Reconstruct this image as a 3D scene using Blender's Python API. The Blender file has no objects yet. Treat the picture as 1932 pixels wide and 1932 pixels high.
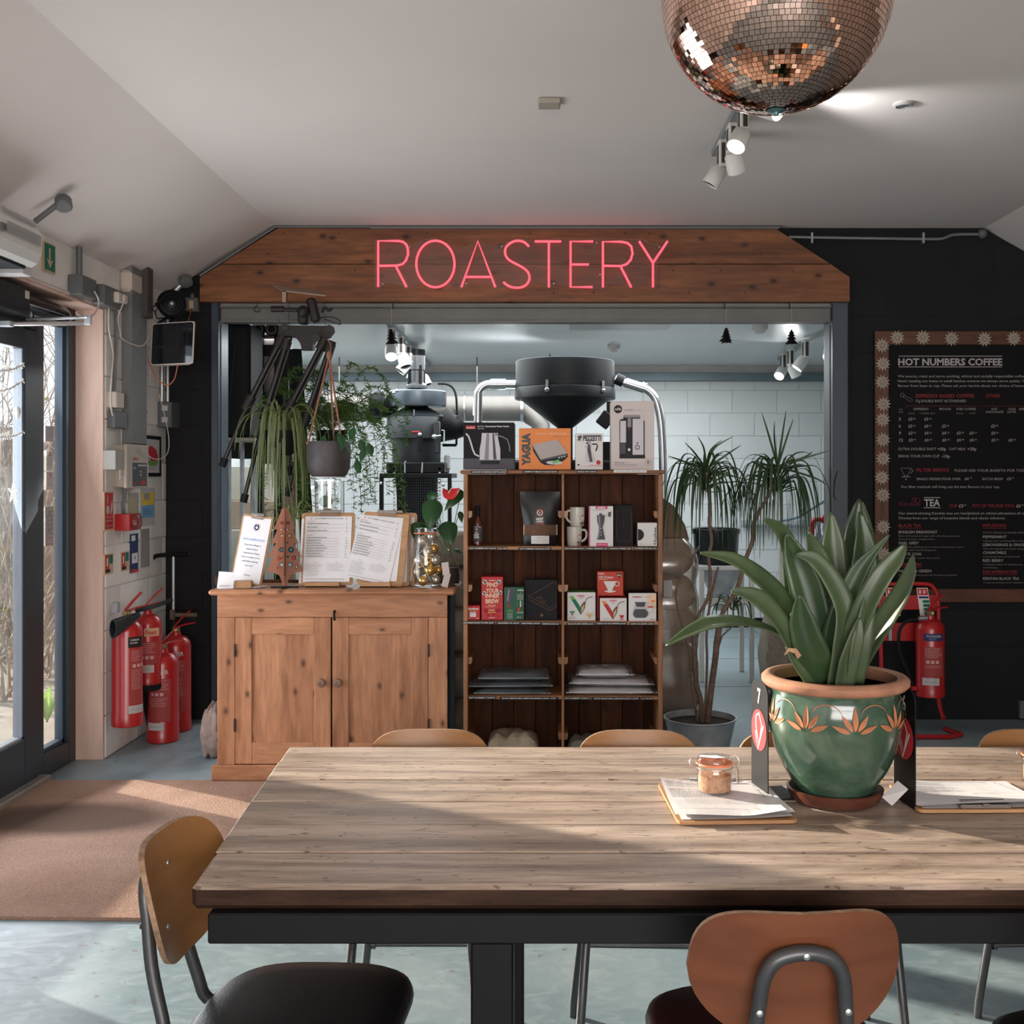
import bpy, math, random
from mathutils import Vector, Matrix, Euler, noise
PI = math.pi
rnd = random.Random(7)
sc = bpy.context.scene
col = sc.collection
V = Vector

# ------------------------------------------------------------------ camera
F, CX, CY, HC = 2100.0, 1030.0, 897.0, 1.5          # focal length (px), centre of perspective, eye height
cam_d = bpy.data.cameras.new('camera'); cam = bpy.data.objects.new('camera', cam_d); col.objects.link(cam)
cam.location = (0, 0, HC); cam.rotation_euler = (PI/2, 0, 0)
cam_d.sensor_width = 36; cam_d.lens = 36*F/1932
cam_d.shift_x = -(CX-966)/1932; cam_d.shift_y = -(966-CY)/1932
cam_d.clip_start = .05; cam_d.clip_end = 200
sc.camera = cam

# ------------------------------------------------------------------ world, sun, exposure
w = bpy.data.worlds.new('world'); sc.world = w; w.use_nodes = True
nt = w.node_tree; nt.nodes.clear()
o_ = nt.nodes.new('ShaderNodeOutputWorld'); b_ = nt.nodes.new('ShaderNodeBackground')
b_.inputs[0].default_value = (.86, .91, 1.0, 1); b_.inputs[1].default_value = 1.7
nt.links.new(b_.outputs[0], o_.inputs[0])
sd = bpy.data.lights.new('sun', 'SUN'); sun = bpy.data.objects.new('sun', sd); col.objects.link(sun)
sd.energy = 17.0; sd.angle = math.radians(.9); sd.color = (1.0, .86, .70)
SUND = V((.85, -.50, -.215)).normalized()
sun.rotation_euler = SUND.to_track_quat('-Z', 'Y').to_euler()
def area(name, loc, d, sx, sy, e, c=(1, 1, 1), spread=PI):
    l = bpy.data.lights.new(name, 'AREA'); l.shape = 'RECTANGLE'; l.size = sx; l.size_y = sy; l.energy = e; l.color = c; l.spread = spread
    o = bpy.data.objects.new(name, l); col.objects.link(o); o.location = loc
    o.rotation_euler = V(d).normalized().to_track_quat('-Z', 'Y').to_euler(); return o
def spot(name, loc, to, e, ang=60, blend=.6, c=(1, 1, 1), r=.03):
    l = bpy.data.lights.new(name, 'SPOT'); l.energy = e; l.spot_size = math.radians(ang); l.spot_blend = blend; l.color = c; l.shadow_soft_size = r
    o = bpy.data.objects.new(name, l); col.objects.link(o); o.location = loc
    o.rotation_euler = (V(to)-V(loc)).normalized().to_track_quat('-Z', 'Y').to_euler(); return o
# added area lamps: fill at unseen windows behind the camera, daylight at the glazed door
area('added_back_daylight', (.6, -3.85, 1.55), (0, 1, .45), 4.4, 1.85, 280, (1.0, .93, .885))
area('door_daylight', (-2.62, 4.72, 1.25), (1, -.25, .3), 1.9, 2.1, 62, (.94, .96, 1.0))
# roastery behind the opening: its own cool ceiling lights
area('roastery_light', (-.6, 9.2, 2.5), (0, 0, -1), 4.2, 2.2, 150, (.92, .97, 1.0))
vs = sc.view_settings
vs.view_transform = 'Standard'; vs.look = 'None'; vs.gamma = 1; vs.use_curve_mapping = False
vs.exposure = 0.12
cy = sc.cycles
cy.use_denoising = True; cy.max_bounces = 7; cy.diffuse_bounces = 4; cy.glossy_bounces = 4
cy.transparent_max_bounces = 16; cy.transmission_bounces = 6; cy.sample_clamp_indirect = 6; cy.caustics_reflective = False; cy.caustics_refractive = False

# ------------------------------------------------------------------ pixels of the survey -> metres
def P(px, py, Y): return V(((px-CX)/F*Y, Y, HC-(py-CY)/F*Y))
def XX(px, Y): return (px-CX)/F*Y
def ZZ(py, Y): return HC-(py-CY)/F*Y
def TT(px, py, z=.75):                     # point on a horizontal plane
    Y = (HC-z)*F/(py-CY); return V(((px-CX)/F*Y, Y, z))

# ------------------------------------------------------------------ materials
def lin(c):
    return tuple((x/12.92 if x <= .04045 else ((x+.055)/1.055)**2.4) for x in c)
def rgb(r, g, b): return lin((r/255, g/255, b/255))
class NT:
    def __init__(s, name):
        s.m = bpy.data.materials.new(name); s.m.use_nodes = True; s.t = s.m.node_tree; s.t.nodes.clear()
        s.out = s.n('OutputMaterial'); s.b = s.n('BsdfPrincipled'); s.l(s.b.outputs[0], s.out.inputs[0])
    def n(s, k, **kw):
        x = s.t.nodes.new('ShaderNode'+k)
        for a, v in kw.items(): setattr(x, a, v)
        return x
    def l(s, a, b): s.t.links.new(a, b)
    def i(s, k, v): s.b.inputs[k].default_value = v if not isinstance(v, tuple) or len(v) == 4 else (*v, 1)
    def coord(s, scale=(1, 1, 1), off=True, rot=(0, 0, 0)):
        tc = s.n('TexCoord'); mp = s.n('Mapping'); mp.inputs['Scale'].default_value = scale; mp.inputs['Rotation'].default_value = rot
        src = tc.outputs['Object']
        if off:
            oi = s.n('ObjectInfo'); mu = s.n('VectorMath', operation='SCALE'); mu.inputs[0].default_value = (7.3, 3.1, 5.7)
            s.l(oi.outputs['Random'], mu.inputs['Scale']); ad = s.n('VectorMath', operation='ADD')
            s.l(src, ad.inputs[0]); s.l(mu.outputs[0], ad.inputs[1]); src = ad.outputs[0]
        s.l(src, mp.inputs[0]); return mp.outputs[0]
    def noise(s, v, sc=5, det=4, ro=.5, dist=0):
        x = s.n('TexNoise'); x.inputs['Scale'].default_value = sc; x.inputs['Detail'].default_value = det
        x.inputs['Roughness'].default_value = ro; x.inputs['Distortion'].default_value = dist; s.l(v, x.inputs['Vector']); return x.outputs['Fac']
    def ramp(s, f, st):
        r = s.n('ValToRGB'); e = r.color_ramp.elements
        while len(e) < len(st): e.new(.5)
        for q, (p, c) in zip(e, st): q.position = p; q.color = (*c, 1) if isinstance(c, tuple) else (c, c, c, 1)
        s.l(f, r.inputs[0]); return r.outputs[0]
    def mix(s, f, a, b, mode='MIX'):
        x = s.n('MixRGB', blend_type=mode)
        for k, v in ((0, f), (1, a), (2, b)):
            if hasattr(v, 'type') and hasattr(v, 'node'): s.l(v, x.inputs[k])
            else: x.inputs[k].default_value = v if k == 0 else (*v, 1)
        return x.outputs[0]
    def bump(s, h, st=.3, d=.01):
        x = s.n('Bump'); x.inputs['Strength'].default_value = st; x.inputs['Distance'].default_value = d
        s.l(h, x.inputs['Height']); s.l(x.outputs[0], s.b.inputs['Normal'])
def pbr(name, c, rough=.5, metal=0, var=.12, vs=6, bump=0, bs=60, spec=.5, **kw):
    t = NT(name); t.i('Base Color', c); t.i('Roughness', rough); t.i('Metallic', metal); t.i('Specular IOR Level', spec)
    for k, v in kw.items(): t.i(k.replace('_', ' '), v)
    if var:
        v = t.coord(); f = t.noise(v, vs, 4)
        cc = t.mix(1.0, t.ramp(f, [(.3, 1-var), (.7, 1+var*.3)]), c, 'MULTIPLY'); t.l(cc, t.b.inputs['Base Color'])
    if bump:
        v = t.coord(); t.bump(t.noise(v, bs, 3), bump, .004)
    return t.m
def flat(name, c, rough=.6): return pbr(name, c, rough, var=0, spec=.3)
def emit(name, c, st):
    t = NT(name); t.i('Base Color', (0, 0, 0)); t.i('Emission Color', c); t.i('Emission Strength', st); return t.m
def wood(name, dark, light, axis='x', s=1.0, knots=0, rough=.55, streak=.5, kscale=2.2, spec=.35, lam=False):
    t = NT(name); st = {'x': (.12, 1, 1), 'y': (1, .12, 1), 'z': (1, 1, .12)}[axis]
    v = t.coord(tuple(q*s for q in st)); f = t.noise(v, 7, 6, .6, 1.2)
    c = t.ramp(f, [(.28, dark), (.5, tuple((a+b)/2 for a, b in zip(dark, light))), (.72, light)])
    f2 = t.noise(v, 60, 3, .6, .3); c = t.mix(streak, c, t.ramp(f2, [(.35, .55), (.62, 1.08)]), 'MULTIPLY')
    if knots:
        kv = t.coord(tuple((.6 if q < 1 else 1)*kscale for q in st)); sp_ = t.n('SeparateXYZ'); t.l(kv, sp_.inputs[0]); cb_ = t.n('CombineXYZ'); t.l(sp_.outputs[0], cb_.inputs[0]); t.l(sp_.outputs[2], cb_.inputs[1]); vo = t.n('TexVoronoi', voronoi_dimensions='2D'); t.l(cb_.outputs[0], vo.inputs['Vector']); vo.inputs['Scale'].default_value = 1.0
        k = t.ramp(vo.outputs['Distance'], [(.0, .16), (.05, .30), (.085, .72), (.16, 1.0)]); ms = t.ramp(vo.outputs['Color'], [(.40, 0), (.44, knots)]); c = t.mix(ms, c, t.mix(1.0, c, k, 'MULTIPLY'))
    t.l(c, t.b.inputs['Base Color']); t.i('Roughness', rough); t.i('Specular IOR Level', spec)
    t.bump(f2, .12, .002); return t.m
def glass(name, tint=(1, 1, 1), refl=.12, rough=.02, dirt=0, dirtc=(.6, .6, .6)):
    t = NT(name); t.t.nodes.remove(t.b); tr = t.n('BsdfTransparent'); tr.inputs[0].default_value = (*tint, 1)
    gl = t.n('BsdfGlossy'); gl.inputs['Roughness'].default_value = rough
    fr = t.n('LayerWeight'); fr.inputs[0].default_value = .5; pw = t.n('Math', operation='POWER'); pw.inputs[1].default_value = 4; t.l(fr.outputs['Facing'], pw.inputs[0]); mu = t.n('Math', operation='MULTIPLY_ADD'); mu.inputs[1].default_value = .75; mu.inputs[2].default_value = .03+refl*.12
    t.l(pw.outputs[0], mu.inputs[0]); mx = t.n('MixShader'); t.l(mu.outputs[0], mx.inputs[0]); t.l(tr.outputs[0], mx.inputs[1]); t.l(gl.outputs[0], mx.inputs[2])
    res = mx.outputs[0]
    if dirt:
        df = t.n('BsdfDiffuse'); df.inputs[0].default_value = (*dirtc, 1); m2 = t.n('MixShader'); v = t.coord(); f = t.noise(v, 3, 5, .6)
        t.l(t.ramp(f, [(.35, dirt*.4), (.75, dirt)]), m2.inputs[0]); t.l(res, m2.inputs[1]); t.l(df.outputs[0], m2.inputs[2]); res = m2.outputs[0]
    t.l(res, t.out.inputs[0]); return t.m
def leafmat(name, c1, c2, axis_scale=(1, 1, 1), rough=.42, trans=.25, sc_=12, edge=None):
    t = NT(name); v = t.coord(axis_scale); f = t.noise(v, sc_, 4, .55, .4); c = t.ramp(f, [(.3, c1), (.7, c2)])
    t.l(c, t.b.inputs['Base Color']); t.i('Roughness', rough)
    tl = t.n('BsdfTranslucent'); mc = t.mix(1.0, c, (1.3, 1.9, .6), 'MULTIPLY'); t.l(mc, tl.inputs[0])
    mx = t.n('MixShader'); mx.inputs[0].default_value = trans; t.l(t.b.outputs[0], mx.inputs[1]); t.l(tl.outputs[0], mx.inputs[2]); t.l(mx.outputs[0], t.out.inputs[0]); return t.m

# ------------------------------------------------------------------ mesh building
class MB:
    def __init__(s): s.v = []; s.f = []; s.m = []; s.s = []; s.M = None
    def add(s, vs, fs, m=0, sm=False):
        o = len(s.v)
        s.v += [s.M @ V(q) for q in vs] if s.M is not None else [V(q) for q in vs]
        s.f += [tuple(o+i for i in f) for f in fs]; s.m += [m]*len(fs); s.s += [sm]*len(fs); return s
    def box(s, x0, x1, y0, y1, z0, z1, c=0, m=0):
        if x0 > x1: x0, x1 = x1, x0
        if y0 > y1: y0, y1 = y1, y0
        if z0 > z1: z0, z1 = z1, z0
        if c <= 0:
            vs = [(x, y, z) for z in (z0, z1) for y in (y0, y1) for x in (x0, x1)]
            return s.add(vs, [(0, 2, 3, 1), (4, 5, 7, 6), (0, 1, 5, 4), (2, 6, 7, 3), (0, 4, 6, 2), (1, 3, 7, 5)], m)
        c = min(c, (x1-x0)*.49, (y1-y0)*.49, (z1-z0)*.49); cen = V(((x0+x1)/2, (y0+y1)/2, (z0+z1)/2)); h = V(((x1-x0)/2, (y1-y0)/2, (z1-z0)/2))
        vs = []; idx = {}
        for sx in (-1, 1):
            for sy in (-1, 1):
                for sz in (-1, 1):
                    for a in range(3):
                        sg = V((sx*h.x, sy*h.y, sz*h.z))
                        for b in range(3):
                            if b != a: sg[b] -= c*(sx, sy, sz)[b]
                        idx[(sx, sy, sz, a)] = len(vs); vs.append(cen+sg)
        fs = []
        for a in range(3):
            b, d = (a+1) % 3, (a+2) % 3
            for sg in (-1, 1):
                q = []
                for (p, r) in ((-1, -1), (1, -1), (1, 1), (-1, 1)):
                    k = [0, 0, 0]; k[a] = sg; k[b] = p; k[d] = r; q.append(idx[(*k, a)])
                fs.append(tuple(q) if sg > 0 else tuple(reversed(q)))
            for p in (-1, 1):
                for r in (-1, 1):          # edges along axis a, between faces b and d
                    k0 = [0, 0, 0]; k0[a] = -1; k0[b] = p; k0[d] = r; k1 = list(k0); k1[a] = 1
                    q = (idx[(*k0, b)], idx[(*k1, b)], idx[(*k1, d)], idx[(*k0, d)])
                    fs.append(q if p*r < 0 else tuple(reversed(q)))
        for sx in (-1, 1):
            for sy in (-1, 1):
                for sz in (-1, 1):
                    q = tuple(idx[(sx, sy, sz, a)] for a in range(3)); fs.append(q if sx*sy*sz > 0 else tuple(reversed(q)))
        return s.add(vs, fs, m)
    def tube(s, pts, r, n=8, m=0, closed=False, sm=True, caps=True):
        pts = [V(p) for p in pts]; k = len(pts); R = r if isinstance(r, (list, tuple)) else [r]*k
        def tan(i):
            if closed: return (pts[(i+1) % k]-pts[i-1]).normalized()
            return (pts[min(i+1, k-1)]-pts[max(i-1, 0)]).normalized()
        t = tan(0); u = t.orthogonal().normalized(); vs = []
        for i in range(k):
            t2 = tan(i); q = t.rotation_difference(t2); u = q @ u; u = (u-t2*u.dot(t2)).normalized(); t = t2; w_ = t.cross(u)
            for j in range(n):
                a = 2*PI*j/n; vs.append(pts[i]+(u*math.cos(a)+w_*math.sin(a))*R[i])
        fs = []
        for i in range(k if closed else k-1):
            i2 = (i+1) % k
            for j in range(n): j2 = (j+1) % n; fs.append((i*n+j, i*n+j2, i2*n+j2, i2*n+j))
        s.add(vs, fs, m, sm)
        if caps and not closed:
            s.add([vs[j] for j in range(n)], [tuple(reversed(range(n)))], m) if s.M is None else s.add(vs[:n], [tuple(reversed(range(n)))], m)
            s.add(vs[-n:], [tuple(range(n))], m)
        return s
    def lathe(s, prof, n=24, c=(0, 0, 0), m=0, sm=True, mats=None, M=None):
        c = V(c); M = M or Matrix.Identity(3); k = len(prof); vs = []
        for (r, z) in prof:
            for j in range(n):
                a = 2*PI*j/n; vs.append(c+M @ V((r*math.cos(a), r*math.sin(a), z)))
        for i in range(k-1):
            fs = []
            for j in range(n): j2 = (j+1) % n; fs.append((i*n+j, i*n+j2, (i+1)*n+j2, (i+1)*n+j))
            s.add(vs, fs, mats[i] if mats else m, sm) if i == 0 else s._more(vs, fs, mats[i] if mats else m, sm)
        for e, rev in ((0, True), (k-1, False)):
            if prof[e][0] > 1e-5:
                q = [e*n+j for j in range(n)]; s._more(vs, [tuple(reversed(q)) if rev else tuple(q)], mats[min(e, k-2)] if mats else m, False)
        s._base = None; return s
    def _more(s, vs, fs, m, sm):
        o = len(s.v)-0
        o = s._lo(len(vs)); s.f += [tuple(o+i for i in f) for f in fs]; s.m += [m]*len(fs); s.s += [sm]*len(fs)
    def _lo(s, n): return len(s.v)-n
    def prism(s, poly, y0, y1, m=0, frame=None, sm=False):     # polygon in (a,b), extruded along the frame's third axis
        O, A, B, N = frame or (V((0, 0, 0)), V((1, 0, 0)), V((0, 0, 1)), V((0, 1, 0)))
        n = len(poly); vs = [O+A*a+B*b+N*y0 for a, b in poly]+[O+A*a+B*b+N*y1 for a, b in poly]
        fs = [tuple(range(n)), tuple(reversed(range(n, 2*n)))]+[(i, i+n, (i+1) % n+n, (i+1) % n) for i in range(n)]
        if A.cross(B).dot(N) > 0: fs = [tuple(reversed(f)) for f in fs]
        return s.add(vs, fs, m, sm)
    def sphere(s, c, r, n=16, k=10, m=0, sc_=(1, 1, 1)):
        c = V(c); prof = [(max(r*math.sin(PI*i/k), 1e-6), -r*math.cos(PI*i/k)) for i in range(k+1)]
        vs = []; fs = []
        for (q, z) in prof:
            for j in range(n):
                a = 2*PI*j/n; vs.append(c+V((q*math.cos(a)*sc_[0], q*math.sin(a)*sc_[1], z*sc_[2])))
        for i in range(k):
            for j in range(n): j2 = (j+1) % n; fs.append((i*n+j, i*n+j2, (i+1)*n+j2, (i+1)*n+j))
        return s.add(vs, fs, m, True)
    def blade(s, pts, wid, nrm, fold=.15, m=0, cols=4, thick=0):   # leaf ribbon, V-folded
        pts = [V(p) for p in pts]; k = len(pts); vs = []
        for i in range(k):
            t = (pts[min(i+1, k-1)]-pts[max(i-1, 0)]).normalized(); nn = V(nrm[i] if isinstance(nrm, list) else nrm)
            sd_ = t.cross(nn); sd_ = sd_.normalized() if sd_.length > 1e-6 else t.orthogonal().normalized(); up = sd_.cross(t).normalized()
            for j in range(cols+1):
                u = j/cols*2-1; vs.append(pts[i]+sd_*(u*wid[i]/2)+up*(abs(u)*fold*wid[i]))
        fs = [(i*(cols+1)+j, i*(cols+1)+j+1, (i+1)*(cols+1)+j+1, (i+1)*(cols+1)+j) for i in range(k-1) for j in range(cols)]
        return s.add(vs, fs, m, True)
def mesh_of(mb, name, mats, off=None):
    me = bpy.data.meshes.new(name); vs = mb.v if off is None else [v-off for v in mb.v]
    me.from_pydata([tuple(v) for v in vs], [], mb.f)
    mats = mats if isinstance(mats, (list, tuple)) else [mats]
    for q in mats: me.materials.append(q)
    if mb.f:
        me.polygons.foreach_set('material_index', mb.m); me.polygons.foreach_set('use_smooth', mb.s)
    me.update()
    if any(mb.s): me.set_sharp_from_angle(angle=math.radians(42))
    return me
ROOT = {}
def obj(name, mb, mats, parent=None, tag_=None, base=None):
    """Link a mesh built in world coordinates; under a parent it is stored relative to the thing's base."""
    off = ROOT.get(parent.name) if parent is not None else (V(base) if base is not None else None)
    me = mesh_of(mb, name, mats, off); o = bpy.data.objects.new(name, me); col.objects.link(o)
    if parent is not None: o.parent = parent; ROOT[o.name] = off if off is not None else V((0, 0, 0))
    elif off is not None: o.location = off; ROOT[o.name] = off
    else: ROOT[o.name] = V((0, 0, 0))
    if tag_: tag(o, *tag_)
    return o
def tag(o, label=None, cat=None, group=None, kind=None):
    for k, v in (('label', label), ('category', cat), ('group', group), ('kind', kind)):
        if v: o[k] = v
    return o
def thing(name, label, cat, loc=(0, 0, 0), group=None):
    o = bpy.data.objects.new(name, None); col.objects.link(o); o.location = loc; o.empty_display_size = .05; ROOT[o.name] = V(loc)
    return tag(o, label, cat, group)
def struct(name, mb, mats): o = obj(name, mb, mats); o['kind'] = 'structure'; return o
def kids(o): return [q for q in ALLKIDS.get(o.name, [])]
ALLKIDS = {}
def copy_tree(o, parent=None):
    c = o.copy(); col.objects.link(c); c.parent = parent
    for ch in [q for q in col.objects if q.parent == o]: copy_tree(ch, c)
    return c
def arc(c, r, a0, a1, n, ax=V((1, 0, 0)), ay=V((0, 0, 1))):
    c = V(c); return [c+ax*(r*math.cos(a0+(a1-a0)*i/n))+ay*(r*math.sin(a0+(a1-a0)*i/n)) for i in range(n+1)]
def smooth_path(pts, n=6, closed=False):
    pts = [V(p) for p in pts]; out = []; k = len(pts)
    for i in range(k if closed else k-1):
        if closed: p0, p1, p2, p3 = pts[i-1], pts[i], pts[(i+1) % k], pts[(i+2) % k]
        else: p0, p1, p2, p3 = pts[max(i-1, 0)], pts[i], pts[i+1], pts[min(i+2, k-1)]
        for j in range(n):
            t = j/n; out.append(.5*((2*p1)+(p2-p0)*t+(2*p0-5*p1+4*p2-p3)*t*t+(3*p1-p0-3*p2+p3)*t**3))
    if not closed: out.append(pts[-1])
    return out
def rrect(x0, y0, x1, y1, r, n=4):
    out = []
    for cx_, cy_, a in ((x1-r, y1-r, 0), (x0+r, y1-r, PI/2), (x0+r, y0+r, PI), (x1-r, y0+r, 1.5*PI)):
        out += [(cx_+r*math.cos(a+PI/2*i/n), cy_+r*math.sin(a+PI/2*i/n)) for i in range(n+1)]
    return out

# ------------------------------------------------------------------ flat print (lettering, symbols)
TXT = {}
def text_geo(body, bold=0.0):
    k = (body, bold)
    if k not in TXT:
        c = bpy.data.curves.new('t', 'FONT'); c.body = body; c.size = 1; c.resolution_u = 2; c.offset = bold
        o = bpy.data.objects.new('t', c); me = o.to_mesh()
        vs = [(v.co.x, v.co.y) for v in me.vertices]; fs = [tuple(p.vertices) for p in me.polygons]
        o.to_mesh_clear(); bpy.data.objects.remove(o); bpy.data.curves.remove(c); TXT[k] = (vs, fs)
    return TXT[k]
class Sheet:
    """2-D artwork, x to the right, y DOWN, any unit; emitted through a mapping (x, y, layer) -> point."""
    def __init__(s, N=1): s.it = []; s.mats = []; s.L = 0; s.N = N
    def mi(s, m):
        if m not in s.mats: s.mats.append(m)
        return s.mats.index(m)
    def geo(s, vs, fs, m, split=0):
        s.L += 1; s.it.append((vs, fs, s.mi(m), s.L)); return s
    def poly(s, pts, m): return s.geo(pts, [tuple(range(len(pts)))], m)
    def rect(s, x0, y0, x1, y1, m, n=0):
        vs = []; fs = []; n = n or s.N
        for i in range(n+1): x = x0+(x1-x0)*i/n; vs += [(x, y0), (x, y1)]
        for i in range(n): fs.append((2*i, 2*i+1, 2*i+3, 2*i+2))
        return s.geo(vs, fs, m)
    def disc(s, x, y, r, m, n=20, ry=None): return s.poly([(x+r*math.cos(2*PI*i/n), y+(ry or r)*math.sin(2*PI*i/n)) for i in range(n)], m)
    def ring(s, x, y, r0, r1, m, n=24):
        vs = []
        for i in range(n): a = 2*PI*i/n; vs += [(x+r0*math.cos(a), y+r0*math.sin(a)), (x+r1*math.cos(a), y+r1*math.sin(a))]
        return s.geo(vs, [(2*i, 2*i+1, (2*i+3) % (2*n), (2*i+2) % (2*n)) for i in range(n)], m)
    def line(s, pts, w_, m, closed=False):
        k = len(pts); vs = []
        for i in range(k):
            a = pts[i-1] if (closed or i) else pts[i]; b = pts[(i+1) % k] if (closed or i < k-1) else pts[i]
            dx, dy = b[0]-a[0], b[1]-a[1]; L = math.hypot(dx, dy) or 1; vs += [(pts[i][0]-dy/L*w_/2, pts[i][1]+dx/L*w_/2), (pts[i][0]+dy/L*w_/2, pts[i][1]-dx/L*w_/2)]
        return s.geo(vs, [(2*i, 2*i+1, (2*i+3) % (2*k), (2*i+2) % (2*k)) for i in range(k if closed else k-1)], m)
    def text(s, body, x, y, h, m, w_=None, al='l', rot=0, bold=0.01):      # y = baseline, h = cap height
        vs, fs = text_geo(body, bold)
        if not vs: return s
        x0 = min(v[0] for v in vs); x1 = max(v[0] for v in vs); k = h/.70; kx = w_/(x1-x0) if w_ else k; W = (x1-x0)*kx
        dx = {'l': 0, 'c': -W/2, 'r': -W}[al]; ca, sa = math.cos(rot), math.sin(rot); out = []
        for a, b in vs: u = (a-x0)*kx+dx; q = -b*k; out.append((x+u*ca-q*sa, y+u*sa+q*ca))
        return s.geo(out, fs, m)
    def lines(s, x0, x1, y, n, dy, h, m, seed=1, ragged=.3):               # rows of print too small to read
        r = random.Random(seed); vs = []; fs = []
        for i in range(n):
            x = x0; e = x1-(x1-x0)*ragged*r.random()
            while x < e-.01:
                wd = min(h*r.uniform(1.5, 5), e-x); o = len(vs); yy = y+i*dy; vs += [(x, yy), (x, yy+h), (x+wd, yy+h), (x+wd, yy)]; fs.append((o, o+1, o+2, o+3)); x += wd+h*.8
        return s.geo(vs, fs, m)
    def emit(s, name, parent, fn, kind=None):
        mb = MB()
        for vs, fs, m, L in s.it: mb.add([fn(a, b, L) for a, b in vs], fs, m)
        o = obj(name, mb, s.mats, parent); o['kind'] = kind if kind else 'thing'
        if not kind: del o['kind']
        return o
def planar(O, A, B, N, k=1.0, x0=0, y0=0, eps=.00025, base=.0006):
    """x runs along A, y runs along -B; layers rise along N."""
    O, A, B, N = V(O), V(A).normalized(), V(B).normalized(), V(N).normalized()
    return lambda x, y, L: O+A*((x-x0)*k)-B*((y-y0)*k)+N*(base+L*eps)
def cylmap(cx_, cy_, R, ztop, k, x0, y0, a0, eps=.0003):
    """artwork wrapped on an upright cylinder; a0 = facing angle of x0 (0 = towards -Y), x to the viewer's right"""
    def f(x, y, L):
        a = a0+(x-x0)*k/R; r = R+.0006+L*eps; return V((cx_+r*math.sin(a), cy_-r*math.cos(a), ztop-(y-y0)*k))
    return f
# ------------------------------------------------------------------ palette
M = {}
M['ceiling'] = pbr('ceiling_paint', (.77, .705, .67), .85, var=.05, vs=1.2, spec=.2)
M['white_block'] = pbr('white_block', (.82, .79, .75), .75, var=.25, vs=3, bump=.35, bs=40, spec=.25)
M['back_block'] = pbr('roastery_block', (.64, .66, .66), .7, var=.06, vs=2, bump=.2, bs=40, spec=.3)
M['dark_wall'] = pbr('charcoal_wall', (.0125, .0125, .0135), .8, var=.15, vs=3, bump=.2, bs=50, spec=.25)
M['white'] = pbr('white_paint', (.70, .69, .66), .5, var=.06)
M['cream'] = pbr('cream_plastic', (.58, .50, .44), .5, var=.05)
M['offwhite'] = pbr('offwhite_plastic', (.66, .65, .62), .4, var=.05)
M['ply'] = wood('plywood', (.56, .37, .29), (.70, .50, .42), 'z', .6, rough=.6, streak=.2)
M['frame'] = pbr('door_frame_paint', (.022, .030, .038), .38, var=.1)
M['frame_blue'] = pbr('door_frame_blue', (.05, .085, .13), .35, var=.08)
M['black'] = pbr('black_metal', (.006, .006, .007), .45, var=.1, spec=.2)
M['matt_black'] = pbr('matt_black', (.006, .006, .007), .65, var=.1, spec=.25)
M['roaster'] = pbr('roaster_paint', (.015, .018, .021), .45, var=.12, spec=.5)
M['steel'] = pbr('steel', (.55, .56, .57), .3, .9, var=.12, vs=9)
M['galv'] = pbr('galvanised', (.46, .49, .52), .45, .2, var=.35, vs=10)
M['tube'] = pbr('grey_tube', (.085, .088, .093), .36, .55, var=.15, vs=20)
M['grey_plastic'] = pbr('grey_plastic', (.11, .115, .115), .5, var=.08)
M['conduit'] = pbr('conduit', (.32, .33, .33), .35, .7, var=.15)
M['red'] = pbr('extinguisher_red', (.42, .012, .014), .28, var=.08, spec=.6)
M['label_red'] = flat('label_red', (.30, .012, .014)); M['print_red'] = flat('print_red', (.50, .03, .035))
M['pw'] = flat('print_white', (.72, .70, .68)); M['pk'] = flat('print_black', (.012, .012, .014)); M['pg'] = flat('print_grey', (.30, .30, .31))
M['pdg'] = flat('print_dark_grey', (.08, .08, .085)); M['plg'] = flat('print_light_grey', (.50, .48, .48))
M['py'] = flat('print_yellow', (.72, .52, .06)); M['pb'] = flat('print_blue', (.02, .035, .12)); M['pgr'] = flat('print_green', (.01, .17, .10))
M['ppk'] = flat('print_pink', (.68, .05, .20)); M['por'] = flat('print_orange', (.82, .24, .06)); M['pbr'] = flat('print_brown', (.16, .07, .03))
M['psky'] = flat('print_sky_blue', (.16, .36, .58)); M['ptan'] = flat('print_tan', (.60, .42, .26)); M['pfade'] = flat('print_faded_pink', (.62, .36, .36))
M['paper'] = pbr('paper', (.78, .75, .76), .6, var=.03, spec=.2)
M['glass'] = glass('window_glass', (.93, .96, .97), .12, .02, dirt=.10, dirtc=(.8, .82, .85))
M['clear'] = glass('clear_glass', (.96, .97, .97), .35, .03)
M['bark'] = pbr('bark', (.20, .13, .09), .8, var=.4, vs=25, bump=.5, bs=60)
M['twig'] = pbr('twig', (.22, .16, .12), .8, var=.4, vs=9)
M['soil'] = pbr('soil', (.03, .02, .015), .95, var=.4, vs=30)
M['cork'] = pbr('burlap', (.27, .23, .18), .9, var=.25, vs=25, bump=.5, bs=140)
M['card'] = pbr('cardboard', (.34, .26, .19), .8, var=.12)
M['beige'] = pbr('beige_board', (.42, .40, .34), .7, var=.12)
PINE = wood('old_pine', (.27, .105, .047), (.58, .275, .145), 'x', 1.0, knots=.9, rough=.45, streak=.45, kscale=9)
PINEZ = wood('old_pine_upright', (.27, .105, .047), (.58, .275, .145), 'z', 1.0, knots=.9, rough=.45, streak=.45, kscale=8)
BEAMW = wood('stained_board', (.085, .026, .010), (.31, .115, .042), 'x', .8, knots=1.0, rough=.5, streak=.6, kscale=6)
DARKW = wood('dark_matchboard', (.038, .013, .006), (.135, .050, .022), 'z', 1.0, knots=.5, spec=.12, rough=.6, streak=.5, kscale=5)
TABLEW = None

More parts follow.
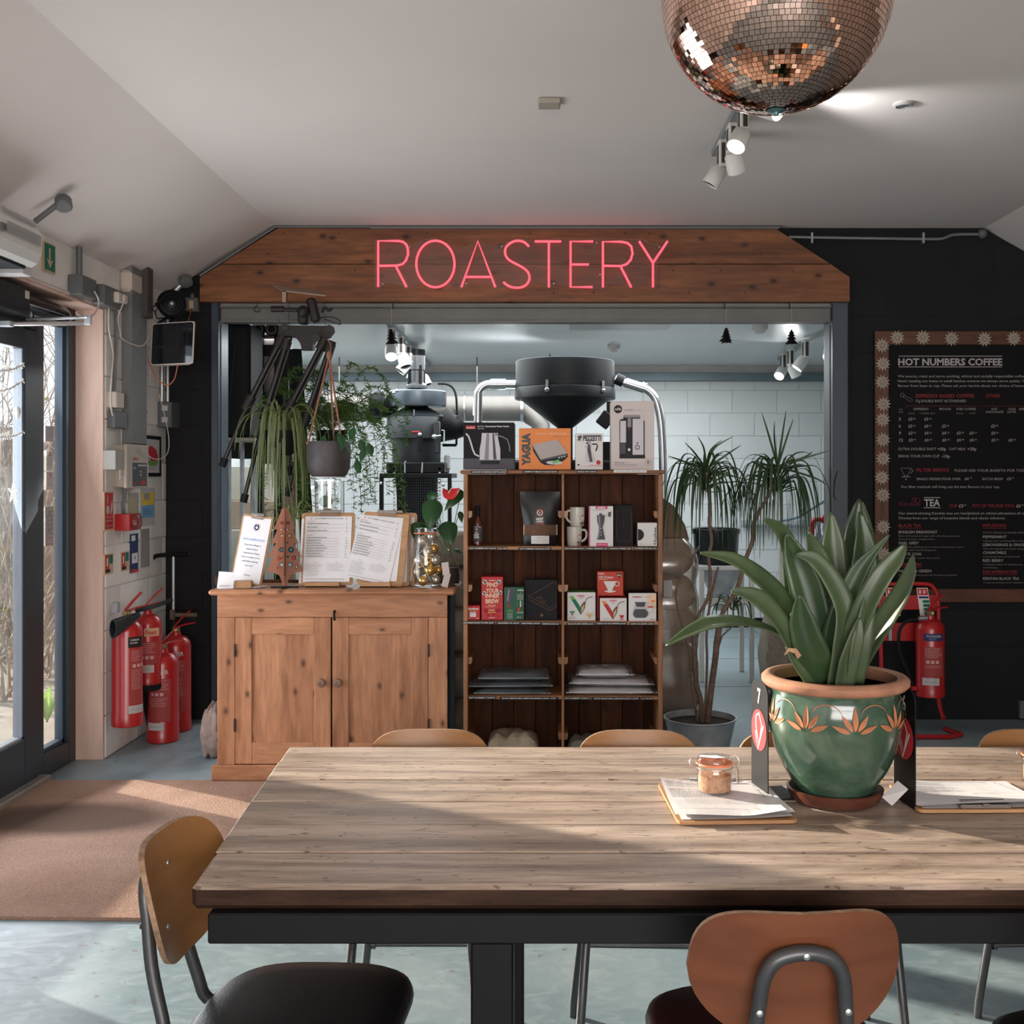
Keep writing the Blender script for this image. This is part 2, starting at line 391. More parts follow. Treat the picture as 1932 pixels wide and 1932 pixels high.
def floor_mat(name, base, hi, patch, chip=True, pscale=1.3):
    t = NT(name); v = t.coord(off=False); f = t.noise(v, pscale, 6, .62, .8); c = t.ramp(f, [(.30, patch), (.50, base), (.70, hi)])
    v2 = t.coord((1, 2.2, 1), off=False, rot=(0, 0, .5)); f2 = t.noise(v2, 6, 7, .72, 2.2); c = t.mix(t.ramp(f2, [(.48, 0), (.70, .38)]), c, tuple(min(1, q*1.35) for q in hi))
    if chip:
        f3 = t.noise(v, 26, 5, .6); f4 = t.noise(v, 1.1, 2, .5)
        a = t.n('Math', operation='MULTIPLY'); t.l(t.ramp(f3, [(.63, 0), (.66, 1)]), a.inputs[0]); t.l(t.ramp(f4, [(.54, 0), (.62, 1)]), a.inputs[1])
        c = t.mix(a.outputs[0], c, (.17, .11, .085))
        f5 = t.noise(v, 60, 2, .5); c = t.mix(t.ramp(f5, [(.74, 0), (.77, .6)]), c, (.06, .055, .05))
    t.l(c, t.b.inputs['Base Color']); t.l(t.ramp(f2, [(.3, .30), (.7, .52)]), t.b.inputs['Roughness']); t.bump(f2, .08, .003); return t.m
M['floor'] = floor_mat('painted_concrete', (.215, .285, .31), (.31, .37, .39), (.155, .225, .26))
M['floor2'] = floor_mat('roastery_floor', (.20, .26, .275), (.26, .315, .325), (.16, .215, .235), chip=False)

# ------------------------------------------------------------------ room shell
LW, LG, RW, EY, BY, EH, CH = -2.34, -2.50, 3.42, 6.84, -4.0, 2.62, 3.02   # left wall, glazing line, right wall, end wall, back wall, eaves, ceiling
CL, CR = -1.66, 2.69                                                       # creases of the ceiling
OL, OR_, OT = -2.05, 1.775, 2.56                                           # opening to the roastery
mb = MB(); mb.box(-2.75, RW+.2, BY-.2, EY+.02, -.12, 0); struct('floor', mb, M['floor'])
mb = MB(); mb.box(-2.92, 3.2, EY+.02, 11.3, -.12, 0); fl2 = struct('floor', mb, M['floor2'])
mb = MB()
for x in (-1.6, -.4, .8, 2.0):
    mb.box(x, x+.006, EY+.1, 11, 0, .0012)
for y in (7.9, 9.1, 10.3): mb.box(-2.78, 2.95, y, y+.008, 0, .0012)
obj('floor_joint', mb, M['pdg'], fl2)
def ceil_piece(a, b, y0, y1, t=.12):
    (x0, z0), (x1, z1) = a, b; m_ = MB()
    m_.add([(x0, y0, z0), (x1, y0, z1), (x1, y1, z1), (x0, y1, z0), (x0, y0, z0+t), (x1, y0, z1+t), (x1, y1, z1+t), (x0, y1, z0+t)],
           [(0, 1, 2, 3), (7, 6, 5, 4), (0, 4, 5, 1), (1, 5, 6, 2), (2, 6, 7, 3), (3, 7, 4, 0)]); return m_
mb = ceil_piece((CL, CH), (CR, CH), BY, EY)
for q in (ceil_piece((LW-.02, EH-.01), (CL, CH), BY, EY), ceil_piece((CR, CH), (RW+.02, EH-.03), BY, EY)): mb.add(q.v, q.f)
struct('ceiling', mb, M['ceiling'])

def blocks(parent, O, U, N, W, Hh, mat, bw=.44, bh=.225, th=.008, holes=(), inset=.003, course0=0.0, name='block', half=0):
    """individual masonry blocks standing proud of a wall slab; holes = (u0,u1,v0,v1)"""
    O, U, N = V(O), V(U), V(N); Z = V((0, 0, 1)); cache = {}; off = ROOT[parent.name]; nrow = int(math.ceil((Hh-course0)/bh))
    for r in range(nrow):
        v0 = course0+r*bh; v1 = min(v0+bh, Hh)
        if v1-v0 < .03: continue
        u = -bw/2 if (r+half) % 2 else 0.0
        while u < W-.02:
            a, b = max(u, 0), min(u+bw, W); u += bw
            segs = [(a, b)]
            for (h0, h1, g0, g1) in holes:
                if g0 < (v0+v1)/2 < g1:
                    ns = []
                    for (p, q) in segs:
                        if q <= h0 or p >= h1: ns.append((p, q)); continue
                        if p < h0: ns.append((p, h0))
                        if q > h1: ns.append((h1, q))
                    segs = ns
            for (p, q) in segs:
                if q-p < .03: continue
                k = (round(q-p, 3), round(v1-v0, 3))
                if k not in cache:
                    m_ = MB(); w2, h2 = k[0]-inset, k[1]-inset
                    m_.M = Matrix((( *U,), (*(-N),), (*Z,))).transposed()
                    m_.box(inset, w2, -th, .004, inset, h2, .0025); cache[k] = mesh_of(m_, name, mat)
                o = bpy.data.objects.new(name, cache[k]); col.objects.link(o); o.parent = parent; o.location = O+U*p+Z*v0-off+N*rnd.uniform(-.001, .001)
# left wall: block pier between glazing and corner, lintel above the glazing
mb = MB(); mb.box(LW-.22, LW, 5.89, EY+.2, 0, EH+.05); mb.box(LW-.22, LW, BY, 5.89, 2.40, EH+.05); mb.box(LW-.22, LW, BY, 3.64, 0, 2.40)  # solid run short of the door added out of view, shading the near table
wl = struct('wall_left', mb, M['white_block'])
blocks(wl, (LW, 5.895, 0), (0, 1, 0), (1, 0, 0), EY-5.9, 2.40, M['white_block'])
mb = MB(); mb.box(LW-.04, LW+.012, 3.64, 5.885, 2.385, 2.40, .002); struct('trim_1', mb, M['cream'])
# plywood lining of the reveal
mb = MB(); mb.box(LG-.04, LW+.004, 5.872, 5.889, 0, 2.385, .0015); mb.box(LG-.04, LW+.004, 3.64, 5.87, 2.372, 2.385, .001); struct('trim_2', mb, M['ply'])
# end wall with the opening
mb = MB(); mb.box(LW-.2, OL, EY, EY+.16, 0, CH+.1); mb.box(OR_, RW+.2, EY, EY+.16, 0, CH+.1); mb.box(OL, OR_, EY, EY+.16, OT, CH+.1)
we = struct('wall_end', mb, M['dark_wall'])
blocks(we, (OR_+.1, EY, 0), (1, 0, 0), (0, -1, 0), RW-OR_-.1, 2.95, M['dark_wall'], th=.002, inset=.0015)
blocks(we, (LW+.01, EY, 0), (1, 0, 0), (0, -1, 0), OL-LW-.02, 2.55, M['dark_wall'], th=.002, inset=.0015)
# right wall and the wall with the big windows behind the camera
mb = MB(); mb.box(RW, RW+.2, BY, EY, 0, EH+.1); struct('wall_right', mb, pbr('right_wall', (.22, .19, .17), .8))
mb = MB(); mb.box(LW-.2, -1.7, BY-.2, BY, 0, 3.1); mb.box(2.9, RW+.2, BY-.2, BY, 0, 3.1); mb.box(-1.7, 2.9, BY-.2, BY, 0, .55); mb.box(-1.7, 2.9, BY-.2, BY, 2.5, 3.1)
struct('wall_back', mb, M['white'])
mb = MB()
for x in (-1.7, -.17, 1.36, 2.84): mb.box(x, x+.06, BY-.12, BY-.05, .55, 2.5)
mb.box(-1.7, 2.9, BY-.12, BY-.05, .55, .61); mb.box(-1.7, 2.9, BY-.12, BY-.05, 2.44, 2.5); wb = struct('window_1', mb, M['frame'])
mb = MB(); mb.box(-1.66, 2.86, BY-.09, BY-.085, .6, 2.45); obj('pane', mb, M['glass'], wb)
# steel posts and lintel of the roller shutter
mb = MB(); mb.box(OL, OL+.045, EY-.03, EY+.19, 0, OT, .004); mb.box(OR_-.02, OR_+.075, EY-.03, EY+.19, 0, OT, .004); struct('trim_3', mb, pbr('post_paint', (.035, .05, .07), .4))
mb = MB(); mb.box(OL+.04, OR_-.02, EY+.02, EY+.16, OT-.025, OT+.12); struct('trim_4', mb, pbr('lintel_cream', (.30, .29, .27), .6))
mb = MB(); mb.box(OL+.045, OR_-.02, EY+.02, EY+.14, 2.448, 2.532, .003); mb.box(OL+.045, OR_-.02, EY-.002, EY+.03, 2.532, 2.541); mb.box(OL+.045, OR_-.02, EY+.0, EY+.03, 2.442, 2.450)
tag(obj('roller_shutter', mb, pbr('shutter_grey', (.16, .155, .145), .55)), 'grey rolled-up shutter bar across the top of the roastery opening', 'shutter')
mb = MB(); mb.box(OL+.046, OL+.05, EY+.02, EY+.15, 0, 2.43); obj('guide', mb, M['frame_blue'], bpy.data.objects['roller_shutter'])
mb = MB(); mb.box(OR_-.025, OR_-.021, EY+.03, EY+.15, 0, 2.43); mb.box(OR_-.03, OR_-.025, EY+.03, EY+.06, 1.0, 1.55); obj('guide', mb, M['grey_plastic'], bpy.data.objects['roller_shutter'])
# roastery shell
RY, RC = 11.0, 2.585
mb = MB(); mb.box(-2.92, 3.2, RY, RY+.2, 0, 3.1); wr = struct('wall_roastery_back', mb, M['back_block'])
blocks(wr, (-2.78, RY, 0), (1, 0, 0), (0, -1, 0), 5.72, 2.43, M['back_block'], inset=.0025, th=.008, course0=.09)
mb = MB(); mb.box(-2.92, -2.78, EY+.18, RY, 0, 3.1); struct('wall_roastery_left', mb, M['back_block'])
mb = MB(); mb.box(2.95, 3.15, EY+.16, RY, 0, 3.1); struct('wall_roastery_right', mb, M['back_block'])
mb = MB(); mb.box(-2.92, 3.15, EY+.16, RY+.1, RC, RC+.1); rc_ = struct('ceiling', mb, pbr('roastery_ceiling', (.66, .69, .70), .28, var=.04, spec=.5))
mb = MB(); mb.box(-2.78, 2.95, RY-.012, RY, 0, .09); struct('baseboard_roastery', mb, M['black'])
mb = MB(); mb.box(-2.78, 2.95, RY-.06, RY-.012, 2.43, 2.51, .004)
for x in (-2.6, -1.2, .3, 1.45, 2.4): mb.box(x, x+.02, RY-.066, RY-.06, 2.46, 2.48)
tag(obj('cable_tray', mb, pbr('tray_blue_grey', (.16, .21, .235), .45, .4)), 'blue-grey metal cable tray along the roastery back wall', 'cable tray')
mb = MB(); mb.box(-2.78, 2.95, RY-.02, RY-.005, 2.51, RC); struct('trim_5', mb, pbr('coving', (.52, .50, .47), .6))

# fascia board of two long planks with clipped corners
bd = thing('sign_board', 'long knotty brown board of two planks with clipped corners behind the red lit word', 'sign board', (XX(990, 6.78), 6.80, 2.56))
Yb = 6.765; pts = {k: P(*k, Yb) for k in ()}
def pix_prism(name, poly, y0, y1, mat, parent): m_ = MB(); m_.prism([(XX(a, y0), ZZ(b, y0)) for a, b in poly], y0, y1); return obj(name, m_, mat, parent)
pix_prism('plank', [(377, 569), (377, 524), (417, 499), (1568, 499), (1603, 523), (1603, 569)], Yb, EY-.003, BEAMW, bd)
pix_prism('plank', [(418, 497.6), (524, 430.5), (1462, 430.5), (1566, 497.6)], Yb+.002, EY-.003, BEAMW, bd)
mb = MB(); rnd.seed(4)
for i in range(26):
    x = rnd.choice([400+45*i, 415+45*i]); y = rnd.choice([440, 478, 510, 552])
    if 470 < x < 1540: p = P(x, y, Yb-.0015); mb.lathe([(.0045, 0), (.003, .002)], 8, p, M=Matrix.Rotation(PI/2, 3, 'X'))
obj('nail_heads', mb, M['pk'], bd)['kind'] = 'stuff'
mb = MB(); y = EY-.075
mb.tube([P(377, 520, y), P(520, 427.5, y), P(700, 427.5, y)], .009, 6); mb.tube([P(700, 429, y), P(1470, 429, y)], .011, 6)
tag(obj('cable_conduit', mb, M['grey_plastic']), 'thin dark conduit following the top edge of the long board under the ceiling', 'conduit')
cd = MB(); y = EY-.03; cd.tube(smooth_path([P(1488, 447, y), P(1600, 449, y), P(1745, 451, y), P(1778, 450, y), P(1800, 443, y), P(1845, 442, y)], 4), .0095, 8)
cdo = tag(obj('wall_conduit', cd, M['conduit'], base=P(1488, 447, y)), 'thin grey metal conduit along the top of the charcoal wall beside the board', 'conduit')
for x in (1531, 1741):
    m_ = MB(); p = P(x, 450, EY-.02); m_.box(p.x-.008, p.x+.008, p.y-.022, p.y+.02, p.z-.035, p.z+.035, .004); obj('saddle_clip', m_, M['steel'], cdo)
m_ = MB(); p = P(1853, 441, EY-.02); m_.sphere(p, .03, 10, 6); obj('end_box', m_, M['grey_plastic'], cdo)

# ------------------------------------------------------------------ glazed door on the left
dr = MB(); X0, X1 = LG-.05, LG+.02
dr.box(X0, X1, 5.79, 5.872, 0, 2.372, .004); dr.box(X0, X1, 5.42, 5.50, .0, 2.372, .004)               # side light posts
dr.box(X0+.002, X1-.002, 5.5, 5.79, 0.001, .115, .003); dr.box(X0+.002, X1-.002, 5.5, 5.79, 2.29, 2.370, .003)
dr.box(X0, X1, 3.64, 5.419, 2.205, 2.371, .003); dr.box(X0, X1, 3.64, 3.715, 0, 2.204, .003); dr.box(X0+.003, X1-.003, 3.72, 5.42, -.01, .016)
fr = struct('window_2', dr, M['frame'])
m_ = MB(); m_.box(LG-.02, LG-.014, 5.5, 5.79, .11, 2.295); obj('pane', m_, M['glass'], fr)
m_ = MB(); m_.box(LG-.045, LG-.005, 5.765, 5.79, .11, 2.29); m_.box(LG-.045, LG-.005, 5.5, 5.79, .11, .135); obj('glazing_bead', m_, M['frame_blue'], fr)
for i, (y0, y1) in enumerate(((3.72, 5.43),)):
    m_ = MB(); x0, x1 = LG-.03, LG+.03; st = .10
    y1 -= .012; m_.box(x0, x1, y0, y0+st, .02, 2.2, .004); m_.box(x0, x1, y1-st-.04, y1, .02, 2.2, .004); m_.box(x0+.0015, x1-.0015, y0+st, y1-st-.04, .02, .25, .003); m_.box(x0+.0015, x1-.0015, y0+st, y1-st-.04, 2.10, 2.2, .003)
    d = obj('door_%d' % (i+1), m_, M['frame']); d['kind'] = 'structure'
    m_ = MB(); m_.box(LG-.004, LG+.004, y0+st, y1-st-.04, .25, 2.1); obj('pane', m_, M['glass'], d)
    m_ = MB(); m_.box(LG-.02, LG+.02, y1-st-.052, y1-st-.04, .25, 2.1); m_.box(LG-.02, LG+.02, y0+st, y1-st-.04, .25, .262); obj('glazing_bead', m_, pbr('bead_pale', (.32, .36, .42), .35), d)
m_ = MB(); m_.box(LG+.01, LG+.075, 4.3, 5.46, -.0, .035, .006); struct('trim_6', m_, pbr('threshold', (.22, .20, .17), .7, var=.3))
# door operator, arm, air curtain
op = thing('door_operator', 'long black door operator box above the glazed door', 'door operator', (LG+.06, 4.8, 2.28))
m_ = MB(); m_.box(LG+.022, LG+.15, 3.66, 5.08, 2.23, 2.355, .008); obj('housing', m_, M['black'], op)
m_ = MB(); m_.M = Matrix.Translation((LG+.085, 5.08, 2.288)) @ Matrix.Rotation(-PI/2, 4, 'X'); m_.lathe([(.058, 0), (.058, .42), (.055, .45), (.045, .485), (.025, .505), (.001, .51)], 20); obj('motor_cover', m_, pbr('gloss_black', (.008, .008, .01), .15, spec=.7), op)
m_ = MB(); m_.box(LG+.151, LG+.152, 5.02, 5.06, 2.30, 2.335); obj('badge', m_, M['cream'], op)
ar = thing('door_closer_arm', 'thin silver door arm below the black door operator', 'door arm', (LG+.3, 5.2, 2.2))
m_ = MB(); a = P(8, 607, 4.9); b = P(168, 602, 5.15); c = P(168, 610, 5.15); m_.tube([P(20, 611, 4.95), c], .010, 6); obj('arm', m_, M['steel'], ar)
m_ = MB(); m_.tube([P(50, 602, 5.2), P(166, 599, 5.12)], .007, 6); obj('arm', m_, M['steel'], ar)
m_ = MB(); p = P(166, 604, 5.13); m_.box(p.x-.015, p.x+.015, p.y-.01, p.y+.01, p.z-.022, p.z+.022, .003); obj('pivot', m_, M['galv'], ar); m_ = MB(); p = P(10, 611, 4.93); m_.box(p.x-.03, p.x+.03, p.y-.02, p.y+.02, p.z-.012, p.z+.012, .003); obj('pivot', m_, M['galv'], ar)
ac = thing('air_curtain', 'white rounded air curtain heater on the wall above the glazed door', 'air curtain', (-2.2, 4.4, 2.4))
m_ = MB(); prof = [(0, 0), (0, .20), (.06, .222), (.13, .212), (.185, .18), (.213, .13), (.21, .055), (.19, .015), (.17, 0)]
m_.prism([(a, b) for a, b in prof], 0, 1.10, frame=(V((LW+.002, 3.6, 2.378)), V((1, 0, 0)), V((0, 0, 1)), V((0, 1, 0)))); obj('housing', m_, M['offwhite'], ac)
gp = [V((LW+.002+a_, 0, 2.378+b_)) for a_, b_ in ((.215, .075), (.216, .125), (.205, .152), (.189, .181), (.168, .196), (.140, .211))]
for k in range(3):
    m_ = MB(); q0, q1 = gp[k*2]-(gp[k*2]-gp[k*2+1])*.06, gp[k*2+1]; n_ = V((.004, 0, .002+.003*k))
    for j in range(30):
        y = 4.38+j*.0098; u = V((0, y, 0)); w2 = V((0, .006, 0)); m_.add([q0+n_+u, q0+n_+u+w2, q1+n_+u+w2, q1+n_+u], [(0, 1, 2, 3)])
    obj('grille', m_, M['pg'], ac)
m_ = MB(); m_.box(LW+.02, LW+.16, 3.6, 4.66, 2.365, 2.379); obj('outlet', m_, M['matt_black'], ac)
m_ = MB(); m_.box(LW, LW+.15, 4.66, 4.74, 2.345, 2.378, .003); obj('bracket', m_, M['plg'], ac)
m_ = MB(); p = V((LW+.210, 4.34, 2.47)); m_.box(p.x, p.x+.02, p.y-.02, p.y+.02, p.z-.015, p.z+.015, .003); obj('switch', m_, M['grey_plastic'], ac)
# things stuck on or hung in the glazing
gx = LG-.008
for (y0, y1, py0, py1, mt, nm, lb) in ((5.52, 5.61, 804, 834, 'plg', 'notice', 'small blank pale card stuck on the narrow side window, topmost'),
        (5.53, 5.60, 850, 888, 'pw', 'notice', 'small white notice with red marks on the narrow side window, upper of two'),
        (5.53, 5.61, 890, 924, 'pw', 'notice', 'small white notice on the narrow side window just above the poster'),
        (5.52, 5.61, 955, 1030, 'plg', 'poster', 'pale printed poster low on the narrow side window')):
    y0 += .055; y1 += .055; yc = (y0+y1)/2; m_ = MB(); m_.box(gx, gx+.0015, y0, y1, ZZ(py1, yc), ZZ(py0, yc)); o = tag(obj(nm, m_, M[mt], base=(gx, yc, ZZ(py1, yc))), lb, nm)
    sh = Sheet(); sh.lines(.1, .9, .12, 7, .11, .03, M['pg'], seed=int(py0)); 
    if mt == 'pw': sh.rect(.4, .05, .48, .3, M['print_red'])
    if nm == 'poster': sh.ring(.5, .4, .2, .26, M['pg']); sh.rect(.05, .93, .95, .97, M['pfade'])
    hh = ZZ(py0, yc)-ZZ(py1, yc); sh.emit('print', o, lambda x, y, L, y0=y0, y1=y1, zt=ZZ(py0, yc), hh=hh: V((gx+.0018+L*.0002, y0+(y1-y0)*(1-x)*1.0, zt-y*hh)))
st = MB(); yc = 5.16; xq = LG+.035
def star_pts(c, r, k=5, q=.42, a0=PI/2): return [(c[0]+(r if i % 2 == 0 else r*q)*math.cos(a0+PI*i/k), c[1]+(r if i % 2 == 0 else r*q)*math.sin(a0+PI*i/k)) for i in range(2*k)]
for sg, yy, zz, lbl in ((1, 5.155, ZZ(928, 5.155), 'white wicker star hanging inside the glass door'),):
    m_ = MB(); O = [V((xq, yy+a, zz+b)) for a, b in [(.052*math.cos(PI/2+2*PI*i*2/5), .052*math.sin(PI/2+2*PI*i*2/5)) for i in range(5)]]
    m_.tube(O, .004, 5, closed=True); m_.tube([V((xq, yy, zz+.05)), V((xq, yy, zz+.30))], .0012, 4); tag(obj('star_ornament', m_, M['white'], base=(xq, yy, zz)), lbl, 'star ornament')
m_ = MB(); yy, zz = 5.19, ZZ(775, 5.19); m_.lathe([(.001, -.04), (.008, -.03), (.016, -.005), (.014, .01), (.004, .02), (.001, .022)], 12, (xq, yy, zz)); m_.tube([V((xq, yy, zz+.02)), V((xq, yy, zz+.28))], .001, 4)
tag(obj('bauble', m_, M['white'], base=(xq, yy, zz)), 'white teardrop bauble hanging inside the glass door above the star', 'bauble')
for i, (pa, pb, sag) in enumerate((((-40, 672), (38, 688), 30), ((-40, 720), (38, 718), 28), ((-40, 795), (40, 815), 26))):
    a = P(pa[0], pa[1], 4.78); b = P(pb[0], pb[1], 5.25); a.x = b.x = xq; pp = [a.lerp(b, t/24)+V((0, 0, -.045*math.sin(PI*t/24))) for t in range(25)]
    m_ = MB(); rnd.seed(i)
    for q in pp:
        for k in range(3): d = V((0, rnd.uniform(-1, 1), rnd.uniform(-1, 1)))*.014; m_.tube([q-d, q+d], .0022, 4, sm=False, caps=False)
    m_.tube(pp, .003, 5); tag(obj('tinsel_garland', m_, M['white'], base=pp[12]), ['uppermost white beaded garland across the glass door', 'middle white beaded garland across the glass door', 'lowest white beaded garland across the glass door'][i], 'garland')

# ------------------------------------------------------------------ outside the door
m_ = MB(); m_.box(-9, LG-.06, -1, 14, -.2, -.02); o = obj('ground', m_, pbr('gravel_ground', (.30, .26, .22), .9, var=.4, vs=6, bump=.6)); o['kind'] = 'structure'
rnd.seed(11)
def shrub(nm, x, y, n, h, label, spread=.5, thick=.012):
    root = thing(nm, label, 'shrub', (x, y, -.02), 'bare shrubs outside the glazed door')
    m_ = MB()
    for i in range(n):
        a = rnd.uniform(0, 2*PI); q = V((x+rnd.uniform(-.12, .12), y+rnd.uniform(-.2, .2), -.02)); d = V((math.cos(a)*spread, math.sin(a)*spread, 1)).normalized(); pp = [q.copy()]; L = h*rnd.uniform(.6, 1.1)
        for k in range(7):
            d = (d+V((rnd.uniform(-.28, .28), rnd.uniform(-.28, .28), rnd.uniform(-.12, .22)))).normalized(); q = q+d*L/7; pp.append(q.copy())
            if k > 0:
                for _ in range(2):
                    e = (d+V((rnd.uniform(-1, 1), rnd.uniform(-1, 1), rnd.uniform(-.4, .6)))).normalized(); tw = [q.copy()]; z = q.copy()
                    for _k in range(3): e = (e+V((rnd.uniform(-.3, .3), rnd.uniform(-.3, .3), rnd.uniform(-.2, .2)))).normalized(); z = z+e*L*.075; tw.append(z.copy())
                    m_.tube(tw, [thick*.35, thick*.28, thick*.2, thick*.1], 4, sm=True, caps=False)
        m_.tube(pp, [thick*(1-.11*k) for k in range(8)], 5, caps=False)
    obj('branches', m_, M['twig'], root)['kind'] = 'stuff'
    m_ = MB()
    for i in range(n*7):
        c = V((x+rnd.gauss(0, spread*.55), y+rnd.gauss(0, spread*.6), abs(rnd.gauss(0, h*.35)))); a = rnd.uniform(0, 2*PI); d = V((math.cos(a), math.sin(a), rnd.uniform(-.6, .3))).normalized()
        m_.blade([c, c+d*.04, c+d*.08], [.008, .03, .002], (0, 0, 1), .1, cols=2)
    obj('leaves', m_, leafmat('shrub_leaf', (.10, .12, .04), (.28, .20, .09)), root)['kind'] = 'stuff'
for x, y, n, h, lb in ((-3.85, 8.3, 14, 2.4, 'bare brown shrub nearest the fence, seen through the narrow side window'), (-4.35, 9.05, 18, 3.0, 'tall tangle of bare twigs behind the hanging white star'),
        (-5.0, 10.2, 18, 3.4, 'tallest bare shrub against the bright sky beyond the garlands'), (-3.75, 7.65, 10, 1.7, 'low bare shrub beyond the lower part of the glass door')):
    shrub('shrub', x, y, n, h, lb, .36)
m_ = MB()
for i in range(14):
    m_.M = Matrix.Translation((-3.03, 6.76, 0)) @ Matrix.Scale(.55, 4); a = i*2.4; d = V((math.cos(a), math.sin(a), .9)).normalized(); L = .16+.015*i; q = V((0, 0, .0))
    m_.blade([q, d*L*.5+V((0, 0, .12)), d*L+V((0, 0, .18)), d*L*1.3+V((0, 0, .14))], [.02, .05, .045, .004], (0, 0, 1), .12)
tag(obj('leafy_plant', m_, leafmat('bright_leaf', (.16, .30, .13), (.34, .42, .16)), base=(-3.03, 6.76, 0)), 'small bright green leafy plant outside the narrow side window', 'plant')
FB = pbr('fence_board', (.15, .10, .075), .8, var=.35, vs=3)
fe = thing('timber_fence', 'dark brown timber fence outside beyond the narrow side window', 'fence', (-5, 11.5, 0))
for i in range(16):
    m_ = MB(); x = -3.5-i*.22; m_.box(x-.2, x, 11.5, 11.53, -.02, 2.0+.01*(i % 3), .004); obj('board', m_, FB, fe)
# ------------------------------------------------------------------ table of six planks
def table_wood():
    t = NT('weathered_oak'); v = t.coord((.30, 1.6, 1)); v1 = t.coord((.10, 1.3, 1))
    f = t.noise(v, 3.2, 6, .62, 2.4); c = t.ramp(f, [(.25, (.20, .135, .098)), (.45, (.40, .30, .235)), (.68, (.58, .455, .37))])
    wv = t.n('TexWave', wave_type='RINGS', rings_direction='Z'); t.l(v1, wv.inputs[0]); wv.inputs['Scale'].default_value = 2.2; wv.inputs['Distortion'].default_value = 7; wv.inputs['Detail'].default_value = 3; wv.inputs['Detail Scale'].default_value = 1.3
    c = t.mix(.62, c, t.ramp(wv.outputs['Fac'], [(.0, .55), (.30, 1.0), (1, 1.08)]), 'MULTIPLY')
    f2 = t.noise(t.coord((1.2, 30, 10)), 7, 4, .6, .3); c = t.mix(.65, c, t.ramp(f2, [(.34, .45), (.52, 1.06)]), 'MULTIPLY')
    f3 = t.noise(t.coord((9, 26, 9)), 3.3, 3, .5); c = t.mix(t.ramp(f3, [(.645, 0), (.69, .75)]), c, (.09, .062, .045))
    t.l(c, t.b.inputs['Base Color']); t.l(t.ramp(f, [(.3, .38), (.7, .52)]), t.b.inputs['Roughness']); t.i('Specular IOR Level', .45); t.bump(f2, .35, .0015); return t.m
TOPW = table_wood()
EDGEW = wood('dark_oak_edge', (.016, .008, .005), (.075, .036, .020), 'x', 2.0, spec=.15, rough=.6, streak=.7)  # edge faces are a darker brown than the plank tops
tb = thing('dining_table', 'long plank-topped dining table with weathered grey-brown boards on a black steel frame', 'table', (.6, 2.55, 0))
ys = [1574/(q-897) for q in (1670, 1607, 1555, 1511, 1471, 1437, 1408)]
rnd.seed(3)
for i in range(6):
    y0, y1 = ys[i]+.0012, ys[i+1]-.0012; m_ = MB(); x0 = -.648-.062*(y0-ys[0])/(ys[6]-ys[0])+rnd.uniform(-.003, .003); dz = rnd.uniform(-.0012, .0012)
    if i == 0: m_.box(x0, 1.95, y0, y1, .704, .75+dz, .009)
    else: m_.box(x0, 1.95+rnd.uniform(-.01, .01), y0, y1, .71, .75+dz, .0035)
    for v_ in m_.v:
        if v_.x < 0: v_.x -= .062*(v_.y-y0)/(ys[6]-ys[0])
    for j, fc in enumerate(m_.f):
        a, b, c = (m_.v[q] for q in fc[:3]); n = (b-a).cross(c-a).normalized()
        if n.z < .35: m_.m[j] = 1
    obj('plank', m_, [TOPW, EDGEW], tb)
m_ = MB(); m_.box(-.615, 1.9, 2.022, 2.10, .648, .7035, .003); obj('beam', m_, M['black'], tb)
m_ = MB(); m_.box(-.655, 1.9, 2.96, 3.04, .648, .7095, .003); obj('beam', m_, M['black'], tb)
m_ = MB(); m_.box(-.60, -.54, 2.10, 2.96, .655, .70, .003); obj('beam', m_, M['black'], tb)
for x, y in ((-.137, 2.025), (-.137, 2.965), (1.55, 2.025), (1.55, 2.965)):
    m_ = MB(); m_.box(x, x+.078, y, y+.072, 0, .65, .004); obj('leg', m_, M['black'], tb)

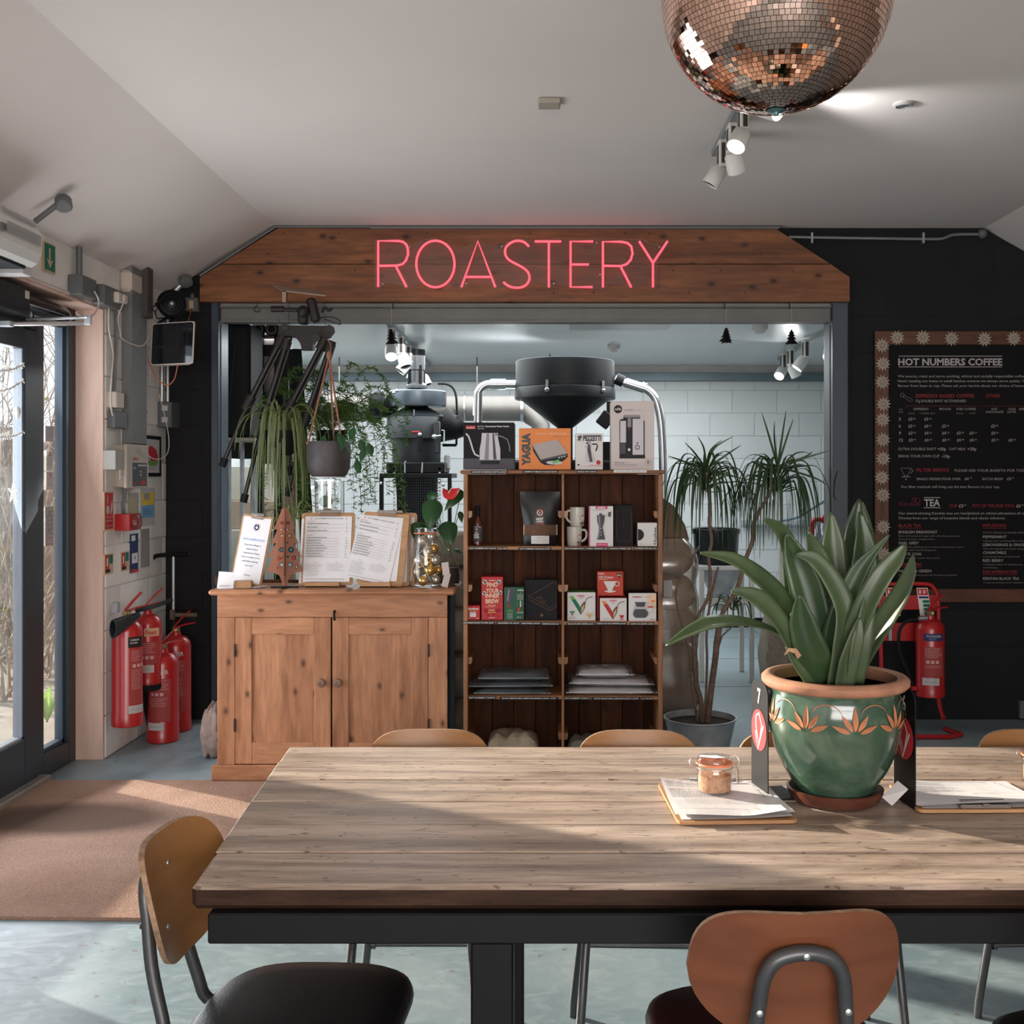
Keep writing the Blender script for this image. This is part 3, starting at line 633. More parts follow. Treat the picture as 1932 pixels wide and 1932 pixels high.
# ------------------------------------------------------------------ chairs
CHW = wood('beech_ply', (.125, .040, .018), (.21, .072, .033), 'x', .6, rough=.36, streak=.25, spec=.5)
CHW2 = wood('golden_ply', (.27, .115, .035), (.42, .20, .075), 'x', .6, rough=.36, streak=.25, spec=.5)
PLYE = pbr('ply_edge', (.36, .22, .13), .6, var=.5, vs=60)
VINYL = {'black': pbr('black_vinyl', (.006, .006, .0065), .42, var=.05, bump=.15, bs=220), 'maroon': pbr('maroon_vinyl', (.030, .005, .006), .42, var=.05, bump=.15, bs=220)}
SCREW = pbr('screw', (.6, .6, .58), .3, .9, var=0)
def superpt(a, w_, h_, p=3.0):
    c, s_ = math.cos(a), math.sin(a); return (math.copysign(abs(c)**(2/p), c)*w_, math.copysign(abs(s_)**(2/p), s_)*h_)
def make_chair(label, seat='black', ply=None, group='school chairs around the long table'):
    ply = ply or CHW; root = thing('dining_chair', label, 'chair', (0, 0, 0), group); B = V((0, 0, 0))
    # seat pad: rounded square, domed (local +y is the sitter's front)
    m_ = MB(); n = 40; rings = [(.90, .425), (1.0, .432), (1.02, .443), (1.0, .455), (.93, .464), (.7, .468), (.35, .470)]; vs = []
    for sc_, z in rings:
        for j in range(n): x, y = superpt(2*PI*j/n, .205, .20, 3.2); vs.append((x*sc_*(1+.05*y/.2), y*sc_, z))
    fs = [(i*n+j, i*n+(j+1) % n, (i+1)*n+(j+1) % n, (i+1)*n+j) for i in range(len(rings)-1) for j in range(n)]
    fs += [tuple(reversed(range(n))), tuple((len(rings)-1)*n+j for j in range(n))]; m_.add(vs, fs, 0, True); obj('seat', m_, VINYL[seat], root)
    m_ = MB(); m_.prism([superpt(2*PI*j/28, .19, .185, 3.2) for j in range(28)], .412, .4245, frame=(B, V((1, 0, 0)), V((0, 1, 0)), V((0, 0, 1)))); obj('seat_board', m_, ply, root)
    # moulded backrest: waisted rounded plate, curved in plan, leaning back
    m_ = MB(); W, Hb = .178, .122; th = .0115; zc = .684
    def bp(u, v, o):
        # u,v in [-1,1] on a disc-like domain -> plate outline
        x = u*W*(1-.24*max(0, -v)**1.6-.05*max(0, v)); z = v*Hb+.020*(u*u-.5)*(1 if v > 0 else -.0)*max(v, 0); yb = -.262-.055*(z/.11)*.5+.075*(x/.178)**2*.62
        return V((x, yb-o, zc+z))
    vs = []; fs = []; N = 48; R = 9
    def ring(o):
        r_ = []
        for i in range(R+1):
            for j in range(N):
                x, z = superpt(2*PI*j/N, 1, 1, 3.0); r_.append(bp(x*i/R, z*i/R, o))
        return r_
    A_ = ring(0); Bk = ring(th); m_.v = A_+Bk; K = len(A_)
    for i in range(R):
        for j in range(N):
            j2 = (j+1) % N; a, b, c, d = i*N+j, i*N+j2, (i+1)*N+j2, (i+1)*N+j
            m_.f += [(a, d, c, b), (K+a, K+b, K+c, K+d)]; m_.m += [0, 0]; m_.s += [True, True]
    for j in range(N): j2 = (j+1) % N; m_.f.append((R*N+j, K+R*N+j, K+R*N+j2, R*N+j2)); m_.m.append(1); m_.s.append(False)
    obj('backrest', m_, [ply, PLYE], root)
    # bent tube behind the backrest running down and forward under the seat
    pts = [(-.15, .10, .405), (-.115, -.10, .402), (-.100, -.185, .405), (-.092, -.232, .425), (-.086, -.248, .47), (-.078, -.272, .56), (-.070, -.284, .648)]
    pts += [(-.064, -.292, .692), (-.048, -.297, .720), (-.024, -.299, .731), (0, -.300, .734)]
    pts = pts+[(-x, y, z) for x, y, z in reversed(pts[:-1])]; m_ = MB(); m_.tube(smooth_path(pts, 4), .0125, 12); obj('back_frame', m_, M['tube'], root)
    m_ = MB()
    for (x, y, z) in ((-.072, -.284, .636), (.072, -.284, .636), (0, -.300, .733)):
        m_.lathe([(.006, 0), (.0055, .002), (.002, .0035)], 10, (x, -.262+.045*(abs(x)/.178)**2-.0275*(z-zc)/.11-.0, z), M=Matrix.Rotation(-PI/2, 3, 'X'))
        m_.lathe([(.006, 0), (.0055, .002), (.002, .0035)], 10, (x, y-.0115, z), M=Matrix.Rotation(PI/2, 3, 'X'))
    obj('screws', m_, SCREW, root)['kind'] = 'stuff'
    for sx in (-1, 1):
        m_ = MB(); m_.tube([(sx*.13, .13, .405), (sx*.145, .15, .38), (sx*.165, .175, .10), (sx*.167, .178, .045), (sx*.185, .19, 0)], .0115, 10); obj('leg', m_, M['tube'], root)
        m_ = MB(); m_.tube([(sx*.13, -.14, .405), (sx*.145, -.165, .38), (sx*.18, -.205, .05), (sx*.182, -.21, .0)], .0115, 10); obj('leg', m_, M['tube'], root)
    m_ = MB(); m_.tube([(-.162, -.186, .215), (.162, -.186, .215)], .0085, 8); m_.tube([(-.152, -.185, .215), (-.140, -.185, .215)], .013, 10); m_.tube([(.152, -.185, .215), (.140, -.185, .215)], .013, 10); obj('stretcher', m_, M['tube'], root)
    m_ = MB(); m_.tube([(-.13, .13, .402), (-.14, 0, .402), (-.13, -.14, .402), (0, -.16, .402), (.13, -.14, .402), (.14, 0, .402), (.13, .13, .402), (0, .15, .402)], .009, 8, closed=True); obj('seat_frame', m_, M['tube'], root)
    return root
chA = make_chair('wooden-backed chair with dark maroon seat, its back to us at the near table side', 'maroon')
chA.location = (.405, 2.085, 0); chA.rotation_euler.z = math.radians(2)
chB = make_chair('wooden-backed chair with round black seat at the left end of the table', 'black', CHW2)
chB.location = (-.475, 2.18, 0); chB.rotation_euler.z = math.radians(-90-5)
def place(src, x, y, a, label, s=1):
    c = copy_tree(src); c.location = (x, y, 0); c.rotation_euler.z = math.radians(a); c['label'] = label; c.scale = (1, 1, s); return c
place(chB, XX(809, 3.12), 2.86+.02, 180, 'orange-brown chair on the far side of the table in front of the pine cabinet', .975)
place(chB, XX(1198, 3.12), 2.87, 178, 'orange-brown chair on the far side of the table in front of the shelf unit', .975)
place(chB, XX(1505, 3.12), 2.86, 181, 'chair on the far side of the table mostly hidden behind the green pot', .975)
place(chB, XX(1962, 3.12), 2.88, 182, 'orange-brown chair on the far side at the cropped end of the table', .975)
place(chB, 1.045, 1.99, 6, 'black-seated chair on the near side, cut off by the frame edge')

# ------------------------------------------------------------------ door mat
def mat_mat():
    t = NT('coir_mat'); v = t.coord(off=False); f = t.noise(v, 1.4, 5, .6, .6); c = t.ramp(f, [(.32, (.26, .150, .105)), (.5, (.36, .225, .165)), (.68, (.42, .275, .21))])
    f2 = t.noise(v, 120, 3, .7); c = t.mix(.6, c, t.ramp(f2, [(.3, .55), (.7, 1.25)]), 'MULTIPLY')
    # worn damp stain with its own outline
    g = t.n('TexCoord'); mp = t.n('Mapping'); t.l(g.outputs['Object'], mp.inputs[0]); mp.inputs['Location'].default_value = (2.05*1.9, -4.83*3.6, 0); mp.inputs['Scale'].default_value = (1.9, 3.6, 1)
    gr = t.n('TexGradient', gradient_type='SPHERICAL'); t.l(mp.outputs[0], gr.inputs[0]); c = t.mix(t.ramp(gr.outputs['Fac'], [(.0, 0), (.4, .85)]), c, (.085, .055, .042))
    t.l(c, t.b.inputs['Base Color']); t.i('Roughness', .95); t.i('Specular IOR Level', .1); t.bump(f2, .9, .006); return t.m
m_ = MB(); m_.prism([(-2.43, 5.44), (-2.42, 3.77), (-.75, 3.73), (-.72, 5.44)], .0005, .012, frame=(V((0, 0, 0)), V((1, 0, 0)), V((0, 1, 0)), V((0, 0, 1))))
tag(obj('door_mat', m_, mat_mat()), 'large reddish-brown coir door mat with a dark damp stain', 'mat')

# ------------------------------------------------------------------ pine cabinet
YF = 5.43; KF = YF/F
def fx(px): return XX(px, YF)
def fz(py): return ZZ(py, YF)
cb = thing('pine_cabinet', 'old knotty pine cabinet with two panelled doors and round wooden knobs', 'cabinet', (fx(627), YF+.22, 0))
def part(name, mat, parent, *a, c=.003): m_ = MB(); m_.box(*a, c); return obj(name, m_, mat, parent)
topz = fz(1112)
part('top', PINE, cb, fx(396), fx(859), YF-.03, YF+.47, topz-.026, topz, c=.009)
part('top_rail', PINE, cb, fx(410), fx(844), YF, YF+.02, fz(1164.6), topz-.026, c=.002)
part('stile', PINEZ, cb, fx(410), fx(443.2), YF, YF+.02, fz(1443), fz(1165), c=.002); part('stile', PINEZ, cb, fx(808.4), fx(844), YF, YF+.02, fz(1443), fz(1165), c=.002)
part('plinth', PINE, cb, fx(400), fx(852), YF-.014, YF+.02, 0.0125, fz(1443), c=.005)
part('side_panel', M['matt_black'], cb, fx(844)-.012, fx(844), YF+.02, YF+.45, .013, topz-.026, c=.001); part('side_panel', PINEZ, cb, fx(410), fx(410)+.012, YF+.02, YF+.45, .013, topz-.026, c=.001)
part('back_panel', PINEZ, cb, fx(410), fx(844), YF+.44, YF+.45, .013, topz-.026, c=.001); part('bottom', PINE, cb, fx(412), fx(842), YF+.02, YF+.44, .05, .065)
for (a, b, p, q) in ((443.8, 624, 475, 593), (627, 807.8, 658, 776)):
    zt, zb, pt, pb_ = fz(1165.4), fz(1441.5), fz(1197), fz(1401)
    mid = (fx(a)+fx(b))/2; dr_ = part('door', PINEZ, cb, fx(p)-.006, fx(q)+.006, YF+.010, YF+.016, pb_-.006, pt+.006, c=0)
    part('door_stile', PINEZ, dr_, fx(a), fx(p), YF, YF+.02, zb, zt, c=.0018); part('door_stile', PINEZ, dr_, fx(q), fx(b), YF, YF+.02, zb, zt, c=.0018)
    part('door_rail', PINE, dr_, fx(p)+.0004, fx(q)-.0004, YF, YF+.02, pt, zt, c=.0018); part('door_rail', PINE, dr_, fx(p)+.0004, fx(q)-.0004, YF, YF+.02, zb, pb_, c=.0018)
    kx = 608 if a < 600 else 639
    m_ = MB(); m_.lathe([(.008, 0), (.009, .012), (.019, .020), (.0215, .027), (.018, .034), (.009, .036), (.008, .0345), (.001, .0345)], 20, (fx(kx), YF, fz(1287)), M=Matrix.Rotation(PI/2, 3, 'X'))
    obj('knob', m_, pbr('worn_knob', (.22, .125, .085), .45, var=.3, vs=40), dr_)
    hx = 443 if a < 600 else 808.5
    for hy in (1227, 1368):
        m_ = MB(); m_.tube([V((fx(hx), YF-.004, fz(hy-12))), V((fx(hx), YF-.004, fz(hy+12)))], .005, 8)
        for k in range(-2, 3): m_.tube([V((fx(hx), YF-.004, fz(hy)+k*.012-.001)), V((fx(hx), YF-.004, fz(hy)+k*.012+.001))], .0062, 8)
        obj('hinge', m_, pbr('old_iron', (.07, .045, .035), .6, .5, var=.3), dr_)
m_ = MB(); x = fx(631); m_.tube(smooth_path([V((x, YF-.002, fz(1153))), V((x, YF-.010, fz(1158))), V((x+.001, YF-.012, fz(1164))), V((x+.002, YF-.008, fz(1170)))], 4), .0055, 8); m_.box(x-.006, x+.006, YF-.003, YF, fz(1157), fz(1151), .001)
obj('latch', m_, M['black'], cb)

# ------------------------------------------------------------------ open shelf unit
SD = .30; SH = thing('shelf_unit', 'tall dark-stained wooden shelf unit stocked with boxes and mugs', 'shelf unit', (fx(1062), YF+.15, 0))
SHW = wood('shelf_edge_pine', (.16, .060, .026), (.43, .195, .085), 'x', 1.0, knots=.7, rough=.45, streak=.5, kscale=6)
SHWZ = wood('shelf_edge_pine_upright', (.16, .060, .026), (.43, .195, .085), 'z', 1.0, knots=.8, rough=.45, streak=.5, kscale=6)
zt = fz(887); part('side_panel', SHWZ, SH, fx(874.5), fx(882.5), YF, YF+SD, 0, zt-.02, c=.002); part('side_panel', SHWZ, SH, fx(1242.5), fx(1250.5), YF, YF+SD, 0, zt-.02, c=.002)
part('divider', SHWZ, SH, fx(1060.3), fx(1064.3), YF+.003, YF+SD, .04, zt-.02, c=.001); part('top', SHW, SH, fx(868), fx(1255), YF-.016, YF+SD+.01, zt-.019, zt, c=.007)
SZ = {}
for i, (yl, yr) in enumerate(((1031, 1031.5), (1171.5, 1172.5), (1313, 1314), (1455, 1455))):
    for sd_, (a, b, yy) in enumerate(((882.6, 1060.2, yl), (1064.4, 1242.4, yr))):
        z = fz(yy); SZ[(i, sd_)] = z; part('shelf', SHW, SH, fx(a), fx(b), YF+.001, YF+SD-.012, z-.017, z, c=.0015)
DW2 = wood('dark_matchboard_b', (.030, .010, .005), (.105, .038, .018), 'z', 1.0, knots=.6, spec=.12, rough=.6, streak=.5, kscale=4.5)
xb = fx(880); i = 0
while xb < fx(1245):
    x2 = min(xb+.1115, fx(1246)); part('plank', [DARKW, DW2][i % 2], SH, xb+.0012, x2-.0012, YF+SD-.011, YF+SD-.001, .02, zt-.02, c=.003); xb = x2; i += 1
for yy in (971, 1111, 1248.5, 1392):
    for x0, x1 in ((882.7, 890), (1053, 1060.1), (1064.5, 1071.8), (1235, 1242.3)):
        m_ = MB(); a, b = fx(x0), fx(x1); z0, z1 = fz(yy+6.5), fz(yy-6.5); inner = 1 if x0 in (882.7, 1064.5) else -1
        if inner > 0: poly = [(a, z1), (b, z1), (b, z0+.012), (b-.006, z0), (a, z0)]
        else: poly = [(a, z1), (b, z1), (b, z0), (a+.006, z0), (a, z0+.012)]
        m_.prism(poly, YF+.03, YF+SD-.014); obj('support_batten', m_, SHW if (int(x0) % 2) else CHW2, SH)
part('gap_light_stop', M['matt_black'], SH, fx(876), fx(1249), YF+SD-.0009, YF+SD+.003, .02, zt-.02, c=0)  # added sheet, stops light showing through the plank gaps
# printed price strips on the shelf edges
PRI = [(889, 958, 890.5, 'BODUM GOOSENECK KETTLE £85.00', 0), (986, 1053, 890, 'COMPACT BENCH SCALES £25.00', 0), (1089, 1126, 890, 'MOKA POT £39.00', 0), (1158, 1220, 889, 'WILF ELECTRIC GRINDER £100', 1),
       (884, 938, 1034.5, 'HOT NUMBERS HOT SAUCE', 0), (941, 956.5, 1035, '£6.50', 0), (978.5, 1040, 1035.5, 'HOT NUMBERS GRANOLA £7.90', 0), (1064, 1103, 1035, 'HOT NUMBERS MUG', 0), (1105, 1147, 1035, 'HARIO GRINDER £35', 0), (1149, 1192, 1035, 'FRENCH PRESS £30', 0), (1196, 1240, 1034.5, 'HUSKEE CUP 8oz £16', 0),
       (871, 934, 1175, 'AEROPRESS MICRO FILTERS £8.00', 0), (937, 981, 1175.5, 'AEROPRESS GO £40.00', 0), (982, 1020, 1176, 'AEROPRESS £35.00', 0), (1021, 1055.5, 1177, 'TIMEMORE SCALES £60', 0), (1069, 1121, 1177, 'V60 02 FILTER PAPERS £5.50', 0), (1124, 1183, 1176.5, 'HARIO V60 V02 DRIPPER £10.00', 0), (1188, 1234, 1177, 'HARIO V60 SERVER £18.00', 0),
       (883, 936, 1316.5, 'HOT NUMBERS T-SHIRTS', 0), (943, 1053, 1317.5, 'BLACK DESIGN-SMALL,MEDIUM,LARGE,X LARGE  £14.50', 0), (1063, 1113, 1317.5, 'HOT NUMBERS T-SHIRTS', 0), (1116, 1208, 1318, 'WHITE DESIGN-SMALL,MEDIUM,LARGE,X LARGE', 0), (1211, 1232, 1318, '£14.50', 0)]
for x0, x1, yc, tx, inv in PRI:
    yf = YF-.0165 if yc < 900 else YF-.0005
    m_ = MB(); m_.box(XX(x0, yf), XX(x1, yf), yf-.0012, yf+.001, ZZ(yc+2.7, yf), ZZ(yc-2.7, yf)); o = obj('price_strip', m_, M['pw'] if inv else M['pk'], SH)
    s_ = Sheet(); s_.text(tx, (x0+x1)/2, yc+1.25, 2.5, M['pg'] if inv else M['pw'], (x1-x0)*.92, 'c', bold=.02)
    s_.emit('lettering', o, planar(P(x0, yc, yf-.0013), (1, 0, 0), (0, 0, 1), (0, -1, 0), yf/F, x0, yc))
# ------------------------------------------------------------------ boxed goods: artwork is drawn in survey pixels
def carton(name, label, x0, x1, y0, y1, depth, mat, art=None, Y=None, group=None, cat='box', side=None, top=None, rot=0, c=.0015):
    Y = Y or YF+.02; X0, X1, Z0, Z1 = XX(x0, Y), XX(x1, Y), ZZ(y1, Y), ZZ(y0, Y)
    root = thing(name, label, cat, ((X0+X1)/2, Y, Z0), group); mats = [mat, side or mat, top or mat]
    m_ = MB(); m_.box(X0, X1, Y, Y+depth, Z0, Z1, c)
    for j, fc in enumerate(m_.f):
        a, b, d = (m_.v[q] for q in fc[:3]); n = (b-a).cross(d-a).normalized(); m_.m[j] = 0 if n.y < -.5 else (2 if abs(n.z) > .5 else 1)
    obj('carton', m_, mats, root)
    if art:
        s_ = Sheet(); art(s_); s_.emit('printed_front', root, planar((X0, Y, Z1), (1, 0, 0), (0, 0, 1), (0, -1, 0), Y/F, x0, y0))
    if rot: root.rotation_euler.z = math.radians(rot)
    return root
W_, K_, G_, LG_, DG_, R_ = M['pw'], M['pk'], M['pg'], M['plg'], M['pdg'], M['print_red']
silver = flat('print_silver', (.52, .49, .52), .4); silver2 = flat('print_silver_dark', (.20, .19, .20), .4); slate = flat('print_slate', (.075, .07, .085))
BK = pbr('box_black', (.013, .012, .014), .6, var=0, spec=.15); OR = flat('box_orange', (.76, .24, .065), .55); WB = flat('box_white', (.70, .67, .65), .55); PKB = flat('box_blush', (.60, .52, .50), .55)
logo_n = [0]
def logo(s_, x, y, r, txt=True, dark=None):
    s_.disc(x, y, r, R_); s_.disc(x, y, r*.82, W_); s_.disc(x, y, r*.58, dark or K_); s_.disc(x, y, r*.26, W_); s_.poly([(x-r*.34, y-r*.80), (x+r*.34, y-r*.80), (x, y-r*.28)], R_); s_.disc(x, y, r*.12, K_)
    if txt: s_.text('HOT', x, y+r*2.2, r*.75, W_, r*2.0, 'c', bold=.05); s_.text('NUMBERS', x, y+r*2.72, r*.36, W_, r*2.0, 'c', bold=.04); s_.rect(x-r, y+r*2.9, x+r, y+r*3.15, R_)
def a_kettle(s):
    s.rect(874, 865, 970, 886, slate)
    s.rect(879, 803, 897, 809.5, R_); s.text('bodum', 888, 808.2, 3.6, W_, 15, 'c'); s.text('BISTRO', 901, 805.8, 2.8, LG_, 13); s.text('Gooseneck Water Kettle', 915.5, 805.8, 2.8, W_, 45, bold=.03); s.text('1.0L 34oz', 901, 809.5, 2, W_, 12)
    s.poly([(909, 817), (938, 817), (941, 833), (944, 848), (944, 868), (905, 868), (905, 848), (908, 833)], silver); s.poly([(918, 817.5), (923, 817.5), (922, 867.5), (914, 867.5)], silver2); s.poly([(929, 818), (932, 818), (937, 867), (931, 867)], slate)
    s.rect(907, 869, 942, 876, K_); s.line([(879, 818), (884, 823), (888, 834), (892, 848), (896, 857), (904, 861)], 3.2, silver); s.line([(938, 822), (948, 824), (957, 829), (961, 840), (962, 852)], 1.8, silver2); s.rect(934, 816.5, 940, 822, silver2)
def a_scale(s):
    s.text('YAGUA', 999.5, 879, 14, DG_, 62, rot=-PI/2, bold=.07); s.text('COMPACT BENCH SCALE', 1069, 820, 3.4, flat('pale_orange', (.85, .55, .38)), 58, 'r'); s.text('2000g x 0.1g', 1069, 825, 2.6, flat('dull_orange', (.5, .17, .06)), 25, 'r')
    s.poly([(1005, 843), (1006, 851), (1019, 872), (1027, 877), (1045, 878), (1064, 869), (1071, 862), (1071, 855), (1068, 852), (1020, 868)], K_); s.poly([(1003, 840), (1051, 829), (1071, 856), (1070, 859), (1020, 870)], DG_); s.poly([(1004, 839), (1051, 829), (1071, 855), (1020, 867)], flat('scale_plate', (.42, .36, .34)))
    s.disc(1046, 873, 15, silver, 20, 3.6); s.poly([(1041, 871), (1054, 867), (1056, 872), (1043, 875)], flat('lcd_green', (.16, .50, .14))); s.text('YAGUA', 1030, 873, 2, W_, 9, rot=-.2)
    for k in range(3): s.disc(1055+5*k, 863.5-1.2*k, 1.4, W_, 10)
def a_moka(s):
    s.text('PEZZETTI', 1100, 831.3, 9.6, DG_, 34, bold=.06); s.poly([(1089, 823), (1097, 821), (1098, 826), (1095, 828), (1096, 832), (1094, 832), (1093, 829), (1091, 832), (1089, 831), (1091, 827)], DG_)
    s.poly([(1102, 841), (1118, 837), (1115, 847), (1107, 850)], silver); s.poly([(1105, 838), (1116, 836), (1113, 833), (1109, 833)], G_); s.poly([(1107, 850), (1114, 847), (1124, 868), (1118, 873), (1106, 872), (1104, 862)], silver); s.poly([(1109, 838), (1113, 838), (1118, 871), (1113, 872), (1108, 850)], DG_)
    s.line([(1117, 838), (1126, 838), (1127, 842), (1124, 851)], 2.4, K_); s.disc(1107.5, 836, 1.8, K_, 10); s.disc(1129, 872.5, 4.2, R_); s.text('italexpress', 1135, 879, 3, flat('rose', (.75, .30, .26)), 23, 'r'); s.line([(1096, 879.6), (1136, 879.6)], .5, M['pfade']); s.disc(1091.5, 877, 2.2, K_, 10, 1.5)
def a_grind(s):
    s.disc(1166, 772, 7.8, K_); s.text('wilfa', 1166, 774, 5, W_, 12, 'c'); s.text('CLASSIC', 1178.5, 775.3, 3.4, G_, 17, bold=.02); s.text('NYMALT', 1196.5, 775.3, 3.4, silver, 17)
    s.poly([(1177, 784), (1207, 784), (1208, 790), (1213, 791), (1216, 795), (1216, 858), (1217, 859), (1217, 865), (1168.5, 865), (1169, 858), (1168.5, 795), (1171, 791), (1176, 790)], K_)
    s.rect(1178, 783, 1207, 788, silver2); s.rect(1170, 794, 1181, 835, silver); s.rect(1193.5, 790, 1214, 858, silver); s.rect(1184, 789, 1191, 806, silver2); s.rect(1170, 836, 1180, 856, slate); s.disc(1202.5, 844, 4.4, K_); s.disc(1202.5, 844, 3.0, silver); s.disc(1202.5, 836, 1.5, K_, 10); s.disc(1187, 848.5, 2.6, W_); s.rect(1187, 805, 1188, 811, R_)
    s.text('Wilfa CLASSIC', 1159, 874, 2.2, DG_, 20); s.text('NYMALT', 1180, 874, 2.2, silver, 10); s.lines(1159, 1204, 876, 2, 2.4, .8, G_, 3); s.ring(1222.5, 872, 5.4, 5.9, silver2); s.text('5', 1222.5, 874.5, 5.4, DG_, None, 'c', bold=.04)
carton('kettle_box', 'black box printed with a gooseneck water kettle on top of the shelf unit', 874.5, 970, 797, 886, .22, BK, a_kettle)
carton('scale_box', 'orange box showing a bench scale on top of the shelf unit', 979, 1077, 808, 886, .06, OR, a_scale)
carton('moka_pot_box', 'small white box showing a moka pot on top of the shelf unit', 1086, 1137.5, 817.5, 886, .10, WB, a_moka)
carton('grinder_box', 'tall pale pink box showing an electric coffee grinder on top of the shelf unit', 1153, 1234, 757, 886, .19, PKB, a_grind, rot=-1.5)
# row 1
def a_hgr(s):
    s.rect(1111.2, 955, 1113, 1031, M['ppk']); s.rect(1124, 955, 1146, 960.5, M['ppk']); s.text('HARIO', 1135, 959.8, 4, W_, 15, 'c', bold=.04); s.lines(1118, 1151, 962, 1, 2, .9, G_, 2); s.text('DRIP & BREW', 1135, 1029.6, 2.2, W_, 18, 'c'); s.rect(1125, 1024.5, 1146.5, 1031, M['ppk']); s.lines(1127, 1145, 1027, 1, 2, 1.2, W_, 4)
    s.poly([(1126, 972), (1141, 972), (1140, 984), (1137, 994), (1139, 1006), (1142, 1018), (1126, 1018), (1129, 1006), (1130, 994), (1127, 984)], slate); s.poly([(1128, 973), (1132, 973), (1133, 994), (1130, 1016), (1127, 1016), (1131, 994)], silver2); s.disc(1133, 971, 3, DG_, 12); s.line([(1134, 971), (1149, 974)], .8, G_); s.poly([(1147, 967), (1153, 965), (1152, 975), (1148, 975)], DG_)
    for yy in (997, 1004, 1009): s.disc(1134, yy, 1.2, LG_, 8)
def a_fp(s): s.line([(1163, 963), (1191, 963), (1191, 1017), (1188, 1021), (1167, 1021), (1164, 1017)], .5, M['pbr'], True); s.line([(1177, 975), (1177, 996)], .4, M['pbr'])
def a_hk(s): s.poly([(1203.5, 998)]+[(1203.5+11.5*math.sin(a), 1009-11*math.cos(a)) for a in [PI*i/12 for i in range(13)]]+[(1203.5, 1020)], K_); s.text('Huskee.', 1238.5, 1027, 5.6, DG_, 34, rot=-PI/2, bold=.02); s.lines(1207, 1216, 1026, 1, 1, .9, G_, 2)
carton('hand_grinder_box', 'white and pink box showing a hand coffee grinder beside the mugs', 1111.5, 1157, 955, 1031, .09, WB, a_hgr, side=M['pw'])
carton('french_press_box', 'plain black box with thin bronze outline beside the pink and white box', 1158.5, 1194.5, 953, 1031, .10, BK, a_fp, Y=YF+.035)
carton('cup_box', 'small white box with half a black circle and sideways writing', 1203.5, 1240, 986.5, 1030.5, .085, WB, a_hk)
# row 2
RD = flat('box_red', (.50, .028, .035), .5); GN = flat('box_green', (.012, .085, .045), .5); RO = flat('box_vermilion', (.52, .05, .025), .5); cr = flat('print_cream', (.80, .58, .40))
def a_filt(s): s.text('AeroPress', 893, 1150.2, 3.4, W_, 21, 'c', bold=.06); s.text('Micro Filters', 893, 1153.4, 1.8, M['py'], 14, 'c'); s.rect(886.5, 1155.5, 898, 1164, W_); s.disc(892.2, 1155.5, 5.8, LG_, 14, 1.4); s.lines(882, 890, 1167, 1, 1, .8, M['pfade'], 2); s.lines(899, 904, 1166, 1, 1, 1, W_, 2)
def a_find(s):
    for x, y, r in ((914.5, 1098, 4.6), (941, 1098, 4.6), (913.5, 1119, 4.2), (943.5, 1118, 4.2)): s.disc(x, y, r, LG_, 14); s.disc(x+.8, y+1, r*.5, M['pbr'], 10); s.disc(x-1.5, y-1.5, r*.35, slate, 8)
    s.text('AeroPress', 929, 1095.8, 2, W_, 13, 'c', bold=.04)
    for t, y, w_ in (('FIND', 1107, 20), ('YOUR', 1118, 24), ('INNER', 1127.5, 26), ('BREW', 1138, 25)): s.text(t, 929, y, 8, cr, w_, 'c', bold=.03)
    s.text('5 Brew Styles', 928, 1142.8, 2, cr, 15, 'c', bold=.03); s.lines(916, 941, 1144.5, 1, 1, .7, cr, 2); s.lines(921, 935, 1149.5, 2, 2, .8, cr, 5, .1); dk = flat('map_red', (.28, .01, .015))
    s.poly([(912, 1149), (921, 1148.5), (922, 1151), (917, 1158), (914, 1153)], dk); s.poly([(934, 1149), (945, 1148.5), (944, 1153), (938, 1156), (934, 1152)], dk); s.poly([(919, 1158), (923, 1160), (921, 1167)], dk); s.poly([(929, 1157), (934, 1157), (932, 1164)], dk); s.disc(940, 1162, 2, dk, 8)
    for k in range(5): s.disc(922+k*3, 1155.3, 1.1, M['py'], 6)
    for k in range(5): s.disc(922.5+k*2.6, 1165, .9, W_, 6)
def a_go(s):
    s.rect(951, 1108, 973, 1171, GN); s.poly([(958, 1110), (970, 1109), (968, 1124), (962, 1141), (954, 1137), (956, 1124)], slate); s.poly([(959, 1112), (962, 1112), (959, 1134), (956, 1132)], silver2); s.disc(960, 1143, 5, M['pbr'], 12, 3.4); s.lines(957, 968, 1150, 3, 2, 1, M['pgr'], 7, .1); lm = flat('lime', (.22, .38, .06)); s.lines(957, 968, 1150, 3, 2, 1, lm, 7, .1); s.lines(957, 968, 1157.5, 5, 2.2, .7, LG_, 8, .2)
    s.rect(973.5, 1108, 974, 1171, M['pgr']); s.text('AeroPress', 982, 1114.5, 2.6, W_, 12, 'c', bold=.05); s.disc(982, 1117.5, 1.2, lm, 8); s.lines(975.5, 988, 1121, 6, 1.9, .7, LG_, 9, .1); s.poly([(981, 1133), (983, 1133), (983.5, 1145), (981, 1145)], silver); s.poly([(977, 1147), (981, 1145), (981.5, 1150), (979, 1153), (976.5, 1151)], R_); s.lines(975.5, 987.5, 1154, 2, 1.8, .9, LG_, 3, .1); s.lines(975.5, 978, 1136, 4, 2.4, .7, lm, 3); s.lines(985, 988, 1136, 4, 2.4, .7, lm, 4)
    for k in range(3): s.disc(977+4.4*k, 1164.5, 1.2, (W_, LG_, R_)[k], 8)
bronze = flat('bronze_line', (.20, .11, .055))
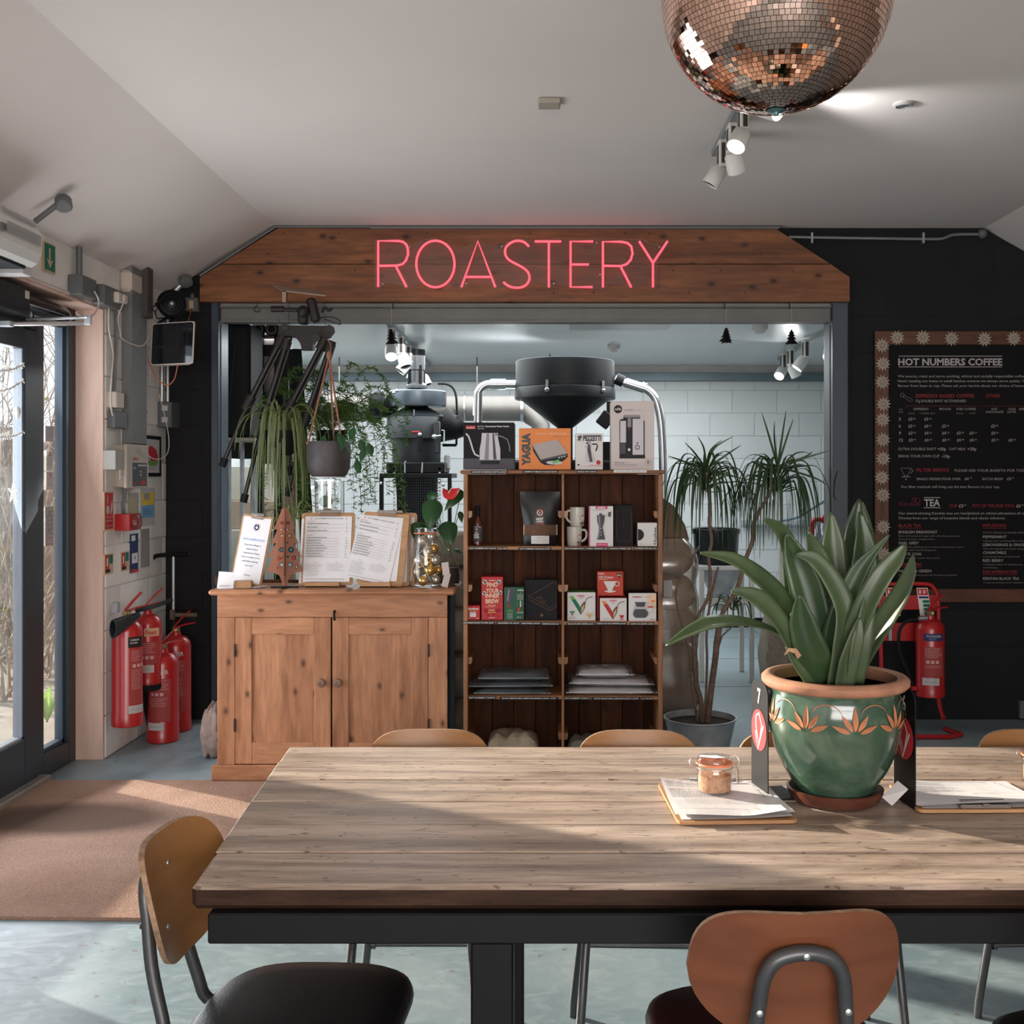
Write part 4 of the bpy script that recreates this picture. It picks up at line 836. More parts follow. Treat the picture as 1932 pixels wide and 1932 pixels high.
def a_tim(s):
    s.line([(1051, 1102), (1044, 1098.5), (998, 1125), (998, 1131), (1037, 1152), (1051, 1144)], .55, bronze); s.line([(998, 1125), (1037, 1146), (1051, 1138)], .5, bronze); s.line([(1037, 1146), (1037, 1152)], .4, bronze); s.disc(1022, 1160.5, 2.8, bronze, 14); s.rect(1021.3, 1158.8, 1022.6, 1162, K_); s.lines(1012, 1024, 1126, 2, 3, .6, bronze, 3); s.lines(1020, 1034, 1133, 2, 3, .5, bronze, 6)
def vee(c1, c2, kind):
    def f(s):
        o = 0 if kind == 'g' else 60.5; oy = 0 if kind == 'g' else 9
        s.poly([(1074+o, 1125+oy), (1082+o, 1125+oy), (1098+o, 1150+oy), (1095.5+o, 1160+oy)], c1); s.poly([(1078+o, 1131+oy), (1086+o, 1131+oy), (1098+o, 1150+oy), (1095.5+o, 1160+oy)], c2)
        s.poly([(1095.5+o, 1160+oy), (1094.5+o, 1150+oy), (1097+o, 1141+oy), (1102+o, 1135+oy), (1105+o, 1136+oy), (1103+o, 1148+oy)], M['pbr']); s.poly([(1096.5+o, 1156+oy), (1097+o, 1147+oy), (1102.5+o, 1139+oy), (1101.5+o, 1148+oy)], M['ptan']); s.line([(1103+o, 1137+oy), (1107+o, 1129+oy), (1113+o, 1126.5+oy), (1118+o, 1125.5+oy)], 1.3, M['pbr'])
        s.text('HARIO', 1096+o, 1125.6+oy*.98, 2.8, M['ppk'], 14, 'c', bold=.04); s.text('V60', 1096+o, 1129.5+oy, 2.4, G_, 7, 'c')
        if kind == 'g': s.poly([(1074.5, 1153), (1084.5, 1153), (1079.5, 1162)], M['pgr']); s.text('02', 1079.5, 1157.5, 2.6, W_, 4, 'c'); s.poly([(1103.5, 1157), (1119.5, 1157), (1112.5, 1168)], M['ptan']); s.disc(1111.5, 1157, 8, flat('filter_tan', (.70, .55, .38)), 16, 1.3); s.lines(1073.5, 1089, 1164, 2, 2.2, .8, G_, 6)
        else: s.poly([(1168, 1160.5), (1178, 1160.5), (1174.5, 1167), (1171.5, 1167)], R_); s.rect(1168.5, 1168, 1178, 1169.2, R_); s.ring(1179, 1162.5, 1.2, 1.8, W_, 10); s.lines(1137, 1151, 1167, 1, 2, .8, G_, 6)
    return f
def a_dr(s):
    s.text('HARIO', 1129, 1083.5, 2.4, W_, 11, bold=.04); s.text('V60 Dripper', 1129, 1091, 4.6, W_, 29); s.lines(1130, 1148, 1092.5, 1, 2, 1.2, cr, 3); s.poly([(1138.5, 1096.5), (1163, 1096.5), (1156, 1111), (1155, 1114), (1147, 1114), (1146, 1111)], W_); s.ring(1164, 1101.5, 3.6, 4.8, W_); s.disc(1151, 1115.5, 11, W_, 18, 1.6); s.rect(1146, 1115, 1156, 1118, W_); s.poly([(1162.5, 1081.5), (1173.5, 1081.5), (1168, 1091)], K_); s.text('02', 1168, 1086.8, 3.6, W_, 6.5, 'c')
def a_srv(s):
    s.rect(1188, 1120.5, 1237.8, 1172, W_); s.rect(1221, 1121, 1237.8, 1148, cr); s.disc(1232, 1134, 4, M['por'], 12, 2); s.disc(1228, 1145, 7, M['print_red'], 12, 1.4); s.text('HARIO', 1202, 1127.5, 2.6, R_, 18, 'c', bold=.04); s.lines(1216, 1234, 1125.5, 1, 1, 1.2, M['pfade'], 2)
    s.poly([(1197, 1135), (1219, 1135), (1220.5, 1140), (1224, 1156), (1224, 1161), (1219, 1166), (1197, 1166), (1193, 1160), (1193.5, 1155), (1197, 1141)], silver); s.poly([(1198, 1136), (1218, 1136), (1216, 1145), (1201, 1145)], slate); s.poly([(1194.5, 1156), (1198, 1149), (1218, 1149), (1223, 1156), (1222, 1161), (1217, 1165.5), (1199, 1165.5), (1195, 1161)], DG_); s.line([(1221, 1137), (1230, 1139), (1233, 1147), (1230, 1155), (1224, 1157)], 1.6, LG_); s.text('360ml', 1235, 1169.5, 2.8, G_, 9, 'r')
carton('filter_box', 'smallest red box with a stack of paper filters at the end of the middle shelf', 880, 905.5, 1143, 1169.5, .06, RD, a_filt)
carton('coffee_maker_box', 'tall red box reading find your inner brew', 908.5, 949, 1088.5, 1169.5, .11, RD, a_find, rot=1)
carton('travel_press_box', 'dark green box standing corner-on beside the tall red box', 951, 989, 1108, 1169.5, .09, GN, a_go)
carton('coffee_scale_box', 'square black box with bronze line drawing of a scale', 990.5, 1051.5, 1093.5, 1170, .05, BK, a_tim, Y=YF+.03)
carton('filter_paper_box', 'white box with a large green V and a green top', 1070.5, 1123.5, 1117.5, 1171, .13, WB, vee(flat('v_green', (.18, .42, .06)), M['pgr'], 'g'), side=flat('box_dark_green', (.01, .09, .03)), top=flat('box_green_top', (.08, .26, .05)))
carton('dripper_box', 'white box with a large red V and red sides', 1132, 1182.5, 1128.5, 1172, .10, WB, vee(M['por'], M['print_red'], 'r'), side=RO, top=RO)
carton('dripper_box', 'red box with white coffee dripper stacked on the red V box', 1127, 1176, 1078.5, 1123.8, .09, RO, a_dr, Y=YF+.045)
m_ = MB(); Yq = YF+.125; m_.box(XX(1127, YF+.05), XX(1181, YF+.05), YF+.13, YF+.23, ZZ(1172, YF+.02), ZZ(1124.2, YF+.045)-.0005, .002); tag(obj('dripper_box', m_, RO, base=(XX(1154, Yq), Yq, ZZ(1172, YF+.02))), 'plain red box tucked behind the red V box', 'box')
carton('coffee_server_box', 'black-edged white box showing a glass coffee server', 1186, 1238.3, 1119, 1172, .12, WB, a_srv, side=BK, top=BK)
# bottle, pouch, mugs
def lathe_thing(name, label, cat, c, parts, group=None):
    r = thing(name, label, cat, c, group)
    for nm, prof, mt, n in parts: m_ = MB(); m_.lathe(prof, n, c); obj(nm, m_, mt, r)
    return r
z1 = SZ[(0, 0)]; yb = YF+.07; c = V((XX(901.5, yb), yb, z1))
hs = lathe_thing('sauce_bottle', 'dark sauce bottle with black label alone on the upper shelf', 'bottle', c, [('bottle', [(.019, 0), (.022, .003), (.0225, .105), (.019, .122), (.010, .133), (.010, .145)], pbr('sauce', (.10, .022, .012), .12, var=.2, vs=20, spec=.7), 24), ('cap', [(.0115, .142), (.0118, .195), (.0105, .197)], M['matt_black'], 20)])
m_ = MB(); m_.lathe([(.0228, .020), (.0231, .021), (.0231, .098), (.0228, .099)], 24, c); lb_ = obj('label', m_, M['pdg'], hs); s_ = Sheet(6); logo(s_, 899.5, 993, 2.6, False); s_.text('HOT', 899.5, 1000.5, 2.4, W_, 5, 'c', bold=.04); s_.text('HOT', 899.5, 1006, 4, W_, 9, 'c', bold=.06); s_.text('SAUCE', 899.5, 1010, 3.2, W_, 9, 'c', bold=.06); s_.text('150ml', 899.5, 1020, 2.2, LG_, 6, 'c'); s_.line([(897, 989), (903, 988), (908, 991)], 1, LG_)
s_.emit('printed_label', hs, cylmap(c.x, c.y, .0231, z1+.098, yb/F, 901.5, 987, 0))
py0 = YF+.05; pr_ = thing('granola_pouch', 'large black stand-up pouch with a clear window of granola', 'pouch', (XX(1018, py0), py0+.03, z1))
m_ = MB(); X0, X1 = XX(981, py0), XX(1057, py0); W2 = (X1-X0)/2; xc = (X0+X1)/2; vs = []; fs = []; NU, NV_ = 14, 16; z2 = ZZ(928, py0)
for side in (-1, 1):
    for j in range(NV_+1):
        v = j/NV_; hw = W2*(.84 if v < .45 else .84+.16*min(1, (v-.45)/.35)); bul = .032*(1-v**3)*(.72 if v < .04 else 1)
        for i in range(NU+1):
            u = i/NU*2-1; y = py0+.03+side*bul*(1-abs(u)**2.4)+.002*math.sin(u*9+v*7)*(1-v); vs.append((xc+u*hw, y, z1+.001+v*(z2-z1)))
K2 = (NV_+1)*(NU+1)
for sd_ in (0, 1):
    for j in range(NV_):
        for i in range(NU):
            a = sd_*K2+j*(NU+1)+i; q = (a, a+1, a+NU+2, a+NU+1); fs.append(q if sd_ == 0 else tuple(reversed(q)))
m_.add(vs, fs, 0, True); obj('pouch', m_, pbr('pouch_black', (.007, .007, .008), .4, var=.1, bump=.2, bs=25), pr_)
def pmap(x, y, L):
    p = P(x, y, py0+.02); v = (p.z-z1)/(z2-z1); hw = W2*(.84 if v < .45 else .84+.16*min(1, (v-.45)/.35)); u = max(-1, min(1, (p.x-xc)/hw)); return V((p.x, py0+.03-.032*(1-v**3)*(1-abs(u)**2.4)-.0015-L*.0003, p.z))
s_ = Sheet(); s_.rect(989, 990, 1050, 1009.5, pbr('granola', (.16, .08, .045), .8, var=.6, vs=160, bump=.6, bs=200), 12); s_.rect(987.5, 990, 989.3, 1009.5, M['ptan']); s_.rect(1049.8, 990, 1051.6, 1009.5, M['plg']); logo(s_, 1018.5, 967, 6.6); s_.rect(1002.5, 1010.5, 1036, 1025.5, W_, 8); s_.text('HOT NUMBERS GRANOLA', 1019, 1014.5, 1.8, G_, 22, 'c'); s_.lines(1005, 1033, 1016, 3, 2.6, .6, G_, 4)
s_.emit('printed_front', pr_, pmap)
MUG = pbr('mug_glaze', (.62, .58, .52), .18, var=.03, spec=.6)
def mug(cx_, cyb, a, label, Y=YF+.075, z=None):
    z = z if z is not None else ZZ(cyb, Y); c = V((XX(cx_, Y), Y, z)); r = thing('mug', label, 'mug', c, 'stacked white mugs'); Rm = .0375; H_ = .094
    m_ = MB(); m_.lathe([(.030, 0), (.034, .004), (.036, .02), (Rm, .05), (.0382, H_), (.0365, H_+.001), (.0350, H_-.004), (.034, .02), (.028, .008), (.0001, .007)], 32, c); obj('cup', m_, MUG, r)
    d = V((math.sin(a), -math.cos(a), 0)); m_ = MB(); m_.tube(smooth_path([c+d*.033+V((0, 0, .076)), c+d*.052+V((0, 0, .078)), c+d*.061+V((0, 0, .060)), c+d*.055+V((0, 0, .035)), c+d*.034+V((0, 0, .020))], 4), .0058, 8); obj('handle', m_, MUG, r)
    s_ = Sheet(6); lx = cx_+9; logo(s_, lx, 973, 5.2, False, MUG); s_.text('HOT', lx, 985, 4, K_, 11, 'c', bold=.05); s_.text('NUMBERS', lx, 987.6, 1.6, K_, 11, 'c'); s_.rect(lx-5, 988.4, lx+5, 989.4, R_)
    s_.emit('printed_logo', r, cylmap(c.x, c.y, .0378, z+.094, Y/F, cx_, 954, .12)); return r
g1 = mug(1083.5, 1030.6, PI/2, 'lower white mug of the stacked pair, handle pointing away to the boxes', z=SZ[(0, 1)])
g2 = mug(1088.5, 992, -PI/2+.5, 'upper white mug of the stacked pair on the upper shelf', z=SZ[(0, 1)]+.0955)
# folded shirts in film bags
def puffy(name, mat, parent, x0, x1, y0, y1, z0, z1, seed, amp=.35, skew=0):
    rnd.seed(seed); m_ = MB(); n, k = 22, 10; vs = []; o = V((seed*3.1, 0, 0))
    for s_ in (0, 1):
        for j in range(k+1):
            for i in range(n+1):
                u, v = i/n*2-1, j/k*2-1; e = max(0, (1-abs(u)**5))*max(0, (1-abs(v)**5)); nz = noise.noise(V((u*2.6, v*1.7, s_))+o)
                zc = (z0+z1)/2+skew*u; h = (z1-z0)/2*(.12+.88*e**.5)*(1+amp*nz); vs.append(((x0+x1)/2+u*(x1-x0)/2*(1+.02*nz), (y0+y1)/2+v*(y1-y0)/2, max(z0, zc+(h if s_ else -h))))
    q = (n+1)*(k+1); fs = []
    for s_ in (0, 1):
        for j in range(k):
            for i in range(n): a = s_*q+j*(n+1)+i; f = (a, a+1, a+n+2, a+n+1); fs.append(f if s_ else tuple(reversed(f)))
    for i in range(n): fs += [(i, i+1, q+i+1, q+i), (q-1-i, q-2-i, 2*q-2-i, 2*q-1-i)]
    for j in range(k): a = j*(n+1); fs += [(a, q+a, q+a+n+1, a+n+1), (a+n, a+2*n+1, q+a+2*n+1, q+a+n)]
    m_.add(vs, fs, 0, True); return obj(name, m_, mat, parent) if parent else m_
FILM = glass('film_sleeve', (.97, .97, .98), .9, .12, dirt=.16, dirtc=(.55, .56, .6))
def shirt(label, x0, x1, y0, y1, mt, seed, side, skew=0):
    zb, zt_ = ZZ(y1, YF+.05), ZZ(y0, YF+.05); r = thing('folded_shirt', label, 'folded shirt', (XX((x0+x1)/2, YF+.15), YF+.13, zb), 'bagged shirts on the lower shelf')
    puffy('shirt', mt, r, XX(x0+6, YF+.05), XX(x1-10, YF+.05), YF+.03, YF+.24, zb+.002, zt_-.003, seed, .25, skew); puffy('film_bag', FILM, r, XX(x0, YF+.05), XX(x1, YF+.05), YF+.015, YF+.26, zb+.0005, zt_, seed+50, .5, skew)
SHB = pbr('blue_black_cotton', (.055, .07, .085), .8, var=.3, vs=20); SHW2 = pbr('white_cotton', (.82, .78, .76), .8, var=.12, vs=20)
shirt('lowest black bagged shirt on the lower shelf', 894, 1040, 1299, 1312.5, SHB, 1, 0); shirt('second black bagged shirt from the bottom of its pile', 881, 1043, 1286, 1298.5, SHB, 2, 0, .002); shirt('topmost black bagged shirt of its pile', 902, 1036, 1269, 1285.5, SHB, 3, 0)
shirt('lowest white bagged shirt on the lower shelf', 1067, 1240, 1296, 1313, SHW2, 4, 1); shirt('middle white bagged shirt of its pile', 1073, 1234, 1280, 1295.5, SHW2, 5, 1, -.003); shirt('topmost white bagged shirt of its pile', 1086, 1196, 1262, 1279.5, SHW2, 6, 1)
def sack(name, label, cat, x0, x1, y0, y1, z0, z1, mat, seed, group=None, tie=False):
    m_ = puffy(name, mat, None, x0, x1, y0, y1, z0, z1, seed, .3); o = obj(name, m_, mat, None, base=((x0+x1)/2, (y0+y1)/2, z0)); return tag(o, label, cat, group)
bz = SZ[(3, 0)]; sack('cloth_bag', 'crumpled beige cloth bag on the lowest visible shelf', 'cloth bag', XX(918, YF+.05), XX(1016, YF+.05), YF+.03, YF+.25, bz, ZZ(1388, YF+.05), pbr('calico', (.40, .31, .22), .85, var=.2, vs=18, bump=.4, bs=120), 21)
sack('cloth_bag', 'grey-brown cloth bag at the bottom of the shelf unit behind a chair', 'cloth bag', XX(1070, YF+.05), XX(1150, YF+.05), YF+.03, YF+.25, SZ[(3, 1)], ZZ(1396, YF+.05), pbr('grey_cloth', (.28, .25, .22), .85, var=.2, vs=18), 23)

# ------------------------------------------------------------------ on top of the pine cabinet
CT = topz; CLIPM = pbr('clip_steel', (.45, .42, .40), .25, .9, var=.1); BAM = wood('bamboo', (.38, .19, .085), (.56, .32, .16), 'x', 2, rough=.45, streak=.3)
def menu_art(s, x0, y0, w_, h_, qr=True, seed=1, head='HOT NUMBERS COFFEE ROASTERS'):
    X = lambda t: x0+w_*t
    s.text(head, X(.5), y0+h_*.042, h_*.020, DG_, w_*.62, 'c'); s.disc(X(.12), y0+h_*.033, h_*.013, M['pfade'], 10); s.disc(X(.88), y0+h_*.033, h_*.013, M['pfade'], 10)
    s.text('BREAKFAST', X(.035), y0+h_*.088, h_*.020, M['pfade'], w_*.17); s.text('BRUNCH', X(.035), y0+h_*.30, h_*.020, M['pfade'], w_*.13)
    y = .105; r = random.Random(seed)
    for i in range(11):
        if i == 3: y = .325
        s.lines(X(.035), X(.55), y0+h_*y, 1, 1, h_*.008, DG_, seed+i, .5); s.lines(X(.035), X(.86), y0+h_*(y+.018), 1, 1, h_*.0035, G_, seed+i+30, .2); s.lines(X(.62), X(.74), y0+h_*(y+.019), 1, 1, h_*.005, M['pfade'], seed+i+60, .3); s.lines(X(.88), X(.935), y0+h_*(y+.006), 2, h_*.014, h_*.007, G_, seed+i+90, .1); y += .056 if i < 3 else .041
    s.text('SIDES', X(.25), y0+h_*.715, h_*.014, M['pfade'], w_*.07, 'c'); s.text('KIDS', X(.72), y0+h_*.715, h_*.014, M['pfade'], w_*.06, 'c')
    s.lines(X(.04), X(.43), y0+h_*.74, 9, h_*.022, h_*.0045, G_, seed+7, .3); s.lines(X(.50), X(.93), y0+h_*.735, 5, h_*.025, h_*.0045, G_, seed+8, .3); s.lines(X(.05), X(.93), y0+h_*.965, 1, 1, h_*.008, G_, seed+9, .05)
def bent(x0, w_, y0, h_, base, A, B, N, curl, k):
    def f(x, y, L):
        u = (x-x0)/w_; v = (y-y0)/h_; return V(base)+A*((x-x0)*k)-B*((y-y0)*k)+N*(.0012+L*.0002+curl(u, v))
    return f
def clipboard(label, x0, x1, y0, y1, Y, lean=12, rot=0, paper=(.04, .055, .90, .90), skew=0, stand=True, seed=1, group='menu clipboards on the pine cabinet', yaw=0, art=None, print_=True, papers=None):
    k = Y/F; w_, h_ = (x1-x0)*k, (y1-y0)*k/math.cos(math.radians(lean)); zb = CT+(.012 if stand else .001)
    r = thing('menu_clipboard', label, 'clipboard', (XX((x0+x1)/2, Y), Y, zb), group); O = V((XX((x0+x1)/2, Y), Y, zb))
    R3 = Matrix.Rotation(math.radians(yaw), 3, 'Z') @ Matrix.Rotation(math.radians(-lean), 3, 'X') @ Matrix.Rotation(math.radians(rot), 3, 'Y'); A, B, N = R3 @ V((1, 0, 0)), R3 @ V((0, 0, 1)), R3 @ V((0, -1, 0))
    m_ = MB(); m_.prism(rrect(-w_/2, 0, w_/2, h_, .014), -.006, 0, frame=(O, A, B, N)); obj('board', m_, BAM, r)
    pw_, ph_ = w_*paper[2], h_*paper[3]; base = O+A*(-w_/2+w_*paper[0])+B*(h_*(1-paper[1])); cs, sn = math.cos(math.radians(skew)), math.sin(math.radians(skew)); A2 = A*cs-B*sn; B2 = A*sn+B*cs
    curl = lambda u, v: .004*v*v*(1+.6*math.sin(u*3))
    for q in range(2):
        s_ = Sheet(); nn = 8; vs = [(pw_*i/nn, ph_*j/nn) for j in range(nn+1) for i in range(nn+1)]; s_.geo(vs, [(j*(nn+1)+i, (j+1)*(nn+1)+i, (j+1)*(nn+1)+i+1, j*(nn+1)+i+1) for j in range(nn) for i in range(nn)], M['paper'])
        if q == 0:
            a3, b3 = A*math.cos(.03+.02*seed)-B*math.sin(.03), B; s_.emit('under_sheet', r, bent(0, pw_, 0, ph_, base-B*.003-A*.003, A, B, N*.4, curl, 1))
        else:
            if print_: (art or (lambda s, a, b, c, d: menu_art(s, a, b, c, d, seed=seed)))(s_, 0, 0, pw_, ph_)
            s_.emit('menu_sheet', r, bent(0, pw_, 0, ph_, base+N*.001, A2, B2, N, curl, 1))
    m_ = MB(); cw = w_*.42; m_.M = Matrix.Translation(O+B*h_) @ Matrix((A, B, N)).transposed().to_4x4(); m_.box(-cw/2, cw/2, -.004, .012, -.002, .010, .002); m_.box(-cw/2+.004, cw/2-.004, -.017, -.013, .004, .006, .001); m_.tube([(-cw/2+.004, 0, .008), (-cw/2+.002, -.018, .006), (cw/2-.002, -.018, .006), (cw/2-.004, 0, .008)], .0014, 5); obj('clip', m_, CLIPM, r)
    if stand: m_ = MB(); s0 = (x1-x0)*.22*k; m_.box(O.x-w_/2+w_*.10, O.x+w_/2-w_*.24, Y-.034, Y-.004, CT+.0005, CT+.028, .002); m_.box(O.x-w_/2+w_*.10, O.x+w_/2-w_*.24, Y-.034, Y+.05, CT+.0005, CT+.010, .001); obj('stand', m_, BAM, r)
    return r
clipboard('bamboo menu clipboard tucked directly behind the first menu, beside the wooden tree', 563, 655, 975, 1111, 5.60, 12, seed=3, stand=False, paper=(.02, .08, .86, .88))
clipboard('upright bamboo clipboard with printed menu beside the wooden tree', 568, 665.5, 975, 1110.5, 5.53, 12, seed=1)
clipboard('bamboo menu clipboard with steel clip, last behind the second menu', 690, 784, 975, 1110, 5.64, 12, seed=5, stand=False, paper=(.05, .06, .90, .88))
clipboard('bamboo menu clipboard directly behind the tilted menu', 678, 772, 976, 1110, 5.585, 12, seed=4, stand=False, paper=(.05, .06, .90, .88))
clipboard('bamboo clipboard with a menu hanging askew between the first menu and glass jar', 672, 759, 975, 1110.5, 5.52, 12, rot=4.5, skew=7, seed=2, paper=(-.08, .045, .96, .88))
def allergy(s, x, y, w_, h_):
    s.ring(x+w_*.52, y+h_*.15, h_*.058, h_*.064, M['pfade']); s.disc(x+w_*.52, y+h_*.15, h_*.042, M['pb'], 16, h_*.05); s.disc(x+w_*.52, y+h_*.155, h_*.02, M['paper']); s.disc(x+w_*.52, y+h_*.11, h_*.012, M['pfade'], 8)
    s.text('FOOD ALLERGEN NOTICE', x+w_*.5, y+h_*.36, h_*.030, M['psky'], w_*.80, 'c')
    for i, (t, q) in enumerate((('If you have allergy or', .62), ('special dietary', .42), ('requirements, Please', .60), ('inform a member of our', .68), ('staff before placing', .58), ('your order', .30))): s.text(t, x+w_*.5, y+h_*(.44+.063*i), h_*.022, M['pb'], w_*q, 'c')
    s.text('- Thank you -', x+w_*.5, y+h_*.90, h_*.020, M['pb'], w_*.28, 'c')
nc = clipboard('pale clipboard with an allergen notice leaning at the end of the cabinet', 433, 494, 968, 1098, 5.56, 10, rot=7, seed=6, art=allergy, group='notices', yaw=-6, paper=(.07, .03, .88, .94))
nc['category'] = 'clipboard'; del nc['group']
m_ = MB(); m_.M = Matrix.Translation((XX(450, 5.50), 5.50, CT)) @ Matrix.Rotation(.15, 4, 'Z'); m_.box(-.02, .065, -.03, .03, .0005, .036, .003); tag(obj('wood_block', m_, BAM, base=(XX(450, 5.50), 5.50, CT)), 'small wooden block stand supporting the allergen notice', 'wood block')
sg = thing('card_sign', 'small white card with print leaning at the front cabinet corner', 'sign', (XX(429, 5.46), 5.47, CT)); m_ = MB(); m_.prism([(XX(409, 5.46), CT+.0008), (XX(440, 5.46), CT+.002), (XX(442.5, 5.46), ZZ(1080, 5.46)), (XX(413, 5.46), ZZ(1078, 5.46))], 5.46, 5.461, frame=(V((0, 0, 0)), V((1, 0, 0)), V((0, 0, 1)), V((0, 1, 0)))); obj('card', m_, M['paper'], sg)
s_ = Sheet(); s_.lines(414, 435, 1104, 2, 2, .8, G_, 3); s_.emit('print', sg, planar(P(409, 1078, 5.4595), (1, 0, 0), (0, 0, 1), (0, -1, 0), 5.46/F, 409, 1078))
for i, (dx, a, lb) in enumerate(((0, .2, 'loose white paper lowest in the pile on the cabinet corner'), (.02, -.15, 'loose white paper on top of the pile on the cabinet corner'))):
    m_ = MB(); m_.M = Matrix.Translation((XX(452, 5.50)+dx, 5.52+.02*i, CT+.0006+.0012*i)) @ Matrix.Rotation(a, 4, 'Z'); n = 8; vs = [(-.10+.2*q/n, -.055+.11*p, .004*math.sin(q*1.3+p+i)**2*(q/n)) for p in (0, 1) for q in range(n+1)]; m_.add(vs, [(q, q+1, q+n+2, q+n+1) for q in range(n)], 0, True); tag(obj('loose_paper', m_, M['paper'], base=(XX(452, 5.5)+dx, 5.52, CT)), lb, 'paper')
m_ = MB(); y = 5.78; m_.box(XX(400, y)+.05, XX(566, y), y-.01, y+.01, CT, ZZ(1098, y)+.012, .002); m_.box(XX(400, y)+.05, XX(400, y)+.065, y-.12, y, CT, CT+.04, .002); tag(obj('wooden_tray', m_, DW2, base=(XX(500, y), y, CT)), 'dark wooden tray edge at the back of the cabinet top', 'tray')
# laser-cut tree ornament
TW = wood('tree_ply', (.24, .085, .045), (.34, .135, .075), 'z', 1, rough=.5, streak=.2); yt = 5.51; tx = XX(537.5, yt)
to = thing('wooden_tree', 'slotted flat-pack wooden fir tree with coloured stars in round holes', 'tree ornament', (tx, yt, CT)); kk = yt/F
half = [(0, 957), (5, 957.5), (20, 996), (14, 998), (25, 1024), (16, 1023), (31, 1050), (21, 1049), (34, 1077), (22, 1078), (10, 1084), (5.5, 1095), (5, 1104)]
poly = [(-a, b) for a, b in reversed(half[1:])]+half[0:]
for i, a in enumerate((8, 98)):
    A = V((math.cos(math.radians(a)), math.sin(math.radians(a)), 0)); Nn = V((-A.y, A.x, 0)); m_ = MB(); sc_ = (1 if i == 0 else .95)
    m_.prism([(p*kk*sc_, (1105-q)*kk) for p, q in poly], -.003, .003, frame=(V((tx, yt, CT+.006)), A, V((0, 0, 1)), Nn)); obj('panel', m_, TW, to)
    if i == 0:
        s_ = Sheet()
        teal = flat('teal', (.03, .20, .26)); pale = flat('pale_blue', (.30, .42, .45)); gold = flat('gold_print', (.50, .27, .10)); hole = M['pk']
        for x, y, r, c, q in ((-5, 985, 3, R_, 's'), (6, 985, 3.4, R_, 's'), (-5, 1009, 3.6, gold, 'd'), (9, 1009, 4.2, gold, 'd'), (-6, 1035.5, 4.6, teal, 's'), (11.5, 1035.5, 5.6, teal, 's'), (17, 1051, 4, R_, 'd'), (-10, 1052, 3, R_, 'd'), (-5, 1063.5, 4.4, pale, 'd'), (10, 1063.5, 4.6, pale, 'd'), (21.5, 1068, 3, W_, 's'), (5, 997, 1.7, W_, 'd'), (-6, 997, 1.5, W_, 'd'), (5, 1022, 1.5, hole, 'd'), (6, 1048.5, 1.9, hole, 'd'), (-3.5, 1049, 1.4, hole, 'd'), (-13, 1069, 2, R_, 'd')):
            s_.disc(x, y, r, hole, 14); s_.disc(x-.3, y+.2, r*.74, c, 12) if q == 'd' else s_.poly([(x+u, y-v) for u, v in star_pts((0, 0), r*.85)], c)
        s_.emit('printed_cutouts', to, planar(V((tx, yt, CT+.006))-Nn*.003, A, (0, 0, 1), -Nn, kk, 0, 1105))
m_ = MB()
for a in (8, 98): m_.M = Matrix.Translation((tx, yt, CT)) @ Matrix.Rotation(math.radians(a), 4, 'Z'); m_.box(-.068, .068, -.011, .011, .0005, .0065, .001)
obj('base', m_, M['matt_black'], to)
# tall glass jar of gold baubles
yj = 5.56; c = V((XX(803.5, yj), yj, CT)); Hj = (1112-997)*yj/F+.012
jr = thing('glass_jar', 'tall clip-top glass jar filled with gold and silver baubles', 'jar', c)
m_ = MB(); m_.lathe([(.055, .001), (.066, .006), (.070, .03), (.071, .10), (.069, .17), (.058, .245), (.053, .262), (.056, .266)], 32, c); obj('glass_body', m_, M['clear'], jr)
m_ = MB(); m_.lathe([(.056, .2665), (.0565, .290), (.050, .294), (.0005, .294)], 32, c); obj('glass_lid', m_, M['clear'], jr)
m_ = MB(); m_.tube([c+V((.0585*math.cos(a), .0585*math.sin(a), .268)) for a in [2*PI*i/32 for i in range(32)]], .0026, 6, closed=True); obj('rubber_seal', m_, pbr('orange_rubber', (.80, .16, .05), .5), jr)
GO = pbr('gold_shiny', (.75, .46, .12), .22, .9, var=.1); CHM = pbr('champagne_matt', (.60, .50, .36), .38, .7, var=.1); SV = pbr('silver_matt', (.60, .56, .50), .3, .75, var=.1)
rnd.seed(9)
for i, (px, pz, dy, r_, mt, lb) in enumerate(((799, 1097, -.02, .026, GO, 'bright gold bauble at the bottom front of the jar'), (822, 1094, .01, .026, SV, 'pearl silver bauble at the bottom of the jar'), (791, 1057, -.02, .028, SV, 'silver bauble with a beaded band against the glass'), (812, 1075, -.028, .029, GO, 'gold beaded bauble low in the middle of the jar'), (787, 1079, .0, .023, CHM, 'champagne bauble low beside the bead string'), (822, 1056, -.01, .025, SV, 'silver bauble near the middle of the jar'), (808, 1040, -.02, .027, CHM, 'champagne bauble in the upper middle of the jar'), (817, 1036, .02, .026, GO, 'gold bauble peeping behind the upper middle bauble'), (797, 1020, -.008, .024, CHM, 'matt champagne bauble high in the jar'), (814, 1012, .0, .024, SV, 'greyish bauble just below the jar lid'), (806, 1062, .03, .025, GO, 'dark gold bauble at the back of the jar'), (827, 1076, .015, .022, GO, 'gold glitter bauble beside the gift tag'))):
    p = V((XX(px, yj), yj+dy, ZZ(pz, yj)));
    if p.z < CT+r_+.006: p.z = CT+r_+.006
    m_ = MB(); m_.sphere(p, r_, 20, 12); b_o = thing('bauble', lb, 'bauble', p-V((0, 0, r_)), 'baubles in the glass jar'); obj('ball', m_, mt, b_o); m_ = MB(); d = V((rnd.uniform(-1, 1), rnd.uniform(-.5, .5), rnd.uniform(0, 1))).normalized(); m_.tube([p+d*r_*.97, p+d*(r_+.006)], .004, 8); obj('cap', m_, GO, b_o)
